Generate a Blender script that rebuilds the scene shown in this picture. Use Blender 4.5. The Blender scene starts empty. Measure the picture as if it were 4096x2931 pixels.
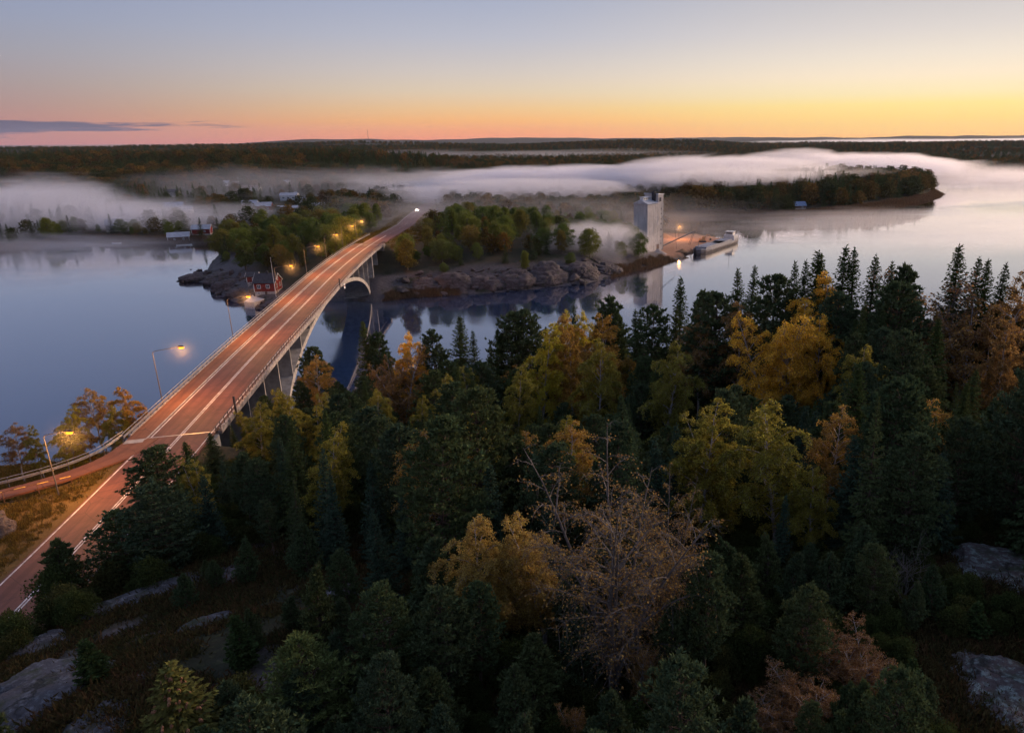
import bpy, math, random
import numpy as np
from mathutils import Vector, Matrix

R = math.radians
SC = bpy.context.scene
COL = SC.collection

# ------------------------------------------------------------------ camera
CAM_H = 57.0
PITCH = 17.493
cam_d = bpy.data.cameras.new("camera")
cam_d.sensor_width = 36.0
cam_d.lens = 36.0 * 725.0 / 1024.0
cam_d.shift_x = -100.0 / 1024.0
cam_d.clip_start = 0.5
cam_d.clip_end = 60000.0
cam = bpy.data.objects.new("camera", cam_d)
COL.objects.link(cam)
cam.matrix_world = (Matrix.Translation((0, 0, CAM_H)) @ Matrix.Rotation(R(90 - PITCH), 4, 'X')
                    @ Matrix.Rotation(R(-0.43), 4, 'Z'))
SC.camera = cam

# ------------------------------------------------------------------ world: dawn sky, sun still under the horizon
SUN_AZ = 46.0            # degrees to the east of the viewing direction (+Y)
world = bpy.data.worlds.new("World")
SC.world = world
world.use_nodes = True
wt = world.node_tree
wt.nodes.clear()


def srgb(r, g, b, a=1.0):
    def f(c):
        c = c / 255.0
        return c / 12.92 if c <= 0.04045 else ((c + 0.055) / 1.055) ** 2.4
    return (f(r), f(g), f(b), a)


class NT:
    """small helper to wire node trees"""
    def __init__(self, tree):
        self.t = tree

    def n(self, typ, **kw):
        nd = self.t.nodes.new(typ)
        for k, v in kw.items():
            if k.startswith('i_'):
                key = k[2:]
                key = int(key) if key.isdigit() else key.replace('_', ' ')
                nd.inputs[key].default_value = v
            else:
                setattr(nd, k, v)
        return nd

    def l(self, a, b):
        self.t.links.new(a, b)

    def math(self, op, a, b=None, c=None, clamp=False):
        nd = self.t.nodes.new('ShaderNodeMath')
        nd.operation = op
        nd.use_clamp = clamp
        for i, v in enumerate((a, b, c)):
            if v is None:
                continue
            if isinstance(v, (int, float)):
                nd.inputs[i].default_value = v
            else:
                self.l(v, nd.inputs[i])
        return nd.outputs[0]

    def maprange(self, v, a, b, c=0.0, d=1.0, smooth=True):
        nd = self.t.nodes.new('ShaderNodeMapRange')
        nd.interpolation_type = 'SMOOTHSTEP' if smooth else 'LINEAR'
        self.l(v, nd.inputs[0])
        for i, x in enumerate((a, b, c, d)):
            nd.inputs[i + 1].default_value = x
        return nd.outputs[0]

    def mix(self, fac, a, b):
        nd = self.t.nodes.new('ShaderNodeMix')
        nd.data_type = 'RGBA'
        for sock, v in ((nd.inputs[0], fac), (nd.inputs[6], a), (nd.inputs[7], b)):
            if isinstance(v, (int, float)):
                sock.default_value = v
            elif isinstance(v, tuple):
                sock.default_value = v
            else:
                self.l(v, sock)
        return nd.outputs[2]

    def ramp(self, fac, stops, interp='LINEAR'):
        nd = self.t.nodes.new('ShaderNodeValToRGB')
        cr = nd.color_ramp
        cr.interpolation = interp
        while len(cr.elements) < len(stops):
            cr.elements.new(0.5)
        for e, (p, c) in zip(cr.elements, stops):
            e.position = p
            e.color = c
        self.l(fac, nd.inputs[0])
        return nd.outputs[0]


def build_world():
    w = NT(wt)
    tc = w.n('ShaderNodeTexCoord')
    sep = w.n('ShaderNodeSeparateXYZ')
    nrm = w.n('ShaderNodeVectorMath', operation='NORMALIZE')
    w.l(tc.outputs['Generated'], nrm.inputs[0])
    w.l(nrm.outputs[0], sep.inputs[0])
    x, y, z = sep.outputs
    hl = w.math('SQRT', w.math('ADD', w.math('MULTIPLY', x, x), w.math('MULTIPLY', y, y)))
    hl = w.math('MAXIMUM', hl, 1e-4)
    sx, sy = math.sin(R(SUN_AZ)), math.cos(R(SUN_AZ))
    c = w.math('DIVIDE', w.math('ADD', w.math('MULTIPLY', x, sx), w.math('MULTIPLY', y, sy)), hl)
    el = w.math('MULTIPLY', w.math('ARCTAN2', z, hl), 57.29578)
    # elevation -> 0..1, stretched near the horizon: sqrt(el / 90)
    t = w.math('SQRT', w.math('DIVIDE', w.math('MAXIMUM', el, 0.0), 90.0))

    def P(d):
        return math.sqrt(d / 90.0)
    zen = srgb(140, 158, 198)
    away = w.ramp(t, [(0, srgb(186, 126, 126)), (P(1.0), srgb(186, 132, 128)), (P(2.1), srgb(172, 141, 141)),
                      (P(3.4), srgb(163, 148, 152)), (P(5.2), srgb(154, 154, 168)), (P(7), srgb(146, 154, 178)),
                      (P(9.5), srgb(136, 149, 182)), (P(20), srgb(130, 146, 188)), (P(45), srgb(138, 154, 194)), (1, zen)])
    mid = w.ramp(t, [(0, srgb(250, 150, 118)), (P(0.6), srgb(253, 166, 112)), (P(1.3), srgb(252, 186, 118)),
                     (P(2.1), srgb(240, 197, 144)), (P(3.3), srgb(224, 204, 178)), (P(4.5), srgb(211, 200, 192)),
                     (P(6.9), srgb(184, 186, 200)), (P(9.5), srgb(164, 172, 196)), (P(20), srgb(148, 160, 194)),
                     (P(45), srgb(140, 156, 196)), (1, zen)])
    sun = w.ramp(t, [(0, srgb(268, 204, 118)), (P(0.8), srgb(266, 220, 124)), (P(2.1), srgb(258, 233, 150)),
                     (P(2.8), srgb(254, 235, 184)), (P(4.0), srgb(253, 234, 206)), (P(5.3), srgb(240, 227, 211)),
                     (P(6.9), srgb(222, 213, 208)), (P(9.5), srgb(198, 194, 197)), (P(20), srgb(166, 172, 194)),
                     (P(45), srgb(142, 158, 196)), (1, zen)])
    col = w.mix(w.maprange(c, 0.0, 0.62), away, mid)
    col = w.mix(w.maprange(c, 0.55, 0.98), col, sun)
    # low stratus bank to the north-west of the view: thin grey-blue streaks just above the horizon
    az = w.math('MULTIPLY', w.math('ARCTAN2', x, y), 57.29578)
    cv = w.n('ShaderNodeCombineXYZ')
    w.l(w.math('MULTIPLY', az, 0.16), cv.inputs[0])
    w.l(w.math('MULTIPLY', el, 2.6), cv.inputs[1])
    nz = w.n('ShaderNodeTexNoise', i_Scale=1.0, i_Detail=5.0, i_Roughness=0.62)
    w.l(cv.outputs[0], nz.inputs['Vector'])
    e0 = w.maprange(az, -46, -27, 0.86, 0.98, smooth=False)       # centre height of the bank falls to the right
    half = w.maprange(az, -44, -24.5, 0.72, -0.10, smooth=False)
    d = w.math('ABSOLUTE', w.math('SUBTRACT', el, e0))
    m = w.math('SUBTRACT', half, d)
    m = w.math('ADD', m, w.math('MULTIPLY', w.math('SUBTRACT', nz.outputs['Fac'], 0.5), 1.5))
    m = w.maprange(m, -0.06, 0.16)
    lim = w.maprange(az, -22, -28)
    m = w.math('MULTIPLY', m, lim)
    m = w.math('MULTIPLY', m, w.maprange(az, -100, -75))
    m = w.math('MULTIPLY', m, 0.92)
    col = w.mix(m, col, srgb(88, 92, 118))
    # physical sky on top: only a faint share, its sun stands under the horizon
    sky = w.n('ShaderNodeTexSky', sky_type='NISHITA', sun_disc=False, sun_elevation=R(-1.5),
              sun_rotation=R(SUN_AZ), altitude=60.0, air_density=1.0, dust_density=1.0, ozone_density=1.0)
    bg1 = w.n('ShaderNodeBackground', i_Strength=0.93)
    w.l(col, bg1.inputs[0])
    bg2 = w.n('ShaderNodeBackground', i_Strength=0.05)
    w.l(sky.outputs[0], bg2.inputs[0])
    add = w.n('ShaderNodeAddShader')
    w.l(bg1.outputs[0], add.inputs[0])
    w.l(bg2.outputs[0], add.inputs[1])
    out = w.n('ShaderNodeOutputWorld')
    w.l(add.outputs[0], out.inputs[0])


build_world()

# the glow of the coming sun: a very soft, weak, warm light from the east
sun_d = bpy.data.lights.new("sun", 'SUN')
sun_d.energy = 4.2
sun_d.angle = R(34)
sun_d.color = (1.0, 0.70, 0.50)
sun_o = bpy.data.objects.new("sun", sun_d)
COL.objects.link(sun_o)
_sd = Vector((math.sin(R(SUN_AZ + 12)) * math.cos(R(14)), math.cos(R(SUN_AZ + 12)) * math.cos(R(14)), math.sin(R(14))))
sun_o.rotation_euler = (-_sd).to_track_quat('-Z', 'Y').to_euler()

vs = SC.view_settings
vs.view_transform = 'Standard'
vs.look = 'None'
vs.exposure = 0.1
vs.gamma = 1.0
vs.use_curve_mapping = False
cy = SC.cycles
cy.use_denoising = True
cy.max_bounces = 8
cy.diffuse_bounces = 2
cy.glossy_bounces = 3
cy.transmission_bounces = 3
cy.volume_bounces = 7
cy.transparent_max_bounces = 6
cy.use_adaptive_sampling = True
cy.adaptive_threshold = 0.05
cy.caustics_reflective = False
cy.caustics_refractive = False
cy.sample_clamp_indirect = 4.0
cy.volume_step_rate = 1.6
cy.volume_max_steps = 64

# ------------------------------------------------------------------ terrain
# TERRAIN-BEGIN
def _hash(ix, iy, seed):
    h = (ix.astype(np.int64) * 374761393 + iy.astype(np.int64) * 668265263 + seed * 1442695041) & 0xFFFFFFFF
    h = ((h ^ (h >> 13)) * 1274126177) & 0xFFFFFFFF
    h = h ^ (h >> 16)
    return (h & 0xFFFFFF) / float(0xFFFFFF)


def vnoise(x, y, seed=0):
    x = np.asarray(x, float)
    y = np.asarray(y, float)
    ix = np.floor(x)
    iy = np.floor(y)
    fx = x - ix
    fy = y - iy
    fx = fx * fx * (3 - 2 * fx)
    fy = fy * fy * (3 - 2 * fy)
    a = _hash(ix, iy, seed)
    b = _hash(ix + 1, iy, seed)
    c = _hash(ix, iy + 1, seed)
    d = _hash(ix + 1, iy + 1, seed)
    return (a * (1 - fx) + b * fx) * (1 - fy) + (c * (1 - fx) + d * fx) * fy


def fbm(x, y, seed=0, octaves=4):
    s = 0.0
    a = 0.5
    for o in range(octaves):
        s = s + a * (vnoise(x, y, seed + o * 17) - 0.5)
        x = x * 2.03 + 11.3
        y = y * 2.03 - 7.1
        a *= 0.5
    return s


NEAR = [(-1500, -1200), (-1500, 60), (-300, 70), (-170, 92), (-140, 108), (-118, 117), (-100, 121), (-84, 130), (-66, 138),
        (-40, 140), (-10, 141), (20, 140), (45, 136), (80, 138), (120, 146), (190, 150), (320, 120), (700, 60), (1500, 0),
        (1500, -1200)]
FARL = [(-6500, 200), (-1500, 230), (-800, 300), (-430, 360), (-345, 392), (-315, 440), (-285, 432), (-258, 426), (-246, 430),
        (-220, 412), (-203, 374), (-191, 344), (-180, 322), (-184, 309.5), (-174, 304), (-166, 299), (-154, 280), (-144, 269),
        (-133, 258), (-128, 253), (-120, 249.5), (-111, 252), (-105, 264), (-95, 265), (-87, 262.5), (-78, 269), (-62, 274),
        (-45, 278), (-28, 286), (-12, 294), (5, 317), (16, 332), (26, 348), (32, 356), (40, 372), (58, 402), (66, 419),
        (61, 431), (55, 446), (42, 458), (33, 478), (36, 522), (49, 551), (85, 562), (120, 563), (155, 567), (198, 593),
        (257, 651), (307, 707), (333, 755), (345, 800), (300, 850), (180, 890), (60, 930), (150, 975), (330, 1010), (520, 1060),
        (900, 1150), (2600, 1500), (6500, 1900), (5200, 4300), (3000, 5200), (1000, 5000), (300, 4400), (-300, 4800), (-2500, 5000),
        (-6500, 4500)]
DIST = [(-4800, 9000), (-3900, 8300), (-2600, 8000), (-1200, 8600), (-300, 9600), (900, 9900), (1800, 8700), (3300, 8000),
        (5200, 7000), (8000, 6200), (12000, 9000), (4000, 14000), (-4500, 13500)]


def sdist(px, py, poly):
    """signed distance to a polygon, positive inside"""
    px = np.asarray(px, float)
    py = np.asarray(py, float)
    d2 = np.full(px.shape, 1e18)
    ins = np.zeros(px.shape, bool)
    n = len(poly)
    for i in range(n):
        ax, ay = poly[i]
        bx, by = poly[(i + 1) % n]
        ex, ey = bx - ax, by - ay
        t = np.clip(((px - ax) * ex + (py - ay) * ey) / (ex * ex + ey * ey), 0, 1)
        d2 = np.minimum(d2, (px - ax - t * ex) ** 2 + (py - ay - t * ey) ** 2)
        if ay != by:
            cr = ((ay > py) != (by > py)) & (px < (bx - ax) * (py - ay) / (by - ay) + ax)
            ins ^= cr
    d = np.sqrt(d2)
    return np.where(ins, d, -d)


NEAR_C = [(-35, 53, 22.6), (-30, 33, 27), (-43, 37, 22.5), (-43, 46, 21.3), (-45, 30, 22), (-42, 62, 18.5), (-20, 45, 25), (0, 25, 29), (20, 30, 29), (27, 43, 28.5),
          (50, 45, 26.5), (0, 60, 23), (30, 65, 24), (60, 70, 24), (0, 90, 15.5), (-12, 98, 14.5), (20, 104, 15), (45, 95, 19.5), (75, 90, 22), (35, 114, 12),
          (60, 113, 13.5), (90, 112, 15), (45, 126, 5.5), (80, 127, 7), (-30, 80, 17), (-40, 100, 11.5),
          (-30, 124, 5), (0, 118, 8), (0, 128, 4.5), (130, 115, 14), (95, 60, 25), (-62, 92, 16.2), (-56, 66, 16.3),
          (-52, 45, 16.6), (-50, 20, 18), (-72, 76, 16.2), (-90, 70, 15), (-80, 92, 9), (-100, 95, 5), (-125, 85, 6),
          (-62, 122, 5), (-52, 105, 10), (-68, 110, 9), (150, 90, 17), (0, 0, 29), (-60, 0, 22), (60, 0, 28), (-150, 0, 16), (-120, 50, 15)]
FAR_C = [(-100, 300, 16), (-92, 277, 6.0), (-86, 268, 3), (-84, 300, 8), (-60, 292, 8.5), (-45, 288, 8), (-25, 297, 8.5), (-10, 310, 8.5),
         (-60, 330, 12), (-30, 350, 12), (0, 370, 6), (18, 372, 2.0), (30, 390, 1.6), (45, 410, 1.6), (50, 430, 1.6), (20, 420, 3),
         (-101, 335, 15.8), (-108, 385, 14.2), (-119, 440, 12.2), (-133, 520, 9.8), (-150, 620, 8), (-60, 420, 9), (-10, 460, 5), (20, 520, 3),
         (-128, 262, 3.5), (-122, 270, 4.6), (-140, 275, 5.5), (-150, 290, 4.5), (-125, 300, 9), (-165, 320, 6), (-165, 368, 6), (-190, 390, 5),
         (-150, 400, 9), (-230, 440, 3), (-300, 470, 4), (-250, 560, 6), (-330, 560, 6), (-300, 700, 8), (-420, 820, 12), (-350, 380, 1),
         (-200, 650, 7), (-60, 600, 7), (60, 620, 5), (110, 700, 7), (130, 740, 8), (150, 598, 1.5), (230, 700, 8), (290, 740, 6),
         (100, 820, 9), (-100, 850, 12), (-420, 560, 8), (-500, 450, 6)]


def _rbf(ctrl):
    c = np.array(ctrl, float)
    d = np.hypot(c[:, None, 0] - c[None, :, 0], c[:, None, 1] - c[None, :, 1])
    m = c[:, 2].mean()
    w = np.linalg.solve(d + np.eye(len(c)) * -0.6, c[:, 2] - m)
    return c, w, m


_NR = _rbf(NEAR_C)
_FR = _rbf(FAR_C)


def _ev(rb, x, y):
    c, w, m = rb
    s = np.full(x.shape, m)
    for i in range(len(c)):
        s = s + w[i] * np.hypot(x - c[i, 0], y - c[i, 1])
    return s


ROAD = np.array([(-44, 12, 17.2), (-48, 28, 16.9), (-52, 45, 16.6), (-56, 66, 16.5), (-61.3, 92, 16.5), (-66.5, 117, 16.5), (-71.5, 142, 16.6),
                 (-79.5, 185, 16.7), (-87, 225, 16.7), (-93.5, 265, 16.5), (-98, 300, 16.3), (-101.5, 335, 15.9),
                 (-108, 385, 14.4), (-119, 440, 12.4), (-133, 520, 10), (-150, 620, 8), (-175, 740, 7.5)], float)


def road_dist(x, y):
    d = np.full(x.shape, 1e9)
    z = np.zeros(x.shape)
    for i in range(len(ROAD) - 1):
        a, b = ROAD[i], ROAD[i + 1]
        e = b[:2] - a[:2]
        t = np.clip(((x - a[0]) * e[0] + (y - a[1]) * e[1]) / (e @ e), 0, 1)
        q = np.hypot(x - a[0] - t * e[0], y - a[1] - t * e[1])
        zz = a[2] + t * (b[2] - a[2])
        k = q < d
        d = np.where(k, q, d)
        z = np.where(k, zz, z)
    return d, z


def sst(v, a, b):
    t = np.clip((v - a) / (b - a), 0, 1)
    return t * t * (3 - 2 * t)


def bump(x, y, cx, cy, sx, sy, h):
    return h * np.exp(-((x - cx) / sx) ** 2 - ((y - cy) / sy) ** 2)


def height(x, y):
    x = np.asarray(x, float)
    y = np.asarray(y, float)
    shp = x.shape
    x = x.ravel()
    y = y.ravel()
    wob = 3.0 * fbm(x / 9.0, y / 9.0, 5, 3) + 10 * fbm(x / 60.0, y / 60.0, 6, 2) * sst(np.hypot(x, y), 300, 700)
    z = np.full(x.shape, -3.0)
    # near hill
    d = sdist(x, y, NEAR) + wob
    zn = _ev(_NR, x, y) + 1.6 * fbm(x / 11.0, y / 11.0, 31, 4) + 0.5 * fbm(x / 2.4, y / 2.4, 77, 3)
    zn = np.clip(zn, 0.4, 31)
    zn = np.minimum(zn, 0.25 + np.maximum(d, 0) * 0.75)
    rd, rz = road_dist(x, y)
    on_bridge = sst(y, 93, 99) * (1 - sst(y, 293, 299))
    east = x > np.interp(y, ROAD[:, 1], ROAD[:, 0])
    k = (1 - np.where(east & (y < 70), sst(rd, 4.9, 8.2), sst(rd, 6.0, 13))) * (1 - on_bridge)
    zn = zn * (1 - k) + (rz - 0.35) * k
    z = np.where(d > 0, zn, np.maximum(z, np.minimum(d * 0.35, -0.05)))
    # far land
    d2 = sdist(x, y, FARL) + wob
    r = np.hypot(x, y)
    zf = _ev(_FR, x, y)
    zf = zf + 2.2 * fbm(x / 16.0, y / 16.0, 41, 4) + 0.8 * fbm(x / 4.0, y / 4.0, 47, 3)
    zf = np.clip(zf, 0.5, 17)
    zl = 9 + 22 * (fbm(x / 420.0, y / 420.0, 51, 4) + 0.12) * sst(r, 900, 2600)
    zl = zl + bump(x, y, -820, 1130, 330, 190, 17) + bump(x, y, -420, 1120, 220, 130, 15)
    zl = zl + bump(x, y, -1900, 2900, 1500, 700, 21) + bump(x, y, 150, 3100, 420, 500, 24) + bump(x, y, 1900, 3200, 700, 500, 14)
    zl = zl + bump(x, y, -900, 3300, 420, 400, 18) + bump(x, y, 700, 2100, 500, 300, 12) + bump(x, y, 1500, 1900, 400, 260, 9)
    zl = np.clip(zl, 1.0, 45)
    t = sst(r, 750, 1050)
    zf = zf * (1 - t) + zl * t
    zf = np.minimum(zf, 0.2 + np.maximum(d2, 0) * 0.5)
    k = (1 - sst(rd, 5.0, 12)) * (1 - on_bridge) * (1 - sst(y, 700, 740))
    zf = zf * (1 - k) + (rz - 0.35) * k
    # quay: flat yard beside the silo
    q = sst(sdist(x, y, [(14, 362), (31, 357), (40, 373), (57, 402), (64, 419), (58, 432), (46, 445), (26, 440), (12, 400)]), -3, 2)
    zf = zf * (1 - q) + 1.6 * q
    z = np.where(d2 > 0, zf, np.where(d > 0, z, np.maximum(z, np.minimum(d2 * 0.35, -0.05))))
    d3 = sdist(x, y, DIST) + 120 * fbm(x / 700.0, y / 700.0, 91, 3)
    zd = 14 + 150 * np.clip(fbm(x / 1500.0, y / 1500.0, 95, 4) + 0.10, 0, 1) + bump(x, y, -4300, 9300, 700, 700, 42) + bump(x, y, -3000, 9500, 900, 700, 36) + bump(x, y, -1600, 10300, 700, 700, 22)
    zd = np.minimum(zd, np.maximum(d3, 0) * 0.07)
    z = np.where(d3 > 0, zd, z)
    return z.reshape(shp)


def hz(x, y):
    return float(height(np.array([x]), np.array([y]))[0])
# TERRAIN-END

# ------------------------------------------------------------------ object helpers
def tag(o, label=None, cat=None, group=None, kind=None):
    if label:
        o["label"] = label
    if cat:
        o["category"] = cat
    if group:
        o["group"] = group
    if kind:
        o["kind"] = kind
    return o


def link(o, parent=None):
    COL.objects.link(o)
    if parent is not None:
        o.parent = parent
    return o


def empty(name, loc=(0, 0, 0), rz=0.0):
    o = bpy.data.objects.new(name, None)
    o.empty_display_size = 0.2
    o.location = loc
    o.rotation_euler = (0, 0, rz)
    return link(o)


def mesh_np(name, V, F4=None, F3=None, mat=None, smooth=False):
    """mesh from numpy arrays of quads and triangles"""
    V = np.asarray(V, np.float32)
    me = bpy.data.meshes.new(name)
    n4 = 0 if F4 is None else len(F4)
    n3 = 0 if F3 is None else len(F3)
    me.vertices.add(len(V))
    me.vertices.foreach_set("co", V.ravel())
    me.loops.add(n4 * 4 + n3 * 3)
    idx = []
    st = []
    if n4:
        idx.append(np.asarray(F4, np.int32).ravel())
        st.append(np.arange(n4, dtype=np.int32) * 4)
    if n3:
        idx.append(np.asarray(F3, np.int32).ravel())
        st.append(n4 * 4 + np.arange(n3, dtype=np.int32) * 3)
    me.loops.foreach_set("vertex_index", np.concatenate(idx))
    me.polygons.add(n4 + n3)
    me.polygons.foreach_set("loop_start", np.concatenate(st))
    if smooth:
        me.polygons.foreach_set("use_smooth", np.ones(n4 + n3, bool))
    me.update(calc_edges=True)
    if mat is not None:
        me.materials.append(mat)
    return me


class MB:
    """collects simple shapes, becomes ONE mesh"""
    def __init__(self):
        self.v = []
        self.f = []

    def add(self, vs_, fs_):
        b = len(self.v)
        self.v.extend([tuple(p) for p in vs_])
        self.f.extend([tuple(b + i for i in f) for f in fs_])
        return self

    def box(self, x0, x1, y0, y1, z0, z1, M=None):
        p = [(x0, y0, z0), (x1, y0, z0), (x1, y1, z0), (x0, y1, z0), (x0, y0, z1), (x1, y0, z1), (x1, y1, z1), (x0, y1, z1)]
        if M is not None:
            p = [M @ Vector(q) for q in p]
        return self.add(p, [(0, 3, 2, 1), (4, 5, 6, 7), (0, 1, 5, 4), (1, 2, 6, 5), (2, 3, 7, 6), (3, 0, 4, 7)])

    def prism(self, poly, z0, z1):
        n = len(poly)
        p = [(x, y, z0) for x, y in poly] + [(x, y, z1) for x, y in poly]
        f = [tuple(range(n - 1, -1, -1)), tuple(range(n, 2 * n))]
        f += [(i, (i + 1) % n, n + (i + 1) % n, n + i) for i in range(n)]
        return self.add(p, f)

    def tube(self, pts, rad, n=6, caps=True):
        pts = [Vector(p) for p in pts]
        if not isinstance(rad, (list, tuple, np.ndarray)):
            rad = [rad] * len(pts)
        vs_ = []
        ref = None
        for i, p in enumerate(pts):
            d = (pts[min(i + 1, len(pts) - 1)] - pts[max(i - 1, 0)]).normalized()
            if ref is None or abs(d.dot(ref)) > 0.95:
                ref = Vector((1, 0, 0)) if abs(d.x) < 0.8 else Vector((0, 1, 0))
            a = d.cross(ref).normalized()
            b = d.cross(a)
            for k in range(n):
                t = 2 * math.pi * k / n
                vs_.append(p + (a * math.cos(t) + b * math.sin(t)) * rad[i])
        fs_ = []
        for i in range(len(pts) - 1):
            for k in range(n):
                k2 = (k + 1) % n
                fs_.append((i * n + k, i * n + k2, (i + 1) * n + k2, (i + 1) * n + k))
        if caps:
            fs_.append(tuple(range(n - 1, -1, -1)))
            fs_.append(tuple((len(pts) - 1) * n + k for k in range(n)))
        return self.add(vs_, fs_)

    def mesh(self, name, mat, smooth=False):
        me = bpy.data.meshes.new(name)
        me.from_pydata(self.v, [], self.f)
        if smooth:
            me.polygons.foreach_set("use_smooth", np.ones(len(me.polygons), bool))
        me.materials.append(mat)
        me.update()
        return me

    def obj(self, name, mat, parent=None, loc=(0, 0, 0), rz=0.0, smooth=False):
        o = bpy.data.objects.new(name, self.mesh(name, mat, smooth))
        o.location = loc
        o.rotation_euler = (0, 0, rz)
        return link(o, parent)


def mobj(name, me, parent=None, loc=(0, 0, 0), rot=(0, 0, 0), scale=(1, 1, 1)):
    o = bpy.data.objects.new(name, me)
    o.location = loc
    o.rotation_euler = rot
    o.scale = scale
    return link(o, parent)


# ------------------------------------------------------------------ materials
def new_mat(name):
    m = bpy.data.materials.new(name)
    m.use_nodes = True
    m.node_tree.nodes.clear()
    return m, NT(m.node_tree)


def pbr(name, col, rough=0.8, metal=0.0, var=0.25, scale=1.0, bump=0.0, spec=0.4, detail=5.0, col2=None, coord='Object'):
    m, t = new_mat(name)
    tc = t.n('ShaderNodeTexCoord')
    nz = t.n('ShaderNodeTexNoise', i_Scale=scale, i_Detail=detail, i_Roughness=0.6)
    t.l(tc.outputs[coord], nz.inputs['Vector'])
    c = tuple(col) + (1,)
    c2 = tuple(col2) + (1,) if col2 else tuple(min(1, v * (1 + var)) for v in col) + (1,)
    c1 = c if col2 else tuple(v * (1 - var) for v in col) + (1,)
    cc = t.mix(t.maprange(nz.outputs['Fac'], 0.35, 0.65), c1, c2)
    b = t.n('ShaderNodeBsdfPrincipled', i_Roughness=rough, i_Metallic=metal)
    b.inputs['Specular IOR Level'].default_value = spec
    t.l(cc, b.inputs['Base Color'])
    if bump:
        bp = t.n('ShaderNodeBump', i_Strength=bump, i_Distance=0.1)
        t.l(nz.outputs['Fac'], bp.inputs['Height'])
        t.l(bp.outputs[0], b.inputs['Normal'])
    o = t.n('ShaderNodeOutputMaterial')
    t.l(b.outputs[0], o.inputs[0])
    return m


def emis(name, col, strength):
    m, t = new_mat(name)
    e = t.n('ShaderNodeEmission', i_Strength=strength)
    e.inputs[0].default_value = tuple(col) + (1,)
    o = t.n('ShaderNodeOutputMaterial')
    t.l(e.outputs[0], o.inputs[0])
    return m


def leaf_mat(name, stops, trans=0.35, islands=0.45, top=None):
    """stops: colours picked by the tree's own random number; each leaf differs a little"""
    m, t = new_mat(name)
    oi = t.n('ShaderNodeObjectInfo')
    ge = t.n('ShaderNodeNewGeometry')
    n = len(stops)
    c = t.ramp(oi.outputs['Random'], [(i / max(1, n - 1), tuple(s) + (1,)) for i, s in enumerate(stops)])
    k = t.maprange(ge.outputs['Random Per Island'], 0, 1, 1 - islands, 1 + islands, smooth=False)
    hs = t.n('ShaderNodeHueSaturation')
    t.l(k, hs.inputs['Value'])
    t.l(t.maprange(ge.outputs['Random Per Island'], 0, 1, 0.485, 0.515, smooth=False), hs.inputs['Hue'])
    t.l(c, hs.inputs['Color'])
    d = t.n('ShaderNodeBsdfDiffuse')
    tr = t.n('ShaderNodeBsdfTranslucent')
    t.l(hs.outputs[0], d.inputs[0])
    t.l(hs.outputs[0], tr.inputs[0])
    mx = t.n('ShaderNodeMixShader', i_0=trans)
    t.l(d.outputs[0], mx.inputs[1])
    t.l(tr.outputs[0], mx.inputs[2])
    o = t.n('ShaderNodeOutputMaterial')
    t.l(mx.outputs[0], o.inputs[0])
    return m


M = {}
M['spruce'] = leaf_mat('spruce_needles', [(.046, .068, .022), (.064, .086, .026), (.050, .074, .034), (.080, .096, .028), (.056, .074, .032)], .2)
M['pine'] = leaf_mat('pine_needles', [(.062, .090, .040), (.078, .104, .042), (.066, .094, .050), (.090, .108, .040), (.060, .086, .044)], .2)
M['bluespruce'] = leaf_mat('blue_green_needles', [(.044, .072, .044), (.054, .084, .050)], .2)
M['pine_lit'] = leaf_mat('lit_pine_needles', [(.12, .15, .05), (.13, .155, .05)], .25)  # pine needles as if in warm light, the light put into the colour
M['juniper'] = leaf_mat('juniper_needles', [(.032, .051, .019), (.048, .070, .022)], .15)
M['gold'] = leaf_mat('golden_birch_leaves', [(.84, .52, .075), (.78, .46, .06), (.84, .54, .08)], .62)
M['honey'] = leaf_mat('honey_birch_leaves', [(.44, .30, .085), (.40, .27, .08)], .55)
M['spruce_lit'] = leaf_mat('lit_spruce_needles', [(.13, .125, .036), (.14, .13, .04)], .25)  # lit copy of the spruce needles: warm light painted into their colour
M['yellow'] = leaf_mat('lemon_birch_leaves', [(.52, .40, .045), (.44, .36, .045)], .62)
M['amber'] = leaf_mat('amber_birch_leaves', [(.34, .20, .05), (.40, .24, .055), (.30, .185, .05)], .62)
M['olive'] = leaf_mat('olive_birch_leaves', [(.28, .24, .05), (.32, .27, .05), (.25, .23, .05)], .62)
M['orange'] = leaf_mat('orange_birch_leaves', [(.32, .185, .065), (.28, .165, .06)], .55)
M['russet'] = leaf_mat('russet_birch_leaves', [(.23, .125, .062), (.27, .15, .065)], .45)
M['tan'] = leaf_mat('withered_birch_leaves', [(.29, .18, .06), (.25, .155, .06)], .45)
M['broad'] = leaf_mat('broadleaf_leaves', [(.10, .14, .035), (.14, .17, .04), (.18, .19, .04), (.11, .145, .042), (.21, .15, .04), (.13, .155, .036)], .4)
M['farbroad'] = leaf_mat('far_broadleaf_leaves', [(.045, .055, .022), (.055, .065, .022), (.15, .082, .022), (.05, .06, .02), (.19, .105, .026), (.055, .066, .024), (.10, .052, .022)], .3)
M['bush'] = leaf_mat('bush_leaves', [(.050, .066, .020), (.062, .076, .022), (.075, .070, .024)], .35)
M['grass'] = leaf_mat('verge_grass_blades', [(.16, .10, .028), (.12, .09, .025), (.19, .12, .03)], .3)
M['reed'] = leaf_mat('reed_blades', [(.13, .078, .046), (.15, .095, .058), (.11, .08, .05)], .3)
M['heather'] = leaf_mat('heather_leaves', [(.06, .05, .02), (.09, .06, .025), (.05, .055, .02), (.12, .06, .03)], .3)
M['bark'] = pbr('conifer_bark', (.075, .048, .034), .9, scale=6, var=.4)
M['white_bark'] = pbr('birch_bark', (.30, .27, .255), .8, scale=3, var=.3)
M['grey_bark'] = pbr('grey_bark', (.115, .098, .085), .9, scale=4, var=.35)
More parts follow.
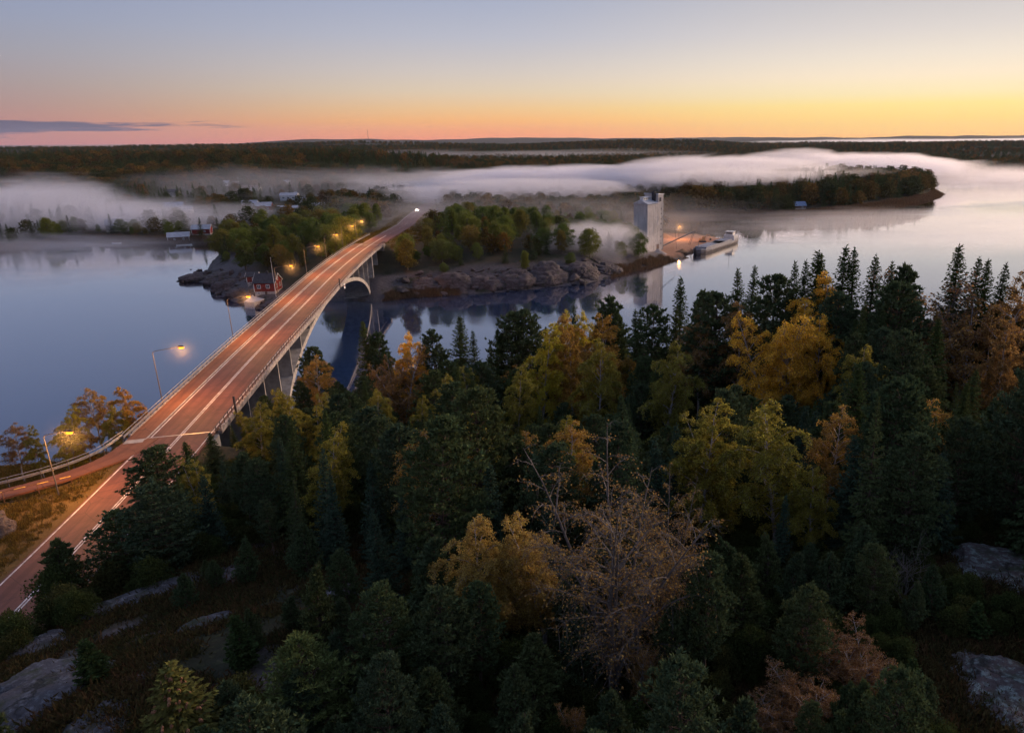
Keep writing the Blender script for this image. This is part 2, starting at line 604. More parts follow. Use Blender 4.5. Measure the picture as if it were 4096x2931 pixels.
M['cone'] = pbr('spruce_cone_scales', (.30, .14, .07), .8, scale=30, var=.4)
M['concrete'] = pbr('weathered_concrete', (.36, .32, .28), .9, scale=.6, var=.22, bump=.2)
M['deck_side'] = pbr('deck_edge_concrete', (.30, .25, .22), .9, scale=1.2, var=.35)
M['steel'] = pbr('galvanised_steel', (.36, .345, .33), .45, .7, scale=2, var=.15)
M['lamp_pole'] = pbr('lamp_pole_paint', (.10, .088, .085), .6, .1, scale=2, var=.15)
M['dark_steel'] = pbr('dark_steel', (.07, .06, .06), .6, .5, scale=2)
M['paint'] = pbr('road_paint', (.50, .46, .43), .7, scale=1.3, var=.35)
M['yellow_paint'] = pbr('yellow_rail_paint', (.80, .48, .08), .6, scale=2)
M['rust'] = pbr('rusty_post', (.17, .08, .04), .9, scale=5)
M['red_wall'] = pbr('falu_red_boards', (.21, .030, .022), .85, scale=1.2, var=.25)
M['white_trim'] = pbr('white_paint', (.74, .73, .70), .6, scale=2, var=.08)
M['white_wall'] = pbr('white_render', (.62, .60, .57), .85, scale=.8, var=.12)
M['dark_roof'] = pbr('dark_roof_felt', (.035, .035, .042), .8, scale=1.5)
M['grey_roof'] = pbr('grey_sheet_roof', (.30, .31, .35), .5, scale=.6, var=.12)
M['blue_roof'] = pbr('blue_grey_roof', (.17, .22, .32), .55, scale=.6, var=.15)
M['brown_wall'] = pbr('brown_boards', (.12, .065, .045), .85, scale=1.2)
M['grey_wall'] = pbr('grey_boards', (.22, .21, .20), .85, scale=1.2)
M['glass'] = pbr('window_glass', (.05, .06, .075), .12, spec=.9, var=.05)
M['lit_glass'] = emis('lit_window_glass', (1.0, .62, .25), 2.4)


def silo_mat():
    m, t = new_mat('silo_cladding')
    ge = t.n('ShaderNodeNewGeometry')
    mp = t.n('ShaderNodeMapping')
    mp.inputs['Scale'].default_value = (1.3, 1.3, .10)
    t.l(ge.outputs['Position'], mp.inputs[0])
    n1 = t.n('ShaderNodeTexNoise', i_Scale=1.0, i_Detail=5.0, i_Roughness=.65)
    t.l(mp.outputs[0], n1.inputs['Vector'])
    n2 = t.n('ShaderNodeTexNoise', i_Scale=.25, i_Detail=4.0)
    t.l(ge.outputs['Position'], n2.inputs['Vector'])
    c = t.mix(t.maprange(n2.outputs['Fac'], .3, .7), (.40, .375, .36, 1), (.52, .49, .47, 1))
    c = t.mix(t.math('MULTIPLY', t.maprange(n1.outputs['Fac'], .52, .72), .65), c, (.16, .14, .13, 1))   # run-off streaks
    p = t.n('ShaderNodeBsdfPrincipled', i_Roughness=.85)
    t.l(c, p.inputs['Base Color'])
    o = t.n('ShaderNodeOutputMaterial')
    t.l(p.outputs[0], o.inputs[0])
    return m


M['silo'] = silo_mat()
M['silo_roof'] = pbr('silo_roof_sheet', (.42, .44, .48), .45, .2, scale=.5, var=.15)
M['stone'] = pbr('foundation_stone', (.42, .38, .34), .9, scale=2, var=.25)
M['lamp_glow'] = emis('sodium_lamp_lens', (1.0, .30, .02), 3.0)
M['head_glow'] = emis('headlight_lens', (1.0, .90, .72), 420.0)
M['tail_glow'] = emis('small_lamp_glow', (1.0, .78, .5), 30.0)


def asphalt(name, a, b, tracks=False):
    m, t = new_mat(name)
    tc = t.n('ShaderNodeTexCoord')
    n1 = t.n('ShaderNodeTexNoise', i_Scale=.35, i_Detail=6.0, i_Roughness=.65)
    n2 = t.n('ShaderNodeTexNoise', i_Scale=14.0, i_Detail=2.0)
    t.l(tc.outputs['Object'], n1.inputs['Vector'])
    t.l(tc.outputs['Object'], n2.inputs['Vector'])
    c = t.mix(t.maprange(n1.outputs['Fac'], .3, .7), a + (1,), b + (1,))
    c = t.mix(t.math('MULTIPLY', t.maprange(n2.outputs['Fac'], .45, .7), .35), c, tuple(v * .55 for v in a) + (1,))
    # wheel tracks and repairs run along the strip: u across, v along
    uv = t.n('ShaderNodeUVMap')
    se = t.n('ShaderNodeSeparateXYZ')
    t.l(uv.outputs[0], se.inputs[0])
    cv = t.n('ShaderNodeCombineXYZ')
    t.l(t.math('MULTIPLY', se.outputs[0], 1.3), cv.inputs[0])
    t.l(t.math('MULTIPLY', se.outputs[1], .03), cv.inputs[1])
    n3 = t.n('ShaderNodeTexNoise', i_Scale=1.0, i_Detail=4.0)
    t.l(cv.outputs[0], n3.inputs['Vector'])
    c = t.mix(t.math('MULTIPLY', t.maprange(n3.outputs['Fac'], .42, .62), .45), c, tuple(v * .55 for v in a) + (1,))
    vo = t.n('ShaderNodeTexVoronoi', feature='DISTANCE_TO_EDGE', i_Scale=.22)
    t.l(tc.outputs['Object'], vo.inputs['Vector'])
    c = t.mix(t.math('MULTIPLY', t.maprange(vo.outputs['Distance'], .012, .0), .6), c, (.03, .02, .018, 1))
    p = t.n('ShaderNodeBsdfPrincipled', i_Roughness=.75)
    p.inputs['Specular IOR Level'].default_value = .35
    t.l(c, p.inputs['Base Color'])
    bp = t.n('ShaderNodeBump', i_Strength=.35, i_Distance=.02)
    t.l(n2.outputs['Fac'], bp.inputs['Height'])
    t.l(bp.outputs[0], p.inputs['Normal'])
    o = t.n('ShaderNodeOutputMaterial')
    t.l(p.outputs[0], o.inputs[0])
    return m


M['asphalt'] = asphalt('red_granite_asphalt', (.120, .046, .034), (.175, .068, .048))
M['path_asphalt'] = asphalt('cycle_path_asphalt', (.17, .064, .032), (.225, .088, .045))


def rock_mat(name, a, b, lichen, amount, moss=.3):
    m, t = new_mat(name)
    tc = t.n('ShaderNodeTexCoord')
    n1 = t.n('ShaderNodeTexNoise', i_Scale=.5, i_Detail=8.0, i_Roughness=.62)
    n2 = t.n('ShaderNodeTexNoise', i_Scale=2.2, i_Detail=8.0, i_Roughness=.7)
    n3 = t.n('ShaderNodeTexVoronoi', i_Scale=3.5)
    ge = t.n('ShaderNodeNewGeometry')
    for nn in (n1, n2, n3):
        t.l(ge.outputs['Position'], nn.inputs['Vector'])
    c = t.mix(t.maprange(n1.outputs['Fac'], .35, .65), a + (1,), b + (1,))
    c = t.mix(t.maprange(n2.outputs['Fac'], .52 - .12 * amount + .06, .66), c, lichen + (1,))
    n4 = t.n('ShaderNodeTexNoise', i_Scale=.8, i_Detail=6.0)
    mp = t.n('ShaderNodeMapping')
    mp.inputs['Location'].default_value = (31, 7, 3)
    t.l(ge.outputs['Position'], mp.inputs[0])
    t.l(mp.outputs[0], n4.inputs['Vector'])
    c = t.mix(t.maprange(n4.outputs['Fac'], .66 - .2 * moss, .72), c, (.035, .04, .016, 1))
    # fissures: a few long cracks, dark with soil
    wv = t.n('ShaderNodeTexVoronoi', feature='DISTANCE_TO_EDGE', i_Scale=.20)
    mw = t.n('ShaderNodeMapping')
    mw.inputs['Scale'].default_value = (1.0, .45, .8)
    mw.inputs['Rotation'].default_value = (.2, .3, .7)
    t.l(ge.outputs['Position'], mw.inputs[0])
    nw = t.n('ShaderNodeVectorMath', operation='MULTIPLY_ADD')
    nw.inputs[1].default_value = (2.2, 2.2, 2.2)
    t.l(n1.outputs['Color'], nw.inputs[0])
    t.l(mw.outputs[0], nw.inputs[2])
    t.l(nw.outputs[0], wv.inputs['Vector'])
    crack = t.math('MULTIPLY', t.maprange(wv.outputs['Distance'], .022, .0), t.maprange(n1.outputs['Fac'], .42, .56))
    c = t.mix(t.math('MULTIPLY', crack, .85), c, (.018, .016, .012, 1))
    sz = t.n('ShaderNodeSeparateXYZ')
    t.l(ge.outputs['Position'], sz.inputs[0])
    wet = t.maprange(t.math('ADD', sz.outputs[2], t.math('MULTIPLY', n2.outputs['Fac'], .5)), .95, .55)
    c = t.mix(t.math('MULTIPLY', wet, .8), c, (.016, .014, .013, 1))      # dark weed band along the waterline
    p = t.n('ShaderNodeBsdfPrincipled', i_Roughness=.9)
    t.l(c, p.inputs['Base Color'])
    bp = t.n('ShaderNodeBump', i_Strength=.9, i_Distance=.3)
    t.l(t.math('SUBTRACT', t.math('ADD', n2.outputs['Fac'], t.math('MULTIPLY', n3.outputs['Distance'], .2)), t.math('MULTIPLY', crack, .8)), bp.inputs['Height'])
    t.l(bp.outputs[0], p.inputs['Normal'])
    o = t.n('ShaderNodeOutputMaterial')
    t.l(p.outputs[0], o.inputs[0])
    return m


M['granite'] = rock_mat('grey_granite', (.046, .042, .049), (.080, .072, .080), (.15, .15, .165), .8, .95)
M['lichen_rock'] = rock_mat('pale_lichen_rock', (.060, .042, .042), (.095, .070, .068), (.22, .27, .25), 1.0, .8)
M['red_granite'] = rock_mat('pink_shore_granite', (.050, .036, .036), (.090, .066, .064), (.125, .11, .11), .5, .5)


def ground_mat():
    m, t = new_mat('forest_floor')
    ge = t.n('ShaderNodeNewGeometry')
    at = t.n('ShaderNodeAttribute', attribute_name='cover')
    se = t.n('ShaderNodeSeparateColor')
    t.l(at.outputs['Color'], se.inputs[0])
    n1 = t.n('ShaderNodeTexNoise', i_Scale=.13, i_Detail=8.0, i_Roughness=.65)
    n2 = t.n('ShaderNodeTexNoise', i_Scale=1.7, i_Detail=6.0, i_Roughness=.65)
    for nn in (n1, n2):
        t.l(ge.outputs['Position'], nn.inputs['Vector'])
    c = t.mix(t.maprange(n1.outputs['Fac'], .35, .65), (.022, .024, .011, 1), (.050, .034, .018, 1))
    c = t.mix(t.math('MULTIPLY', t.maprange(n2.outputs['Fac'], .5, .7), .6), c, (.075, .07, .026, 1))
    rock = t.mix(t.maprange(n2.outputs['Fac'], .35, .65), (.065, .055, .056, 1), (.12, .10, .10, 1))
    rk = t.math('MULTIPLY', se.outputs[0], t.maprange(n1.outputs['Fac'], .36, .5))
    c = t.mix(rk, c, rock)
    c = t.mix(t.math('MULTIPLY', se.outputs[1], .9), c, t.mix(n2.outputs['Fac'], (.10, .065, .02, 1), (.16, .10, .035, 1)))   # dry verge grass
    c = t.mix(se.outputs[2], c, t.mix(n2.outputs['Fac'], (.30, .15, .085, 1), (.42, .22, .13, 1)))                           # bare quay gravel
    p = t.n('ShaderNodeBsdfPrincipled', i_Roughness=.95)
    p.inputs['Specular IOR Level'].default_value = .2
    t.l(c, p.inputs['Base Color'])
    bp = t.n('ShaderNodeBump', i_Strength=.6, i_Distance=.3)
    t.l(n2.outputs['Fac'], bp.inputs['Height'])
    t.l(bp.outputs[0], p.inputs['Normal'])
    o = t.n('ShaderNodeOutputMaterial')
    t.l(p.outputs[0], o.inputs[0])
    return m


M['ground'] = ground_mat()


def water_mat():
    m, t = new_mat('still_water')
    ge = t.n('ShaderNodeNewGeometry')
    mp = t.n('ShaderNodeMapping')
    mp.inputs['Scale'].default_value = (.45, 1.0, 1.0)
    t.l(ge.outputs['Position'], mp.inputs[0])
    n1 = t.n('ShaderNodeTexNoise', i_Scale=.35, i_Detail=3.0, i_Roughness=.55)
    n2 = t.n('ShaderNodeTexNoise', i_Scale=.02, i_Detail=4.0, i_Roughness=.6)
    t.l(mp.outputs[0], n1.inputs['Vector'])
    t.l(mp.outputs[0], n2.inputs['Vector'])
    df = t.n('ShaderNodeBsdfDiffuse')
    df.inputs[0].default_value = (.018, .042, .105, 1)
    gs = t.n('ShaderNodeBsdfGlossy')
    t.l(t.maprange(n2.outputs['Fac'], .38, .66, .02, .17), gs.inputs['Roughness'])
    fr = t.n('ShaderNodeFresnel', i_IOR=1.33)
    p = t.n('ShaderNodeMixShader')
    t.l(t.math('MULTIPLY', fr.outputs[0], 2.5, clamp=True), p.inputs[0])
    t.l(df.outputs[0], p.inputs[1])
    t.l(gs.outputs[0], p.inputs[2])
    bp = t.n('ShaderNodeBump', i_Strength=.2, i_Distance=.06)
    t.l(n1.outputs['Fac'], bp.inputs['Height'])
    t.l(bp.outputs[0], gs.inputs['Normal'])
    o = t.n('ShaderNodeOutputMaterial')
    t.l(p.outputs[0], o.inputs[0])
    return m


M['water'] = water_mat()

# ------------------------------------------------------------------ ground sheet (finer near the viewpoint), water
def build_ground():
    ang = np.concatenate([np.arange(-180, -56, 4.0), np.arange(-56, 46, 0.26), np.arange(46, 180.1, 4.0)])
    ang[-1] = 180.0
    rad = [3.0]
    while rad[-1] < 15500:
        rad.append(rad[-1] + max(0.85, rad[-1] * 0.0165))
    rad = np.array(rad)
    A, Rr = np.meshgrid(np.radians(ang), rad)
    X = Rr * np.sin(A)
    Y = Rr * np.cos(A)
    Z = height(X, Y)
    # woods far off stand as geometry of their own, the sheet only carries the land
    V = np.stack([X, Y, Z], -1).reshape(-1, 3)
    na, nr = len(ang), len(rad)
    i, j = np.meshgrid(np.arange(nr - 1), np.arange(na - 1), indexing='ij')
    a = i * na + j
    F = np.stack([a, a + 1, a + na + 1, a + na], -1).reshape(-1, 4)[:, ::-1]
    zz = Z.ravel()[F].max(1)
    F = F[zz > -2.9]
    me = mesh_np('ground', V, F, None, M['ground'], True)
    x, y, z = V.T
    rock = np.zeros(len(V))
    d2 = sdist(x, y, FARL)
    rock = np.maximum(rock, (1 - sst(np.abs(d2 - 6), 6, 13)) * sst(y, 235, 250) * (1 - sst(y, 345, 380)))
    rock = np.maximum(rock, 0.9 * sst(fbm(x / 7.0, y / 7.0, 61, 4), -.02, .08) * (np.hypot(x, y) < 75) * (x < 5) * (x > -48))
    rock = np.maximum(rock, sst(fbm(x / 7.0, y / 7.0, 67, 4), -.02, .08) * (np.hypot(x, y) < 62) * (x > 15))
    rd, _ = road_dist(x, y)
    gr = (1 - sst(rd, 9, 14)) * (y < 100) * (x < np.interp(y, ROAD[:, 1], ROAD[:, 0]) + 5) + (1 - sst(rd, 8, 20)) * sst(y, 296, 300) * (y < 600)
    gr = np.maximum(gr, sst(sdist(x, y, [(-140, 60), (-69, 86), (-60, 90), (-58, 40), (-140, 30)]), -2, 2))
    qy = sst(sdist(x, y, [(15, 363), (31, 358), (40, 373), (57, 402), (64, 419), (58, 430), (46, 441), (28, 436), (24, 395)]), -2, 1)
    c = np.stack([rock * (1 - gr), np.clip(gr, 0, 1) * (1 - qy), qy, np.ones(len(V))], -1).astype(np.float32)
    ca = me.color_attributes.new('cover', 'FLOAT_COLOR', 'POINT')
    ca.data.foreach_set('color', c.ravel())
    return tag(mobj('ground', me), kind='structure')


build_ground()
_w = MB().add([(-15600, -15600, 0), (15600, -15600, 0), (15600, 15600, 0), (-15600, 15600, 0)], [(0, 1, 2, 3)]).obj('water', M['water'])
tag(_w, kind='structure')


# ------------------------------------------------------------------ road strip helpers
def catmull(P, step=2.0):
    P = np.asarray(P, float)
    out = []
    n = len(P)
    for i in range(n - 1):
        p0, p1, p2, p3 = P[max(i - 1, 0)], P[i], P[i + 1], P[min(i + 2, n - 1)]
        k = max(2, int(np.linalg.norm(p2 - p1) / step))
        for t in np.arange(k) / k:
            out.append(0.5 * (2 * p1 + (p2 - p0) * t + (2 * p0 - 5 * p1 + 4 * p2 - p3) * t * t + (3 * p1 - p0 - 3 * p2 + p3) * t ** 3))
    out.append(P[-1])
    return np.array(out)


RC = catmull(ROAD)                                    # centre line
_t = np.gradient(RC[:, :2], axis=0)
_t /= np.linalg.norm(_t, axis=1)[:, None]
RN = np.stack([_t[:, 1], -_t[:, 0]], -1)              # unit normal to the east
RS = np.concatenate([[0], np.cumsum(np.linalg.norm(np.diff(RC[:, :2], axis=0), axis=1))])


def at_y(y):
    """centre-line position, eastward normal, tangent at a given y"""
    i = int(np.argmin(np.abs(RC[:, 1] - y)))
    j = min(max(i, 1), len(RC) - 2)
    k = j if RC[j, 1] <= y else j - 1
    f = (y - RC[k, 1]) / (RC[k + 1, 1] - RC[k, 1])
    p = RC[k] * (1 - f) + RC[k + 1] * f
    return p, RN[k], _t[k]


def strip(name, mat, o0, o1, dz, y0, y1, parent=None, thick=None, line=None, uv=True):
    """sheet that follows the centre line between lateral offsets o0 and o1 (constants or functions of y)"""
    C, N, S = (RC, RN, RS) if line is None else line
    k = np.where((C[:, 1] >= y0) & (C[:, 1] <= y1))[0]
    f0 = o0 if callable(o0) else (lambda y: o0)
    f1 = o1 if callable(o1) else (lambda y: o1)
    V, F = [], []
    for i in k:
        a = C[i, :2] + N[i] * f0(C[i, 1])
        b = C[i, :2] + N[i] * f1(C[i, 1])
        V += [(a[0], a[1], C[i, 2] + dz), (b[0], b[1], C[i, 2] + dz)]
        if thick:
            V += [(a[0], a[1], C[i, 2] + dz - thick), (b[0], b[1], C[i, 2] + dz - thick)]
    s = 4 if thick else 2
    n = len(k)
    for i in range(n - 1):
        q = i * s
        F.append((q, q + 1, q + s + 1, q + s))
        if thick:
            F += [(q + 2, q, q + s, q + s + 2), (q + 1, q + 3, q + s + 3, q + s + 1), (q + 3, q + 2, q + s + 2, q + s + 3)]
    if thick:
        F += [(0, 2, 3, 1), ((n - 1) * s, (n - 1) * s + 1, (n - 1) * s + 3, (n - 1) * s + 2)]
    me = bpy.data.meshes.new(name)
    me.from_pydata(V, [], F)
    if uv:
        u = me.uv_layers.new(name='UVMap')
        for lp in me.loops:
            vi = lp.vertex_index
            u.data[lp.index].uv = ((vi % 2) * abs(f1(0) - f0(0)), S[k[vi // s]])
    me.materials.append(mat)
    return mobj(name, me, parent)


road = strip('road', M['asphalt'], -4.25, 4.45, 0.0, 10, 740, thick=.3)
tag(road, kind='structure')
strip('edge_line', M['paint'], -4.02, -3.84, .006, 10, 300, road)
strip('edge_line', M['paint'], 4.0, 4.16, .006, 10, 300, road)
strip('centre_line', M['paint'], -.22, -.06, .006, 50, 330, road)
strip('centre_line', M['paint'], .08, .24, .006, 50, 330, road)
strip('edge_line', M['paint'], -4.02, -3.86, .006, 302, 520, road)
for k, y in enumerate(np.arange(336, 520, 9.0)):
    strip('centre_dash', M['paint'], -.08, .10, .006, y, y + 4.2, road)
for y in (97.2, 295.0):
    p, nn, tt = at_y(y)
    rz = math.atan2(nn[1], nn[0]) + (R(3) if y < 200 else 0)
    MB().box(-4.2, 4.4, -.14, .14, .004, .010).obj('expansion_joint', M['steel'], road, (p[0], p[1], p[2]), rz)
# zebra marks of the crossing where the car waits
p, nn, tt = at_y(492)
for k in range(8):
    MB().box(-3.6 + k * .95, -3.1 + k * .95, -1.2, 1.2, .004, .012).obj('crossing_bar', M['paint'], road, (p[0], p[1], p[2]), math.atan2(nn[1], nn[0]))


# cycle path: along the bridge, then it leaves the road to the west at the near bank
path = strip('cycle_path', M['path_asphalt'], -6.9, -4.28, .11, 96, 300, thick=.25)
tag(path, kind='structure')
strip('kerb', M['concrete'], -4.40, -4.262, .135, 96, 300, path, thick=.2)
PL = catmull([(-67.6, 97.5, 16.62), (-67.4, 93.5, 16.60), (-67.4, 89.5, 16.52), (-69.2, 85.2, 16.4), (-73.0, 81.2, 16.2), (-80, 76.5, 15.9), (-92, 70, 15.5), (-110, 62, 15.2), (-135, 54, 15.0)], 1.5)
_pt = np.gradient(PL[:, :2], axis=0)
_pt /= np.linalg.norm(_pt, axis=1)[:, None]
PN = np.stack([-_pt[:, 1], _pt[:, 0]], -1)            # towards the road side
PS = np.concatenate([[0], np.cumsum(np.linalg.norm(np.diff(PL[:, :2], axis=0), axis=1))])
strip('cycle_path_branch', M['path_asphalt'], -1.4, lambda y: 1.5 + 1.1 * float(sst(np.array(y), 86.5, 91)), .004, 0, 97.4, path, thick=.25, line=(PL, PN, PS))
p, nn, tt = at_y(96.2)
MB().box(-6.85, -4.4, -.7, .7, .118, .126).obj('threshold_slab', M['concrete'], path, (p[0], p[1], p[2]), math.atan2(nn[1], nn[0]) + R(4))
# side road by the crossing, and a track on the far bank
SL = catmull([(-128, 520, 10.2), (-113, 516, 10.0), (-106, 500, 9.7), (-103, 478, 9.9), (-97, 448, 10.6), (-92, 425, 10.8)], 3)
_st = np.gradient(SL[:, :2], axis=0)
_st /= np.linalg.norm(_st, axis=1)[:, None]
strip('side_road', M['path_asphalt'], -1.9, 1.9, .25, 0, 900, None, thick=.5, line=(SL[::-1], np.stack([_st[:, 1], -_st[:, 0]], -1)[::-1], np.arange(len(SL)) * 3.0))
tag(bpy.data.objects['side_road'], kind='structure')

# ------------------------------------------------------------------ the arch bridge
def child_world(o, parent):
    o.parent = parent
    o.location = o.location - parent.location
    return o


BY0, BY1 = 97.0, 298.0
ARC_C, ARC_A, ARC_H = 205.0, 64.0, 15.7


def arch_top(y):
    u = min(1.0, abs((y - ARC_C) / ARC_A))
    return ARC_H * math.sqrt(max(0.0, 1 - u * u))


bridge = tag(empty('arch_bridge', (-84, 205, 0)), 'long concrete arch bridge carrying the red road over the strait', 'bridge')
child_world(strip('deck', M['deck_side'], -7.3, 5.05, -.30, BY0, BY1, None, thick=.42), bridge)
child_world(strip('girder', M['concrete'], -5.2, 3.7, -.725, BY0, BY1, None, thick=.75), bridge)
child_world(strip('edge_beam', M['deck_side'], 4.72, 5.10, .16, BY0, BY1, None, thick=.75), bridge)
child_world(strip('edge_beam', M['deck_side'], -7.35, -6.92, .20, BY0, BY1, None, thick=.8), bridge)


def build_arch():
    V, F = [], []
    n = 72
    w0, w1 = -5.0, 3.5
    for i in range(n + 1):
        a = math.pi * (1 - i / n)
        ti = 1.05 + .5 * abs(math.cos(a)) ** 2
        yo = ARC_C + ARC_A * math.cos(a)
        zo = ARC_H * math.sin(a) - 1.2
        yi = ARC_C + (ARC_A - ti * 1.6) * math.cos(a)
        zi = (ARC_H - ti) * math.sin(a) - 1.2
        for (yy, zz) in ((yo, zo), (yi, zi)):
            p, nn, tt = at_y(yy)
            for w in (w0, w1):
                q = p[:2] + nn * w
                V.append((q[0], q[1], min(zz + 1.2 if zz > 0 else zz + 1.2, 15.2)))
    for i in range(n):
        a, b = i * 4, i * 4 + 4
        F += [(a, a + 1, b + 1, b), (a + 3, a + 2, b + 2, b + 3), (a + 1, a + 3, b + 3, b + 1), (a + 2, a, b, b + 2)]
    F += [(0, 2, 3, 1), (n * 4, n * 4 + 1, n * 4 + 3, n * 4 + 2)]
    me = bpy.data.meshes.new('arch')
    me.from_pydata(V, [], F)
    me.materials.append(M['concrete'])
    child_world(mobj('arch', me), bridge)


build_arch()


def cross_wall(y, z0, name='cross_wall', th=.36, w0=-5.0, w1=3.45):
    p, nn, tt = at_y(y)
    o = MB().box(w0, w1, -th / 2, th / 2, z0, 15.3).obj(name, M['concrete'], None, (p[0], p[1], 0), math.atan2(nn[1], nn[0]))
    return child_world(o, bridge)


for y in (150.0, 160.5, 171.0, 239.5, 249.5, 258.5):
    cross_wall(y, arch_top(y) - .5)
for y in (107.0, 118.0, 128.7, 139.5):
    cross_wall(y, hz(at_y(y)[0][0], y) - 3.0)
cross_wall(267.0, 1.0)
pier = cross_wall(277.0, 3.0, 'pier', 1.5, -5.1, 3.6)
cross_wall(288.0, 6.0)
for y, s in ((97.6, -1), (297.4, 1)):
    p, nn, tt = at_y(y)
    o = MB().box(-7.2, 5.0, -2.0, 1.2 if s < 0 else 2.0, 8.0 if s < 0 else 9.0, 15.9).obj('abutment', M['concrete'], None, (p[0], p[1] - 1.0 * (s < 0), 0), math.atan2(nn[1], nn[0]))
    child_world(o, bridge)
# footing blocks where the arch stands
for y in (142.0, 268.0):
    p, nn, tt = at_y(y)
    o = MB().box(-6, 4.4, -2.2, 2.2, -2.5, .9).obj('footing', M['concrete'], None, (p[0], p[1], 0), math.atan2(nn[1], nn[0]))
    child_world(o, bridge)
# spray-painted scrawl low on the pier
p, nn, tt = at_y(277.0)
g = MB()
rg = random.Random(4)
for k in range(9):
    x0 = -1.3 + k * .5
    pts = [(x0 + rg.uniform(-.1, .3), -.78, 6.2 + rg.uniform(0, 1.1)) for _ in range(5)]
    for a, b in zip(pts[:-1], pts[1:]):
        dx, dz = b[0] - a[0], b[2] - a[2]
        L = math.hypot(dx, dz) + 1e-6
        ox, oz = -dz / L * .055, dx / L * .055
        g.add([(a[0] - ox, a[1], a[2] - oz), (a[0] + ox, a[1], a[2] + oz), (b[0] + ox, b[1], b[2] + oz), (b[0] - ox, b[1], b[2] - oz)], [(0, 1, 2, 3)])
gr = g.obj('graffiti', M['white_trim'], None, (p[0], p[1], 0), math.atan2(nn[1], nn[0]))
gr.parent = pier
gr.location = (0, -.012, 0)
gr.rotation_euler = (0, 0, 0)

# railings
def rail_line(off, z, r, mat, name, y0, y1, n=5):
    k = np.where((RC[:, 1] >= y0) & (RC[:, 1] <= y1))[0]
    pts = [(RC[i, 0] + RN[i, 0] * off, RC[i, 1] + RN[i, 1] * off, RC[i, 2] + z) for i in k]
    o = MB().tube(pts, r, n).obj(name, mat)
    return child_world(o, bridge)


def beam_line(off, z0, z1, th, mat, name, y0, y1):
    o = strip(name, mat, off - th / 2, off + th / 2, z1, y0, y1, None, thick=z1 - z0)
    return child_world(o, bridge)


rail_line(-7.12, 1.22, .045, M['steel'], 'top_rail', 96, 330)
beam_line(-7.02, .58, .88, .10, M['steel'], 'guard_beam', 96, 330)
rail_line(4.9, 1.16, .05, M['dark_steel'], 'top_rail', 92, 300)
rail_line(4.9, .72, .03, M['dark_steel'], 'middle_rail', 92, 300)
rail_line(4.9, .40, .03, M['dark_steel'], 'lower_rail', 92, 300)
post_me = MB().box(-.05, .05, -.05, .05, 0, 1.12).mesh('railing_post', M['dark_steel'])
for off, step in ((-7.12, 2.4), (4.9, 2.0)):
    for y in np.arange(96.5, 299, step):
        p, nn, tt = at_y(y)
        q = p[:2] + nn * off
        o = bpy.data.objects.new('railing_post', post_me)
        o.location = (q[0], q[1], p[2] + .1)
        o.rotation_euler = (0, 0, math.atan2(nn[1], nn[0]))
        link(o)
        child_world(o, bridge)
# thicker posts with a box at the near end and at mid span on the east side
for y, h in ((105.5, 2.5), (206.0, 2.2)):
    p, nn, tt = at_y(y)
    q = p[:2] + nn * 5.15
    o = MB().box(-.12, .12, -.12, .12, -.8, h).obj('end_post', M['dark_steel'], None, (q[0], q[1], p[2]), 0)
    child_world(o, bridge)

# navigation mark hung outside the railing over the fairway
p, nn, tt = at_y(212.0)
q = p[:2] + nn * 5.35
nm = tag(empty('navigation_mark', (q[0], q[1], p[2] - 1.0)), 'small white and red navigation board hung on the bridge edge at mid arch', 'sign')
MB().box(-.04, .04, -.5, .5, -.9, .5).obj('board', M['white_trim'], nm)
MB().box(.042, .06, -.5, .5, -.2, .12).obj('stripe', M['red_wall'], nm)
MB().box(-.25, -.04, -.06, .06, .3, .42).obj('bracket', M['dark_steel'], nm)


# ------------------------------------------------------------------ street lamps
def lamp_light(name, parent, loc, power, col=(1.0, .43, .11), size=.25, cone=None):
    kind = 'SPOT' if cone else 'POINT'
    L = bpy.data.lights.new(name, kind)
    L.energy = power
    L.color = col
    L.shadow_soft_size = size
    if cone:
        L.spot_size = R(cone)
        L.spot_blend = .6
    o = bpy.data.objects.new(name, L)
    o.location = loc
    return link(o, parent)


def street_lamp(x, y, z, h, arm, az, label, power=2600, lit=True, lean=0.0, rise=.55, group='street lamps along the bridge'):
    t = tag(empty('street_lamp', (x, y, z), az), label, 'street lamp', group)
    MB().tube([(0, 0, -.6), (0, 0, 2.2), (lean * .5, 0, h * .6), (lean, 0, h - .25)], [.09, .08, .065, .05], 8).obj('pole', M['lamp_pole'], t)
    MB().tube([(lean, 0, h - .3), (lean + .12, 0, h - .05), (lean + .45, 0, h + .10), (lean + arm, 0, h + rise)], [.06, .055, .05, .045], 6).obj('arm', M['lamp_pole'], t)
    hd = MB()
    hd.tube([(arm - .25 + lean, 0, h + rise), (arm + lean, 0, h + rise + .06), (arm + .5 + lean, 0, h + rise + .07), (arm + .75 + lean, 0, h + rise + .02)], [.06, .15, .17, .08], 8)
    head = hd.obj('lamp_head', M['dark_steel'], t)
    if lit:
        ln = MB()
        ln.tube([(arm - .05 + lean, 0, h + rise - .10), (arm + .1 + lean, 0, h + rise - .17), (arm + .6 + lean, 0, h + rise - .17), (arm + .75 + lean, 0, h + rise - .10)], [.10, .20, .20, .10], 10)
        ln.obj('lens', M['lamp_glow'], head)
        lamp_light('lamp_light', t, (arm + .3 + lean, 0, h + rise - .52), power)
    return t


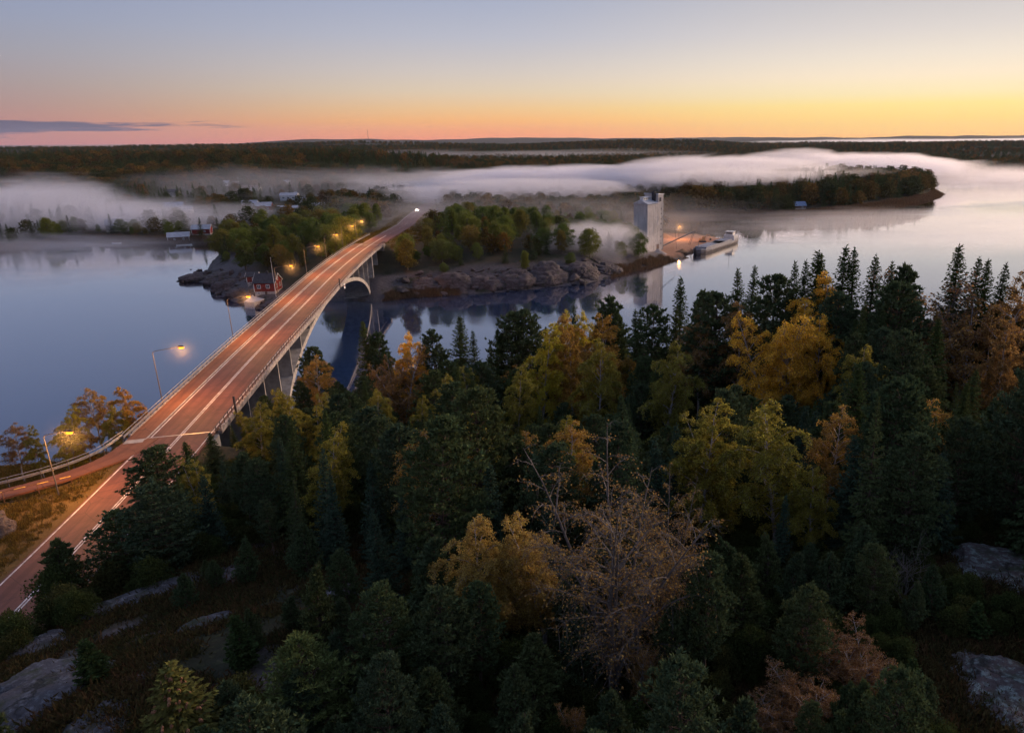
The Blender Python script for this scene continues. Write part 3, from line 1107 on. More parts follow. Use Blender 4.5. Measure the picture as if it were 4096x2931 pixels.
_side = 'outside the water-side railing'
for i, (y, lab) in enumerate([(112.0, 'tall street lamp on the bridge nearest the grassy verge, standing against open water'),
                              (150.5, 'street lamp whose glow hangs over the terrace by the red house'),
                              (189.0, 'street lamp on the bridge beside the flagpole and the red house gable'),
                              (224.5, 'street lamp on the bridge third from the far joint, before dark trees'),
                              (254.0, 'street lamp on the bridge second from the far joint, before dark trees'),
                              (281.5, 'last street lamp on the bridge, just before the far joint')]):
    p, nn, tt = at_y(y)
    q = p[:2] - nn * 7.55
    street_lamp(q[0], q[1], p[2] + .1, 8.6, 3.9, math.atan2(nn[1], nn[0]), lab, 7200)
street_lamp(-67.1, 79.2, hz(-67.1, 79.2), 7.9, 2.9, R(-2), 'street lamp on the grass between cycle path and road, beside yellow birch', 6800)
for (x, y, lab, lit) in ((-108.6, 312.0, 'lit street lamp beyond the far end of the bridge, close beside its twin glow', True),
                         (-117.5, 372.0, 'unlit street lamp on the far road verge before the bend', False),
                         (-131.0, 428.0, 'unlit street lamp farther up the misty far road', False)):
    rd_, rz_ = road_dist(np.array([x]), np.array([y]))
    street_lamp(x, y, float(rz_[0]) - .3, 8.0, 2.6, R(-8), lab, 7000, lit)

# ------------------------------------------------------------------ guard rail along the path branch, yellow-black rail on the verge
gl = tag(empty('guard_rail', tuple(PL[10])), 'long galvanised guard rail on the water side of the branching cycle path', 'guard rail')
def pl_line(off, z, i0, i1):
    return [(PL[i, 0] - gl.location.x - PN[i, 0] * off, PL[i, 1] - gl.location.y - PN[i, 1] * off, PL[i, 2] - gl.location.z + z) for i in range(i0, i1)]
NPL = len(PL)
MB().tube(pl_line(2.1, 1.15, 1, NPL), .045, 5).obj('top_rail', M['steel'], gl)
for z in (.5, .62, .74):
    MB().tube(pl_line(2.1, z, 1, NPL), .075, 5).obj('guard_beam', M['steel'], gl)
gp = MB().box(-.05, .05, -.05, .05, -.5, 1.12).mesh('guard_post', M['dark_steel'])
for i in range(1, NPL, 2):
    q = pl_line(2.1, 0, i, i + 1)[0]
    mobj('guard_post', gp, gl, q)

br = tag(empty('barrier_rail', (-75, 78.2, 15.8)), 'low rusty post rail with yellow segments between cycle path and grass', 'barrier')
B0, B1 = Vector((-67.9, 82.6, 0)), Vector((-96, 63.6, 0))
nseg = 30
def bpt(f):
    q = B0.lerp(B1, f)
    return Vector((q.x, q.y, 16.35 - 1.0 * f)) - br.location
for k in range(nseg):
    a, b = bpt(k / nseg), bpt((k + .985) / nseg)
    MB().tube([a + Vector((0, 0, .75)), b + Vector((0, 0, .75))], .05, 5).obj('rail_segment', M['yellow_paint'] if k % 2 == 0 else M['rust'], br)
for k in range(0, nseg + 1, 3):
    a = bpt(k / nseg)
    MB().tube([a + Vector((0, 0, -.6)), a + Vector((0, 0, .72))], .05, 5).obj('post', M['rust'], br)

# ------------------------------------------------------------------ buildings
def house(name, loc, rz, L, W, H, roof_h, wall, roof, label, cat='house', base=.6, chimney=True, wins=(), over=.4, lit=(), group=None, trim=True, door=None, slab=None):
    """gabled house: ridge along local x (length L), depth W; wins: (face, u, z, w, h); origin at the middle of its base"""
    t = tag(empty(name, loc, rz), label, cat, group)
    l, w = L / 2, W / 2
    MB().box(-l + .05, l - .05, -w + .05, w - .05, -3.0, base).obj('foundation', M['stone'], t)
    m = MB()
    p = [(-l, -w, base), (l, -w, base), (l, w, base), (-l, w, base), (-l, -w, H), (l, -w, H), (l, w, H), (-l, w, H), (-l, 0, H + roof_h), (l, 0, H + roof_h)]
    m.add(p, [(0, 3, 2, 1), (0, 1, 5, 4), (2, 3, 7, 6), (1, 2, 6, 9, 5), (3, 0, 4, 8, 7), (4, 5, 9, 8), (6, 7, 8, 9)])
    m.obj('wall', wall, t)
    s = roof_h / w
    th = .14
    r = MB()
    for sg in (-1, 1):
        e = w + over
        y0, z0 = sg * e, H - over * s + .03
        y1, z1 = 0.0, H + roof_h + .03
        q = [(-l - over, y0, z0), (l + over, y0, z0), (l + over, y1, z1), (-l - over, y1, z1)]
        r.add(q + [(a, b, c + th) for a, b, c in q], [(0, 3, 2, 1), (4, 5, 6, 7), (0, 1, 5, 4), (1, 2, 6, 5), (3, 0, 4, 7)] if sg < 0 else [(0, 1, 2, 3), (7, 6, 5, 4), (4, 5, 1, 0), (5, 6, 2, 1), (7, 4, 0, 3)])
    ro = r.obj('roof', roof, t)
    if chimney:
        MB().box(-.35 + l * .1, .35 + l * .1, -.3, .3, H + roof_h - .5, H + roof_h + .9).obj('chimney', M['dark_roof'], ro)
    if trim:
        for sx in (-1, 1):
            for sy in (-1, 1):
                MB().box(sx * l - .09, sx * l + .09, sy * w - .09, sy * w + .09, base, H - .02).obj('corner_board', M['white_trim'], t)
        for sx in (-1, 1):
            for sg in (-1, 1):
                e = w + over
                x0 = sx * (l + over)
                MB().add([(x0, sg * e, H - over * s - .1), (x0, 0, H + roof_h - .1), (x0, 0, H + roof_h + .18), (x0, sg * e, H - over * s + .18),
                          (x0 + sx * .05, sg * e, H - over * s - .1), (x0 + sx * .05, 0, H + roof_h - .1), (x0 + sx * .05, 0, H + roof_h + .18), (x0 + sx * .05, sg * e, H - over * s + .18)],
                         [(0, 1, 2, 3), (4, 7, 6, 5), (0, 4, 5, 1), (3, 2, 6, 7)]).obj('barge_board', M['white_trim'], ro)
    for i, (fc, u, z, ww, hh) in enumerate(wins):
        # local frame of the face: u along it, outwards normal
        if fc == 'S':
            mat = Matrix.Translation((u, -w, z))
        elif fc == 'N':
            mat = Matrix.Translation((u, w, z)) @ Matrix.Rotation(math.pi, 4, 'Z')
        elif fc == 'E':
            mat = Matrix.Translation((l, u, z)) @ Matrix.Rotation(math.pi / 2, 4, 'Z')
        else:
            mat = Matrix.Translation((-l, u, z)) @ Matrix.Rotation(-math.pi / 2, 4, 'Z')
        f = MB()
        fw = .12
        f.box(-ww / 2 - fw, ww / 2 + fw, -.06, -.004, -hh / 2 - fw, -hh / 2, mat)
        f.box(-ww / 2 - fw, ww / 2 + fw, -.06, -.004, hh / 2, hh / 2 + fw, mat)
        f.box(-ww / 2 - fw, -ww / 2, -.06, -.004, -hh / 2, hh / 2, mat)
        f.box(ww / 2, ww / 2 + fw, -.06, -.004, -hh / 2, hh / 2, mat)
        f.box(-.035, .035, -.05, -.004, -hh / 2, hh / 2, mat)
        fo = f.obj('window', M['white_trim'], t)
        for sx in (-1, 1):
            x0, x1 = (-ww / 2, -.04) if sx < 0 else (.04, ww / 2)
            MB().box(x0, x1, -.03, -.006, -hh / 2, hh / 2, mat).obj('pane', M['lit_glass'] if i in lit else M['glass'], fo)
    if door:
        fc, u, z0, dw, dh = door
        d = MB().box(u - dw / 2, u + dw / 2, -w - .06, -w - .004, z0, z0 + dh).obj('door', M['brown_wall'], t)
        MB().box(u + dw / 2 - .2, u + dw / 2 - .1, -w - .12, -w - .07, z0 + .95, z0 + 1.05).obj('handle', M['steel'], d)
    return t


# red house by the terrace
house('red_house', (-127.0, 265.0, 3.35), R(4), 7.4, 7.0, 4.2, 2.75, M['red_wall'], M['dark_roof'],
      'red wooden house with white corner boards on the rocky point beside the bridge', base=.95,
      wins=[('S', -1.95, 2.75, 1.05, 1.25), ('S', 1.25, 2.75, 1.05, 1.25), ('E', -1.5, 2.6, .85, 1.2), ('E', 1.7, 2.7, .85, 1.2), ('E', -.1, 5.2, .85, 1.1), ('S', -2.3, .25, .9, .35)],
      door=('S', .35, -.9, .8, 1.75))
house('red_shed', (-137.5, 276.0, hz(-137.5, 276)), R(10), 3.8, 3.4, 2.5, 1.2, M['red_wall'], M['dark_roof'], 'small dark red shed half hidden behind the red house', 'shed', chimney=False, base=.25, wins=[('S', 0.5, 1.5, .6, .7)])
ter = MB().prism([(-133.0, 265.2), (-130.6, 252.9), (-126.6, 251.6), (-124.8, 259.0), (-127.2, 261.2)], -1.0, 2.45).obj('terrace', pbr('pale_terrace_boards', (.44, .42, .41), .8, scale=2.0, var=.15))
tag(ter, 'pale grey boarded terrace at the water below the red house', 'terrace')
fp = tag(empty('flagpole', (-121.6, 258.6, hz(-121.6, 258.6))), 'thin white flagpole standing in front of the red house', 'flagpole')
MB().tube([(0, 0, -.4), (0, 0, 7), (0, 0, 14.0)], [.08, .06, .035], 6).obj('pole', M['white_trim'], fp)
MB().tube([(0, 0, 14.0), (0, 0, 14.12), (0, 0, 14.24)], [.03, .10, .03], 8).obj('knob', M['white_trim'], fp)
house('grey_roofed_cottage', (-162.5, 371.0, hz(-162.5, 371)), R(-12), 9.5, 6.5, 2.7, 1.9, M['grey_wall'], M['blue_roof'], 'low cottage with pale blue-grey roof among trees behind the point', 'cottage', wins=[('S', -2, 1.5, 1.0, .9), ('S', 2, 1.5, 1.0, .9)])
# boathouses at the cove
bh = house('boathouse', (-254, 430, hz(-254, 430) * .3 + .3), R(22), 11, 6.5, 2.9, 2.2, M['brown_wall'], M['grey_roof'], 'brown boathouse with pale metal roof at the edge of the cove', 'boathouse', chimney=False, base=.3, wins=[('S', -2, 1.5, .8, .8), ('S', 2.5, 1.5, .8, .8)])
house('boathouse', (-247, 443, hz(-247, 443) + .2), R(14), 10, 6, 3.2, 2.2, M['red_wall'], M['grey_roof'], 'second boathouse behind the cove, dark red under pale metal roof', 'boathouse', chimney=False, base=.3, wins=[('S', 2, 1.7, .8, .8)])

VIL = [  # x, y, rz, L, W, H, roof_h, wall, roof, label, windows, lit
    (-268, 566, 12, 17, 9, 3.6, 2.6, 'red_wall', 'grey_roof', 'long dark red village house with pale roof and one glowing window', [('S', -6.5, 2.0, 1.2, 1.2), ('S', -2.5, 2.0, 1.2, 1.2), ('S', 2.5, 2.0, 1.2, 1.2), ('S', 6.0, 2.0, 1.2, 1.2)], (0,)),
    (-287, 590, 12, 11, 8, 3.2, 2.2, 'white_wall', 'grey_roof', 'white gabled house adjoining the long red village house', [('S', -2, 1.9, 1.2, 1.1), ('S', 2.5, 1.9, 1.2, 1.1)], ()),
    (-222, 556, 18, 13, 8, 3.4, 2.4, 'white_wall', 'grey_roof', 'white village house with a bright lamp at its corner', [('S', -3.5, 2.0, 1.2, 1.2), ('S', 3.5, 2.0, 1.2, 1.2)], ()),
    (-240, 550, 10, 14, 7, 2.8, 1.3, 'grey_wall', 'grey_roof', 'long low grey outbuilding in front of the village', [('S', -3, 1.6, 1.6, .9)], ()),
    (-280, 648, 8, 14, 9, 4.4, 2.0, 'white_wall', 'grey_roof', 'white two-tier village house uphill of the long red one', [('S', -4, 2.4, 1.6, 1.2), ('S', 0, 2.4, 1.6, 1.2), ('S', 4, 2.4, 1.6, 1.2)], ()),
    (-260, 622, 8, 9, 7, 3.0, 1.8, 'white_wall', 'grey_roof', 'small white annex standing between two white village houses', [('S', 0, 1.7, 1.4, 1.1)], ()),
    (-357, 737, 5, 20, 9, 3.6, 1.4, 'white_wall', 'brown_wall', 'long pale bungalow with a flat brown roof in the misty village', [('S', -6, 2.2, 1.8, 1.2), ('S', -1, 2.2, 1.8, 1.2), ('S', 5, 2.2, 1.8, 1.2)], ()),
    (-342, 812, 12, 24, 10, 4.2, 1.4, 'white_wall', 'grey_roof', 'wide white house with a row of windows high in the misty village', [('S', -8, 2.4, 2, 1.4), ('S', -3, 2.4, 2, 1.4), ('S', 2, 2.4, 2, 1.4), ('S', 7, 2.4, 2, 1.4)], ()),
    (-436, 880, 6, 20, 10, 4.2, 1.6, 'white_wall', 'white_wall', 'topmost white house of the misty village, under the autumn trees', [('S', -5, 2.4, 2, 1.4), ('S', 0, 2.4, 2, 1.4), ('S', 5, 2.4, 2, 1.4)], ()),
    (-413, 806, 14, 16, 9, 3.2, 2.4, 'white_wall', 'grey_roof', 'small white hipped house with pale roof at the village edge', [('S', -3, 1.9, 1.4, 1.2), ('S', 3, 1.9, 1.4, 1.2)], ()),
    (-334, 566, 20, 13, 9, 3.2, 3.4, 'grey_wall', 'blue_roof', 'house with a steep blue-grey roof at the left of the village', [('S', 2, 1.9, 1.4, 1.2)], ()),
    (-314, 546, 16, 9, 7, 3.4, 1.8, 'white_wall', 'grey_roof', 'white cottage beside the steep blue-grey roof', [('S', -2, 1.9, 1.2, 1.1), ('S', 2, 1.9, 1.2, 1.1)], ()),
    (-309, 458, 24, 9, 8, 4.0, 3.2, 'grey_wall', 'grey_roof', 'gabled house dim in the fog on the cove shore', [('S', -2, 2.2, 1.0, 1.2), ('S', 2, 2.2, 1.0, 1.2)], ()),
    (-396, 674, 10, 10, 8, 3.6, 2.4, 'grey_wall', 'dark_roof', 'small grey house lost in fog behind the village poles', [('S', 0, 2.0, 1.2, 1.1)], ()),
]
for (x, y, rz, L, W, H, rh, wl, rf, lab, wn, lt) in VIL:
    house('village_house', (x, y, hz(x, y)), R(rz), L, W, H, rh, M[wl], M[rf], lab, wins=wn, lit=lt, trim=False, group='houses of the misty village', chimney=(L > 12))
house('hill_house', (-838, 1150, hz(-838, 1150) + 1), R(30), 18, 11, 6.5, 4.5, M['white_wall'], M['dark_roof'], 'lone pale gabled house high on the dark wooded hill', wins=[('S', -5, 3.5, 2, 2), ('S', 0, 3.5, 2, 2), ('S', 5, 3.5, 2, 2), ('E', 0, 3.5, 2, 2)], trim=False)
house('farm_hall', (-640, 1640, hz(-640, 1640) + 4), R(10), 46, 18, 6, 3, M['white_wall'], M['white_wall'], 'distant long hall with a white roof in the valley behind the woods', 'hall', wins=[('S', -12, 3, 4, 2), ('S', 12, 3, 4, 2)], trim=False, chimney=False)
house('dark_red_house', (110, 698, hz(110, 698)), R(-4), 15, 9, 3.8, 3.0, M['red_wall'], M['dark_roof'], 'dark red house with white windows among trees beyond the silo', wins=[('S', -4.5, 2.1, 1.3, 1.3), ('S', 0, 2.1, 1.3, 1.3), ('S', 4.5, 2.1, 1.3, 1.3)], trim=False)
house('pale_house', (135, 745, hz(135, 745) + 1), R(-4), 16, 9, 4.0, 3.0, M['grey_wall'], M['dark_roof'], 'pale house just uphill of the dark red house beyond the silo', wins=[('S', -5, 2.4, 1.8, 1.5), ('S', 0, 2.4, 1.8, 1.5), ('S', 5, 2.4, 1.8, 1.5)], trim=False)
house('shore_hut', (152, 597, hz(152, 597) + .2), R(12), 9.5, 6.5, 2.6, 2.9, M['brown_wall'], M['blue_roof'], 'shore hut with a steep blue roof by the reeds', 'hut', chimney=False, wins=[('S', 1.5, 1.5, .9, .9)], trim=False)

# utility poles in the village
for (x, y, h, lab) in ((-243, 588, 14, 'tall pale pole rising beside the long red village house'), (-352, 640, 15, 'tall pole in the fog over the village trees'),
                       (-300, 480, 13, 'pole dim in the fog behind the cove house'), (-330, 770, 15, 'pole between the upper village houses'), (-118, 500, 9, 'dark pole with a stay at the crossing')):
    z = hz(x, y)
    u = tag(empty('utility_pole', (x, y, z)), lab, 'pole', 'poles of the village')
    MB().tube([(0, 0, -.5), (0, 0, h)], [.17, .11], 6).obj('pole', M['grey_bark'], u)
    MB().box(-1.0, 1.0, -.08, .08, h - 1.0, h - .82).obj('crossarm', M['grey_bark'], u)
mast = tag(empty('radio_mast', (-2960, 9300, 85)), 'hair-thin radio mast on the far blue hills of the horizon', 'mast')
MB().tube([(0, 0, -30), (0, 0, 95)], [2.6, 1.8], 4).obj('lattice_shaft', M['dark_steel'], mast)
MB().tube([(0, 0, 94), (0, 0, 110)], [1.2, .8], 4).obj('antenna', M['dark_steel'], mast)
# ------------------------------------------------------------------ the silo
S0 = Vector((18.2, 366.3, 1.5))
SRZ = math.atan2(.78, .62)
silo = tag(empty('grain_silo', S0, SRZ), 'tall pale concrete grain silo with roof lantern and higher headhouse by the water', 'silo')
# local x runs along the long face (away to the right), local y into the building towards the left face
LX, LY, LH = 14.0, 8.6, 24.0


def silo_slab(name, x0, x1, y0, y1, z0, z1, mat=None, n=7):
    """upright board panels with open joints between them"""
    return MB().box(x0, x1, y0, y1, z0, z1).obj(name, mat or M['silo'], silo)


silo_slab('core', .1, LX - .1, .1, LY - .1, -1.5, LH - .1)
for k in range(8):                                     # long face: upright ribbed panels
    x0 = k * LX / 8
    for j in range(3):
        z0, z1 = -1.0 + j * 8.35, -1.0 + (j + 1) * 8.35 - .07
        silo_slab('wall_panel', x0 + .03, x0 + LX / 8 - .03, -.05 - .02 * (k % 2), .12, z0, min(z1, LH))
for k in range(5):                                     # end face towards the bridge
    y0 = k * LY / 5
    for j in range(3):
        z0, z1 = -1.0 + j * 8.35, -1.0 + (j + 1) * 8.35 - .07
        silo_slab('wall_panel', -.05 - .02 * (k % 2), .12, y0 + .03, y0 + LY / 5 - .03, z0, min(z1, LH))
rf = MB()
xe = 9.2
rf.add([(-.4, -.5, LH - .05), (xe, -.5, LH - .05), (xe, LY / 2, LH + 2.1), (-.4, LY / 2, LH + 2.1), (-.4, LY + .5, LH - .05), (xe, LY + .5, LH - .05)],
       [(0, 1, 2, 3), (3, 2, 5, 4), (0, 3, 4), (1, 5, 2), (0, 4, 5, 1)])
rfo = rf.obj('roof', M['silo_roof'], silo)
MB().box(1.0, 7.6, LY / 2 - 1.1, LY / 2 + 1.1, LH + 1.2, LH + 3.0).obj('lantern', M['white_trim'], rfo)
MB().box(.7, 7.9, LY / 2 - 1.5, LY / 2 + 1.5, LH + 3.003, LH + 3.2).obj('lantern_roof', M['silo_roof'], rfo)
for k in range(4):
    MB().box(1.5 + k * 1.5, 2.4 + k * 1.5, LY / 2 - 1.14, LY / 2 - 1.102, LH + 1.9, LH + 2.7).obj('lantern_window', M['glass'], rfo)
hh = silo_slab('headhouse', 9.3, LX - .05, .06, LY - .06, LH - .2, LH + 4.0)
MB().add([(9.0, -.2, LH + 4.0), (LX + .3, -.2, LH + 4.0), (LX + .3, LY + .2, LH + 4.0), (9.0, LY + .2, LH + 4.0), (9.0, -.2, LH + 4.7), (LX + .3, -.2, LH + 4.2), (LX + .3, LY + .2, LH + 4.2), (9.0, LY + .2, LH + 4.7)],
         [(0, 3, 2, 1), (4, 5, 6, 7), (0, 1, 5, 4), (1, 2, 6, 5), (2, 3, 7, 6), (3, 0, 4, 7)]).obj('headhouse_roof', M['silo_roof'], hh)
MB().box(10.2, 11.8, -.13, -.075, LH + .6, LH + 2.6).obj('shutter', M['dark_roof'], hh)
MB().box(8.0, 9.2, 1.5, 3.2, LH + .8, LH + 5.6).obj('elevator_shaft', M['dark_roof'], silo)
for z in (3.0, 6.5, 10.0, 13.0, 15.5, 18.0, 20.5):
    w = MB().box(11.6, 12.2, -.13, -.075, z, z + .9).obj('window', M['dark_roof'], silo)
    MB().box(11.68, 12.12, -.145, -.135, z + .1, z + .8).obj('pane', M['glass'], w)
MB().box(8.0, 10.2, -.14, -.075, .1, 3.4).obj('gate', M['brown_wall'], silo)
ld = MB()
for sx in (0, .5):
    ld.box(13.2 + sx, 13.26 + sx, -.3, -.24, 0, LH + 3.5)
for k in range(60):
    ld.box(13.24, 13.72, -.29, -.25, .4 + k * .44, .45 + k * .44)
ld.obj('ladder', M['dark_steel'], silo)
MB().tube([(11.0, -.6, 17.5), (14.5, -5.0, 12.5), (15.5, -6.2, 11.5)], .22, 6).obj('discharge_pipe', M['steel'], silo)
MB().tube([(15.5, -6.2, 11.5), (16.2, -6.6, 4.0), (16.4, -6.8, .4)], .06, 5).obj('pipe_stay', M['dark_steel'], silo)

# conveyor, yard lamp, gravel heaps, loader
cv = tag(empty('conveyor', (27, 381, 1.6)), 'long inclined loading conveyor on a single leg between silo and ship', 'conveyor')
a, b = Vector((-2, -2.0, .6)), Vector((18.0, 11.8, 7.4))
for k, (dy, nm_) in enumerate(((.45, 'side_frame'), (-.45, 'side_frame'))):
    MB().tube([a + Vector((-dy * .55, dy * .8, 0)), b + Vector((-dy * .55, dy * .8, 0))], .14, 5).obj(nm_, M['dark_steel'], cv)
MB().tube([a + Vector((0, 0, .12)), b + Vector((0, 0, .12))], .34, 4).obj('belt', M['grey_wall'], cv)
MB().tube([b, Vector((15.4, 11.4, -.1))], .10, 5).obj('support_leg', M['dark_steel'], cv)
MB().tube([b + Vector((-.6, .6, 0)), Vector((14.8, 12.6, -.1))], .10, 5).obj('support_leg', M['dark_steel'], cv)
MB().box(-3.2, -1.0, -3.0, -.9, 0, 1.6).obj('hopper', M['brown_wall'], cv)
yl = street_lamp(38.2, 414.0, 1.6, 7.0, .6, R(40), 'small lit yard lamp standing on the quay behind the conveyor', 6000, group=None)


def heap(name, x, y, r, h, mat, label, seed, cat='heap'):
    rg_ = np.random.default_rng(seed)
    n, m_ = 20, 7
    V = [(0, 0, h)]
    F = []
    for j in range(1, m_ + 1):
        f = j / m_
        for k in range(n):
            t = 2 * math.pi * k / n
            rr = r * f * (1 + .16 * math.sin(2 * t + seed) + rg_.uniform(-.07, .07))
            V.append((rr * math.cos(t), rr * math.sin(t) * .8, h * (1 - f) ** 1.15 * (1 + rg_.uniform(-.1, .1)) - .25 * (j == m_)))
    for k in range(n):
        F.append((0, 1 + k, 1 + (k + 1) % n))
        for j in range(m_ - 1):
            a_, b_ = 1 + j * n, 1 + (j + 1) * n
            F.append((a_ + k, b_ + k, b_ + (k + 1) % n, a_ + (k + 1) % n))
    me = bpy.data.meshes.new(name)
    me.from_pydata(V, [], F)
    me.materials.append(mat)
    me.polygons.foreach_set("use_smooth", np.ones(len(me.polygons), bool))
    return tag(mobj(name, me, None, (x, y, 1.6)), label, cat)


M['gravel'] = pbr('heap_gravel', (.36, .30, .26), .95, scale=6, var=.3, bump=.5)
M['woodchip'] = pbr('wood_chips', (.30, .16, .08), .95, scale=6, var=.35, bump=.5)
heap('gravel_heap', 23.5, 362.0, 4.4, 2.6, M['gravel'], 'pale gravel heap at the foot of the silo corner', 3)
heap('gravel_heap', 31.0, 426.0, 6.5, 2.2, M['woodchip'], 'low rusty heap on the quay behind the silo', 5)
heap('gravel_heap', 36.0, 368.5, 3.2, 1.5, M['woodchip'], 'small rusty heap at the quay edge near the ship bow', 8)

# wheel loader / excavator on the quay
ex = tag(empty('excavator', (50.5, 403, 1.6), R(20)), 'small orange excavator parked on the quay beside the ship', 'excavator')
M['machine'] = pbr('machine_paint', (.62, .30, .12), .5, scale=3, var=.15)
for s in (-1, 1):
    MB().tube([(-1.6, s * 1.0, .45), (1.6, s * 1.0, .45)], .45, 8).obj('track', M['dark_steel'], ex)
MB().box(-1.5, 1.3, -1.1, 1.1, .95, 2.0).obj('body', M['machine'], ex)
cb = MB().box(-.2, 1.2, -1.05, .1, 2.003, 3.2).obj('cab', M['machine'], ex)
MB().box(1.203, 1.24, -.95, 0, 2.2, 3.05).obj('windscreen', M['glass'], cb)
MB().tube([(1.2, .5, 1.7), (3.0, .5, 4.0), (4.6, .5, 3.6)], [.25, .22, .16], 6).obj('boom', M['machine'], ex)
MB().tube([(4.6, .5, 3.6), (5.2, .5, 1.6)], .16, 6).obj('stick', M['machine'], ex)
MB().box(4.8, 5.6, .1, .9, .8, 1.6).obj('bucket', M['dark_steel'], ex)
# bollards along the quay and a timber jetty below the silo
MB_b = MB().tube([(0, 0, -.3), (0, 0, .35), (0, 0, .4), (0, 0, .6)], [.14, .14, .22, .2], 8).mesh('bollard', M['dark_steel'])
for k, (x, y) in enumerate(((41.2, 374.5), (49.0, 387.5), (57.0, 401.0), (63.5, 416.0))):
    tag(mobj('bollard', MB_b, None, (x, y, 1.6)), 'small dark mooring bollard on the quay edge along the ship', 'bollard', 'mooring bollards on the quay')
jt = tag(empty('jetty', (28, 352, .2)), 'low timber jetty at the water below the silo', 'jetty')
for k in range(14):
    MB().box(-4 + k * .62, -3.42 + k * .62, -1.1, 1.1, .55, .65).obj('plank', M['grey_bark'], jt)
for sx in (-3.6, 0, 4.2):
    for sy in (-.9, .9):
        MB().tube([(sx, sy, -2.0), (sx, sy, .54)], .12, 6).obj('pile', M['grey_bark'], jt)

# ------------------------------------------------------------------ the coaster
ship = tag(empty('cargo_ship', (42.5, 367.5, 0), math.atan2(49.0, 28.5)), 'low grey coaster with open hold moored at the quay', 'ship')
SL_, SB = 55.0, 8.0     # local x: from bow (0) to stern; y: to the left of travel


def hull():
    st = [(0.0, .15, 3.3), (2.5, .55, 3.0), (6, .85, 2.6), (12, 1, 2.3), (40, 1, 2.2), (48, .96, 2.7), (53, .8, 3.2), (55, .55, 3.5)]
    V, F = [], []
    for (x, k, top) in st:
        b = SB / 2 * k
        fl = 1.5 * (x < 2) + 1.0 * (x > 54)
        V += [(x + fl * (1 if x < 2 else -1), -b * .75, -1.0), (x, -b, 1.0), (x, -b, top), (x, b, top), (x, b, 1.0), (x + fl * (1 if x < 2 else -1), b * .75, -1.0)]
    n = len(st)
    for i in range(n - 1):
        a_, b_ = i * 6, i * 6 + 6
        for k in (0, 1, 3, 4):
            F.append((a_ + k, a_ + k + 1, b_ + k + 1, b_ + k))
    F += [(0, 5, 4, 3, 2, 1), tuple((n - 1) * 6 + k for k in (0, 1, 2, 3, 4, 5))]
    m = MB()
    m.add(V, F)
    return m, st


hm, st = hull()
M['hull'] = pbr('ship_hull_paint', (.10, .085, .085), .6, scale=.7, var=.35)
M['ship_grey'] = pbr('ship_grey_paint', (.24, .24, .26), .55, scale=1, var=.15)
M['hold'] = pbr('ship_hold_rust', (.05, .035, .03), .9, scale=1)
hm.obj('hull', M['hull'], ship)
dk = MB()
for i in range(len(st) - 1):
    (x0, k0, t0), (x1, k1, t1) = st[i], st[i + 1]
    b0, b1 = SB / 2 * k0 - .12, SB / 2 * k1 - .12
    dk.add([(x0, -b0, t0 - .55), (x1, -b1, t1 - .55), (x1, b1, t1 - .55), (x0, b0, t0 - .55)], [(0, 1, 2, 3)])
dk.obj('deck', M['ship_grey'], ship)
for s in (-1, 1):
    tb = MB()
    for i in range(len(st) - 1):
        (x0, k0, t0), (x1, k1, t1) = st[i], st[i + 1]
        b0, b1 = SB / 2 * k0 + .03, SB / 2 * k1 + .03
        tb.add([(x0, s * b0, t0 - .6), (x1, s * b1, t1 - .6), (x1, s * b1, t1 + .12), (x0, s * b0, t0 + .12), (x0, s * (b0 - .12), t0 + .12), (x1, s * (b1 - .12), t1 + .12)], [(0, 1, 2, 3), (3, 2, 5, 4)])
    tb.obj('bulwark', M['ship_grey'], ship)
for s in (-1, 1):
    MB().box(7, 43, s * 3.1 - .12, s * 3.1 + .12, 1.7, 3.1).obj('hatch_coaming', M['ship_grey'], ship)
MB().box(6.8, 7.0, -3.1, 3.1, 1.7, 3.1).obj('hatch_coaming', M['ship_grey'], ship)
MB().box(43.0, 43.2, -3.1, 3.1, 1.7, 3.1).obj('hatch_coaming', M['ship_grey'], ship)
MB().box(7, 43, -2.95, 2.95, 1.72, 1.8).obj('hold_floor', M['hold'], ship)
for k in range(11):
    if 5 <= k <= 7:
        continue
    MB().box(7.1 + k * 3.26, 10.2 + k * 3.26, -3.2, 3.2, 3.12, 3.3 + .05 * (k % 2)).obj('hatch_cover', M['ship_grey'], ship)
dh = MB().box(46.0, 52.5, -3.0, 3.0, 2.0, 4.6).obj('deckhouse', M['white_wall'], ship)
wh = MB().box(46.6, 50.4, -2.1, 2.1, 4.603, 6.6).obj('wheelhouse', M['white_wall'], ship)
MB().box(46.56, 46.59, -1.9, 1.9, 5.4, 6.3).obj('window', M['glass'], wh)
for s in (-1, 1):
    MB().box(46.9, 50.1, s * 2.12 - .015, s * 2.12 + .015, 5.4, 6.2).obj('window', M['glass'], wh)
MB().box(46.2, 50.8, -2.5, 2.5, 6.603, 6.75).obj('wheelhouse_roof', M['white_wall'], wh)
MB().tube([(51.5, 0, 4.5), (51.6, 0, 6.8)], [.7, .6], 8).obj('funnel', M['ship_grey'], ship)
MB().tube([(47.5, 0, 6.7), (47.5, 0, 14.5)], [.10, .06], 5).obj('mast', M['dark_steel'], ship)
MB().tube([(4.0, 0, 2.0), (4.0, 0, 6.0)], [.14, .08], 5).obj('foremast', M['ship_grey'], ship)
MB().tube([(2.0, -1.2, 2.8), (2.0, 1.2, 2.8)], .45, 8).obj('windlass', M['dark_steel'], ship)
MB().box(9.0, 14.5, -3.95, -3.3, 3.2, 3.9).obj('lifeboat', M['white_trim'], dh)
bpy.data.objects['lifeboat'].location = (38, 6.6, 1.0)

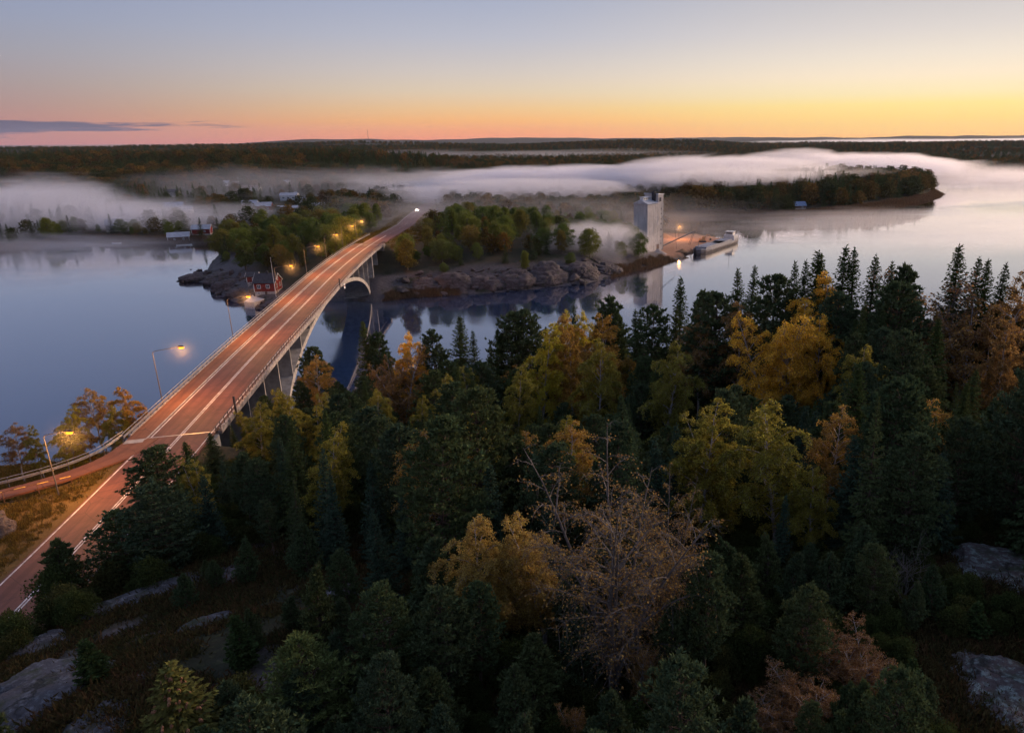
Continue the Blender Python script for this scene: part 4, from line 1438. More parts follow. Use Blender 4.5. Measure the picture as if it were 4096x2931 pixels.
# small boats
def small_boat(x, y, rz, label, L=5.0):
    t = tag(empty('rowing_boat', (x, y, 0), R(rz)), label, 'boat')
    st_ = [(-.5, .55, .5), (-.2, .9, .42), (.15, 1, .4), (.4, .6, .48), (.5, .06, .6)]
    V, F = [], []
    for (f, k, top) in st_:
        b_ = .85 * k
        V += [(f * L, -b_, top), (f * L, -b_ * .6, -.12), (f * L, b_ * .6, -.12), (f * L, b_, top)]
    for i in range(4):
        for k in range(3):
            a_, c_ = i * 4 + k, i * 4 + 4 + k
            F.append((a_, a_ + 1, c_ + 1, c_))
    F.append((0, 3, 2, 1))
    MB().add(V, F).obj('hull', M['white_trim'], t)
    for f in (-.25, .1):
        MB().box(f * L - .15, f * L + .15, -.75, .75, .28, .33).obj('thwart', M['brown_wall'], t)
    return t


small_boat(-244.5, 417.5, 25, 'white motor boat lying in front of the boathouse', 8.0)
small_boat(-290, 428, 10, 'pale rowing boat at the foggy cove shore', 5)

# ------------------------------------------------------------------ the oncoming car
p, nn, tt = at_y(507)
car = tag(empty('car', (p[0] + nn[0] * -1.9, p[1] + nn[1] * -1.9, p[2]), math.atan2(-tt[1], -tt[0])), 'car with blazing headlights coming down the misty far road', 'car')
M['car_paint'] = pbr('car_paint', (.30, .05, .05), .3, scale=1, var=.1)
prof = [(-2.2, .35), (-2.2, .95), (-1.5, 1.0), (-.9, 1.45), (.5, 1.45), (1.1, .98), (2.1, .8), (2.2, .35)]
m = MB()
n = len(prof)
V = [(x, -.85, z) for x, z in prof] + [(x, .85, z) for x, z in prof]
m.add(V, [tuple(range(n)), tuple(range(2 * n - 1, n - 1, -1))] + [(i, n + i, n + (i + 1) % n, (i + 1) % n) for i in range(n)])
body = m.obj('body', M['car_paint'], car)
MB().add([(.56, -.7, 1.44), (1.07, -.7, 1.02), (1.07, .7, 1.02), (.56, .7, 1.44), (.6, -.7, 1.46), (1.11, -.7, 1.04), (1.11, .7, 1.04), (.6, .7, 1.46)], [(4, 5, 6, 7), (0, 1, 5, 4), (1, 2, 6, 5), (2, 3, 7, 6), (3, 0, 4, 7)]).obj('windscreen', M['glass'], body)
for x in (-1.35, 1.35):
    for s in (-1, 1):
        w_ = MB().tube([(x, s * .72, .33), (x, s * .90, .33)], .33, 12).obj('wheel', M['dark_steel'], car)
        MB().tube([(x, s * .89, .33), (x, s * .93, .33)], .19, 10).obj('rim', M['steel'], w_)
for s in (-1, 1):
    MB().tube([(2.16, s * .58, .68), (2.27, s * .58, .68)], .13, 8).obj('headlight', M['head_glow'], car)
hl = lamp_light('headlight_beam', car, (2.4, 0, .7), 900, (1.0, .88, .68), .1, 55)
hl.rotation_euler = (R(86), 0, R(-90))

# ------------------------------------------------------------------ trees: generators (numpy), each gives a trunk mesh and a crown mesh
def _unit(v):
    return v / np.maximum(np.linalg.norm(v, axis=-1, keepdims=True), 1e-9)


def rhombi(P, D, S, L, W, belly=.42):
    """leaf-shaped quads: base P, direction D, side S, length L, width W"""
    L = np.asarray(L)[:, None]
    W = np.asarray(W)[:, None]
    a = P
    b = P + D * L * belly + S * W * .5
    c = P + D * L
    d = P + D * L * belly - S * W * .5
    V = np.stack([a, b, c, d], 1).reshape(-1, 3)
    F = np.arange(len(P) * 4).reshape(-1, 4)
    return V, F


def rand_dirs(rg, n):
    v = rg.normal(size=(n, 3))
    return _unit(v)


def perp(D, rg):
    return _unit(np.cross(D, rand_dirs(rg, len(D))))


def trunk_mesh(name, lines, mat, sides=5):
    """lines: list of (points, radii)"""
    V, F = [], []
    off = 0
    for pts, rad in lines:
        pts = np.asarray(pts, float)
        n = len(pts)
        T = _unit(np.gradient(pts, axis=0))
        ref = np.array([1.0, 0.13, 0.07])
        A = _unit(np.cross(T, ref))
        B = np.cross(T, A)
        k = sides if rad[0] > .05 else 3
        th = np.arange(k) * 2 * np.pi / k
        ring = pts[:, None, :] + (A[:, None, :] * np.cos(th)[None, :, None] + B[:, None, :] * np.sin(th)[None, :, None]) * np.asarray(rad)[:, None, None]
        V.append(ring.reshape(-1, 3))
        i, j = np.meshgrid(np.arange(n - 1), np.arange(k), indexing='ij')
        a = i * k + j
        b = i * k + (j + 1) % k
        F.append((np.stack([a, b, b + k, a + k], -1) + off).reshape(-1, 4))
        off += n * k
    return mesh_np(name, np.concatenate(V), np.concatenate(F), None, mat, True)


def spruce(seed, H=18.0, Rr=3.1, fine=1.0, mat='spruce', skirt=.06, gap=.40, droop=1.0, sparse=0.0):
    rg = np.random.default_rng(seed)
    Ps, Ds, Ss, Ls, Ws = [], [], [], [], []
    lines = [([(0, 0, -.8), (0, 0, H * .35), (0, 0, H * .7), (0, 0, H)], [H * .012 + .05, H * .009 + .03, H * .005 + .02, .012])]
    z = H * skirt
    lean = rg.uniform(0, 6.28)
    while z < H - .12:
        t = z / H
        nb = int(7 + 3 * (1 - t)) if t < .93 else 5
        k_t = .52 + .48 * (1 - t)
        prof = (1 - t) ** .94 * (1 - .35 * max(0, .18 - t) / .18)
        az0 = rg.uniform(0, 6.28)
        for b in range(nb):
            if rg.random() < sparse:
                continue
            az = az0 + 6.283 * b / nb + rg.normal() * .16
            L = Rr * prof * rg.uniform(.68, 1.14) * (1 + .14 * math.cos(az - lean)) + .08
            zz = z + rg.uniform(-.15, .15)
            up = .55 * t - .28 * (1 - t) * droop          # slope at the trunk
            n = max(4, int(L / .17 * fine))
            s = np.linspace(.06, 1, n)
            r = L * s
            dz = L * (up * s - .32 * droop * (1 - t) * s ** 2 + .20 * s ** 3)
            o = np.stack([np.cos(az) * r, np.sin(az) * r, zz + dz], -1)
            out = np.array([math.cos(az), math.sin(az), 0])
            side = np.array([-math.sin(az), math.cos(az), 0])
            if L > 1.0:
                lines.append((o[::max(1, n // 4)], np.linspace(.035, .008, len(o[::max(1, n // 4)]))))
            for sg in (-1, 1):
                w = (L * .38 * (1 - s) ** .8 + .24 * k_t) * rg.uniform(.6, 1.2, n)
                D = _unit(out * rg.uniform(.55, 1.0, (n, 1)) + side * sg * rg.uniform(.5, 1.0, (n, 1)) + np.array([0, 0, -1]) * rg.uniform(.05, .75, (n, 1)) * droop)
                Ps.append(o + rg.normal(size=(n, 3)) * .03)
                Ds.append(D)
                Ss.append(_unit(np.cross(D, np.array([0, 0, 1.0])) * 1.0 + rg.normal(size=(n, 3)) * .5))
                Ls.append(w)
                Ws.append(rg.uniform(.18, .34, n) * (.4 + .6 * k_t) / math.sqrt(fine))
            # tip and upper sprays
            k = max(2, n // 3)
            D = _unit(out + rg.normal(size=(k, 3)) * .35)
            Ps.append(o[-1] - out * rg.uniform(0, .5, (k, 1)) * L * .5)
            Ds.append(D)
            Ss.append(perp(D, rg))
            Ls.append(rg.uniform(.25, .48, k) * k_t)
            Ws.append(rg.uniform(.16, .26, k) * k_t)
        z += gap * (.75 + .5 * rg.random()) * (1.0 if t < .75 else .6)
    k = 14
    D = _unit(np.stack([rg.normal(size=k) * .3, rg.normal(size=k) * .3, rg.uniform(.6, 1, k)], -1))
    Ps.append(np.stack([np.zeros(k), np.zeros(k), H - rg.uniform(0, .7, k)], -1))
    Ds.append(D)
    Ss.append(perp(D, rg))
    Ls.append(rg.uniform(.25, .5, k))
    Ws.append(rg.uniform(.07, .12, k))
    V, F = rhombi(np.concatenate(Ps), np.concatenate(Ds), np.concatenate(Ss), np.concatenate(Ls), np.concatenate(Ws))
    return trunk_mesh('spruce_trunk', lines, M['bark']), mesh_np('spruce_crown', V, F, None, M[mat])


def tufts(rg, C, O, n, L, W, spread):
    """needle tufts: at centres C pointing along O, n blades each"""
    m = len(C)
    D = _unit(np.repeat(O, n, 0) + rg.normal(size=(m * n, 3)) * spread)
    P = np.repeat(C, n, 0) + rg.normal(size=(m * n, 3)) * .03
    return P, D, perp(D, rg), rg.uniform(.7, 1.25, m * n) * L, rg.uniform(.7, 1.2, m * n) * W


def pine(seed, H=14.0, Rr=2.8, base=.30, mat='pine', blades=8, shoots=19, young=False, bl=.36, bw=.14):
    rg = np.random.default_rng(seed)
    bend = rg.normal(size=2) * .25
    zs = np.linspace(0, 1, 7)
    tx = np.stack([bend[0] * np.sin(zs * 3), bend[1] * np.sin(zs * 2.5), zs * H], -1)
    tx[0, 2] = -.8
    lines = [(tx, np.linspace(H * .011 + .05, .025, 7))]
    Cs, Os = [], []
    z = H * base
    g = 0.0
    while z < H - .1:
        t = (z / H - base) / (1 - base)
        prof = (math.sin(min(1.0, t * 1.25 + .28) * math.pi * .5) * (1 - t) ** (.68 if not young else 1.05)) + .05
        nb = 5 if t < .85 else 4
        g += rg.uniform(.5, 1.3)
        for b in range(nb):
            az = g + 6.283 * b / nb + rg.normal() * .22
            L = Rr * prof * rg.uniform(.55, 1.22)
            e = rg.uniform(.12, .5) + .5 * t
            out = np.array([math.cos(az), math.sin(az), 0])
            c0 = np.array([np.interp(z, tx[:, 2], tx[:, 0]), np.interp(z, tx[:, 2], tx[:, 1]), z])
            s = np.linspace(0, 1, 6)[:, None]
            o = c0 + out * L * s + np.array([0, 0, 1]) * L * (e * s * .45 + .38 * s ** 2 * (1 if rg.random() < .85 else .1))
            o = o + rg.normal(size=o.shape) * .05 * s
            lines.append((o, np.linspace(.02 + .012 * L, .01, 6)))
            k = max(3, int(shoots * (L / Rr + .25)))
            f = rg.uniform(.32, 1.0, k) ** .7
            q = np.stack([np.interp(f * 5, np.arange(6), o[:, i]) for i in range(3)], -1)
            side = np.array([-out[1], out[0], 0])
            lat = rg.normal(size=(k, 1)) * .30 * L * (1.1 - .5 * f[:, None])
            q = q + side * lat + np.array([0, 0, 1]) * (rg.uniform(-.05, .32, (k, 1)) * min(L, 1.6) * .5)
            Cs.append(q)
            Os.append(_unit(out * .55 + np.array([0, 0, .9 + .6 * t]) + side * np.sign(lat) * .35 + rg.normal(size=(k, 3)) * .25))
        z += rg.uniform(.38, .62) * (1 if not young else .8)
    Cs.append(np.stack([np.full(9, tx[-1, 0]), np.full(9, tx[-1, 1]), H - rg.uniform(0, .6, 9)], -1) + rg.normal(size=(9, 3)) * .08)
    Os.append(np.tile([0, 0, 1.0], (9, 1)))
    P, D, S, L, W = tufts(rg, np.concatenate(Cs), np.concatenate(Os), blades, bl, bw, .55)
    V, F = rhombi(P, D, S, L, W)
    return trunk_mesh('pine_trunk', lines, M['bark']), mesh_np('pine_crown', V, F, None, M[mat])


def birch(seed, H=16.0, Rr=3.0, leaves=9000, mat='olive', base=.24, leaf=.21, stems=1, weep=.9, bark='white_bark', twig=1.0, top=1.0):
    """ascending limbs, hanging twigs, many small leaves"""
    rg = np.random.default_rng(seed)
    lines, LP, LW = [], [], []
    for st_ in range(stems):
        az_s = rg.uniform(0, 6.28)
        ln = (.10 if stems == 1 else .32) * H * rg.uniform(.5, 1)
        hs = H * (1 if st_ == 0 else rg.uniform(.84, 1.0))
        s = np.linspace(0, 1, 9)
        tx = np.stack([math.cos(az_s) * ln * s ** 1.4, math.sin(az_s) * ln * s ** 1.4, s * hs], -1) + np.cumsum(rg.normal(size=(9, 3)) * [.10, .10, 0], 0)
        tx[0] = (rg.normal() * .1 * (stems > 1), rg.normal() * .1 * (stems > 1), -.8)
        lines.append((tx, np.linspace(H * .009 + .045, .015, 9)))
        nb = int((24 + H * 1.1) / math.sqrt(math.sqrt(stems)))
        for b in range(nb):
            t = base + (1 - base) * ((b + rg.random()) / nb)
            c0 = np.array([np.interp(t * hs, tx[:, 2], tx[:, i]) for i in range(2)] + [t * hs])
            az = 2.4 * b + rg.normal() * .4
            u = (t - base) / (1 - base)
            L = Rr * (.42 + .78 * math.sin(math.pi * min(1, u * .80 + .18))) * (1 - u ** 3 * .55) * rg.uniform(.6, 1.15) / (1 if stems == 1 else 1.25)
            e = rg.uniform(.7, 1.25) * top
            q = np.linspace(0, 1, 7)[:, None]
            out = np.array([math.cos(az), math.sin(az), 0])
            o = c0 + out * L * (q * .95) + np.array([0, 0, 1]) * L * (e * q - weep * .62 * q ** 3)
            o = o + np.cumsum(rg.normal(size=o.shape) * .045 * L * .4, 0)
            lines.append((o, np.linspace(.016 + .012 * L, .008, 7)))
            nt = max(3, int(5 * L * twig))
            for k in range(nt):
                f = rg.uniform(.25, 1.0)
                a0 = np.array([np.interp(f * 6, np.arange(7), o[:, i]) for i in range(3)])
                d = _unit(out * rg.uniform(-.1, .9) + np.array([-out[1], out[0], 0]) * rg.normal() * .8 + np.array([0, 0, rg.uniform(-.1, .8)]))
                tl = rg.uniform(.35, 1.0) * (.35 + .32 * L)
                w = np.linspace(0, 1, 5)[:, None]
                tw = a0 + d * tl * w + np.array([0, 0, -1]) * tl * weep * w ** 2 * .9
                if twig >= .9:
                    lines.append((tw, np.linspace(.012, .005, 5)))
                LP.append(tw)
                LW.append(tl)
    TW = np.stack(LP)                                        # (n,5,3)
    pr = np.array(LW)
    pr = pr / pr.sum()
    i = rg.choice(len(TW), leaves, p=pr)
    f = rg.uniform(.2, 4, leaves)
    j = np.minimum(f.astype(int), 3)
    w = (f - j)[:, None]
    P = TW[i, j] * (1 - w) + TW[i, j + 1] * w + rg.normal(size=(leaves, 3)) * .13
    D = _unit(rand_dirs(rg, leaves) + np.array([0, 0, -.25]))
    V, F = rhombi(P, D, perp(D, rg), rg.uniform(.7, 1.3, leaves) * leaf, rg.uniform(.7, 1.2, leaves) * leaf * .8)
    return trunk_mesh('birch_trunk', lines, M[bark]), mesh_np('birch_crown', V, F, None, M[mat])


def bare_tree(seed, H=8.0, spread=1.0, bark='grey_bark', stems=5):
    rg = np.random.default_rng(seed)
    lines = []

    def grow(p, d, L, r, lv):
        n = 5
        pts = [p]
        for k in range(n):
            d = _unit(d + rg.normal(size=3) * .16 + np.array([0, 0, .04]))
            p = p + d * L / n
            pts.append(p)
        lines.append((np.array(pts), np.linspace(r, r * .45, n + 1)))
        if lv > 0:
            for k in range(rg.integers(3, 6)):
                a = pts[rg.integers(1, n + 1)]
                dd = _unit(d + rg.normal(size=3) * .62 * spread)
                grow(a, dd, L * rg.uniform(.45, .75), r * .5, lv - 1)
    for s in range(stems):
        d = _unit(np.array([rg.normal() * .5 * spread, rg.normal() * .5 * spread, 1.0]))
        grow(np.array([0, 0, -.3]), d, H * rg.uniform(.4, .6), .05 + H * .004, 3)
    return trunk_mesh('bare_limbs', lines, M[bark], 4), None


def broadleaf(seed, H=9.0, Rr=3.6, leaves=7500, mat='broad', leaf=.29, base=.06):
    rg = np.random.default_rng(seed)
    lines = [([(0, 0, -.6), (.1, 0, H * .3), (0, .1, H * .7)], [.22, .16, .06])]
    nl = 34
    Cs, Rs = [], []
    for k in range(nl):
        u = (k + .5) / nl
        az = 2.4 * k
        zz = base + (1 - base) * (.10 + .82 * u)
        rr = Rr * .66 * math.sqrt(max(.03, 1 - (2 * u - .85) ** 2 * .8)) * rg.uniform(.35, 1.35)
        c = np.array([math.cos(az) * rr, math.sin(az) * rr, zz * H])
        Cs.append(c)
        Rs.append(Rr * rg.uniform(.16, .44))
        lines.append(([(0, 0, H * zz * .55), c * [.5, .5, .9], c], [.08, .05, .02]))
    Cs = np.array(Cs)
    Rs = np.array(Rs)
    i = rg.integers(0, nl, leaves)
    d = rand_dirs(rg, leaves)
    d[:, 2] = np.where(rg.random(leaves) < .7, np.abs(d[:, 2]), d[:, 2])
    P = Cs[i] + d * (Rs[i] * rg.uniform(.45, 1.22, leaves) )[:, None] * [1, 1, .9]
    D = _unit(d * .5 + rand_dirs(rg, leaves))
    V, F = rhombi(P, D, perp(D, rg), rg.uniform(.6, 1.3, leaves) * leaf, rg.uniform(.6, 1.2, leaves) * leaf * .8)
    return trunk_mesh('broadleaf_trunk', lines, M['grey_bark']), mesh_np('broadleaf_crown', V, F, None, M[mat])


def with_mat(pair, mat):
    """same shape, other foliage"""
    c = pair[1].copy()
    c.materials.clear()
    c.materials.append(M[mat])
    return pair[0], c


LIB = {}
LIB['spruce'] = [(spruce(11, 18, 3.0), 18), (spruce(12, 18, 3.5, droop=1.25), 18), (spruce(13, 18, 2.6, gap=.5), 18), (spruce(14, 18, 3.1, sparse=.14), 18), (spruce(51, 18, 2.9, droop=.8, sparse=.25), 18), (spruce(52, 18, 3.4, gap=.34), 18)]
LIB['bluespruce'] = [(spruce(15, 12, 2.6, mat='bluespruce', droop=.5, gap=.40), 12), (spruce(16, 12, 2.2, mat='bluespruce', droop=.4, gap=.42), 12)]
LIB['pine'] = [(pine(21, 14, 3.4), 14), (pine(22, 14, 3.9, base=.16), 14), (pine(23, 14, 3.0, base=.3), 14), (pine(24, 14, 4.3, base=.08, shoots=24), 14)]
LIB['youngpine'] = [(pine(25, 7, 2.4, base=.05, young=True, bl=.26, bw=.10, shoots=22), 7), (pine(26, 7, 2.0, base=.05, young=True, bl=.26, bw=.10, shoots=22), 7)]
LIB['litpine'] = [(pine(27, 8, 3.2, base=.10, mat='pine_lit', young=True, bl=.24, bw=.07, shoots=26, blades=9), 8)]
LIB['juniper'] = [(spruce(17, 5, 1.15, mat='juniper', gap=.2, droop=-.5, fine=1.3), 5)]
_b1 = birch(31, 16, 3.2, 34000, 'olive', base=.16, leaf=.165, weep=1.15)
_b2 = birch(32, 16, 2.7, 30000, 'olive', base=.15, leaf=.165, weep=1.1)
_b3 = birch(33, 16, 3.4, 36000, 'gold', base=.2, stems=3, leaf=.165)
_b4 = birch(34, 12, 3.2, 17000, 'russet', base=.08, stems=3, weep=.5, leaf=.18)
_b5 = birch(35, 16, 3.0, 17000, 'amber', base=.30, leaf=.165)
_b6 = birch(39, 16, 2.9, 32000, 'olive', base=.12, leaf=.165, stems=2)
LIB['olive'] = [(_b1, 16), (_b2, 16), (_b6, 16)]
LIB['yellow'] = [(with_mat(_b2, 'yellow'), 16), (with_mat(_b1, 'yellow'), 16)]
LIB['amber'] = [(with_mat(_b1, 'amber'), 16), (with_mat(_b2, 'amber'), 16)]
LIB['gold'] = [(_b3, 16), (with_mat(_b1, 'gold'), 16)]
LIB['honey'] = [(with_mat(_b1, 'honey'), 16), (with_mat(_b6, 'honey'), 16)]
LIB['orange'] = [(with_mat(_b4, 'orange'), 12), (with_mat(_b2, 'orange'), 16)]
LIB['russet'] = [(_b4, 12)]
LIB['thin'] = [(_b5, 16), (with_mat(_b5, 'orange'), 16)]
LIB['tan'] = [(birch(36, 18, 4.3, 10500, 'tan', base=.10, stems=6, weep=.7, leaf=.14, bark='grey_bark', twig=1.6), 18)]
LIB['pinkbare'] = [(birch(37, 14, 3.6, 3500, 'russet', base=.2, stems=2, weep=.8, twig=1.4, bark='grey_bark'), 14)]
LIB['bare'] = [(bare_tree(38, 8, 1.0), 8)]
LIB['broad'] = [(broadleaf(41), 9), (broadleaf(42, Rr=4.2), 9), (broadleaf(43, Rr=2.6), 9), (broadleaf(44, Rr=3.8), 9), (broadleaf(49, Rr=2.2), 9), (broadleaf(50, Rr=3.2), 9)]
LIB['bush'] = [(broadleaf(45, 4.0, 2.6, 5200, 'bush', .20, .02), 4), (broadleaf(46, 4.0, 2.3, 5200, 'bush', .18, .02), 4)]
LIB['farbroad'] = [(broadleaf(47, 9, 3.8, 900, 'farbroad', .75), 9), (broadleaf(48, 9, 3.2, 900, 'farbroad', .75), 9)]
_fs = spruce(18, 12, 3.3, fine=.45, gap=.7)
LIB['farspruce'] = [(_fs, 12)]

KINDS = {  # name, category, group
    'spruce': ('spruce_tree', 'spruce', 'spruces of the near forest'), 'bluespruce': ('spruce_tree', 'spruce', 'blue-green young spruces of the near forest'),
    'pine': ('pine_tree', 'pine', 'pines of the near forest'), 'youngpine': ('pine_tree', 'pine', 'young pines on the rocky hill'), 'litpine': ('pine_tree', 'pine', None),
    'juniper': ('juniper_bush', 'juniper', 'junipers on the rocky hill'), 'bare': ('bare_shrub', 'shrub', None), 'broad': ('broadleaf_tree', 'tree', 'broadleaf trees of the far bank'),
    'bush': ('bush', 'bush', 'bushes on the rocky hill'), 'farbroad': ('broadleaf_tree', 'tree', 'autumn trees of the far bank'), 'farspruce': ('spruce_tree', 'spruce', 'spruces of the far bank')}
for _k in ('olive', 'yellow', 'amber', 'gold', 'honey', 'orange', 'russet', 'thin', 'tan', 'pinkbare'):
    KINDS[_k] = ('birch_tree', 'birch', 'birches of the near forest')


def plant(kind, var, x, y, h, rz, label, group=None, wide=1.0, z=None, lean=0.0):
    (tr, cr), H0 = LIB[kind][var % len(LIB[kind])]
    nm, cat, grp = KINDS[kind]
    s = h / H0
    o = bpy.data.objects.new(nm, None)
    o.location = (x, y, hz(x, y) - .1 if z is None else z)
    o.rotation_euler = (lean + .045 * math.sin(x * 12.9 + y * 7.7), .045 * math.cos(x * 5.1 + y * 11.3), rz)
    o.scale = (s * wide, s * wide, s)
    link(o)
    tag(o, label, cat, group or grp)
    a = bpy.data.objects.new('limbs' if cr is None else 'trunk', tr)
    link(a, o)
    if cr is not None:
        c = bpy.data.objects.new('crown', cr)
        link(c, o)
    return o

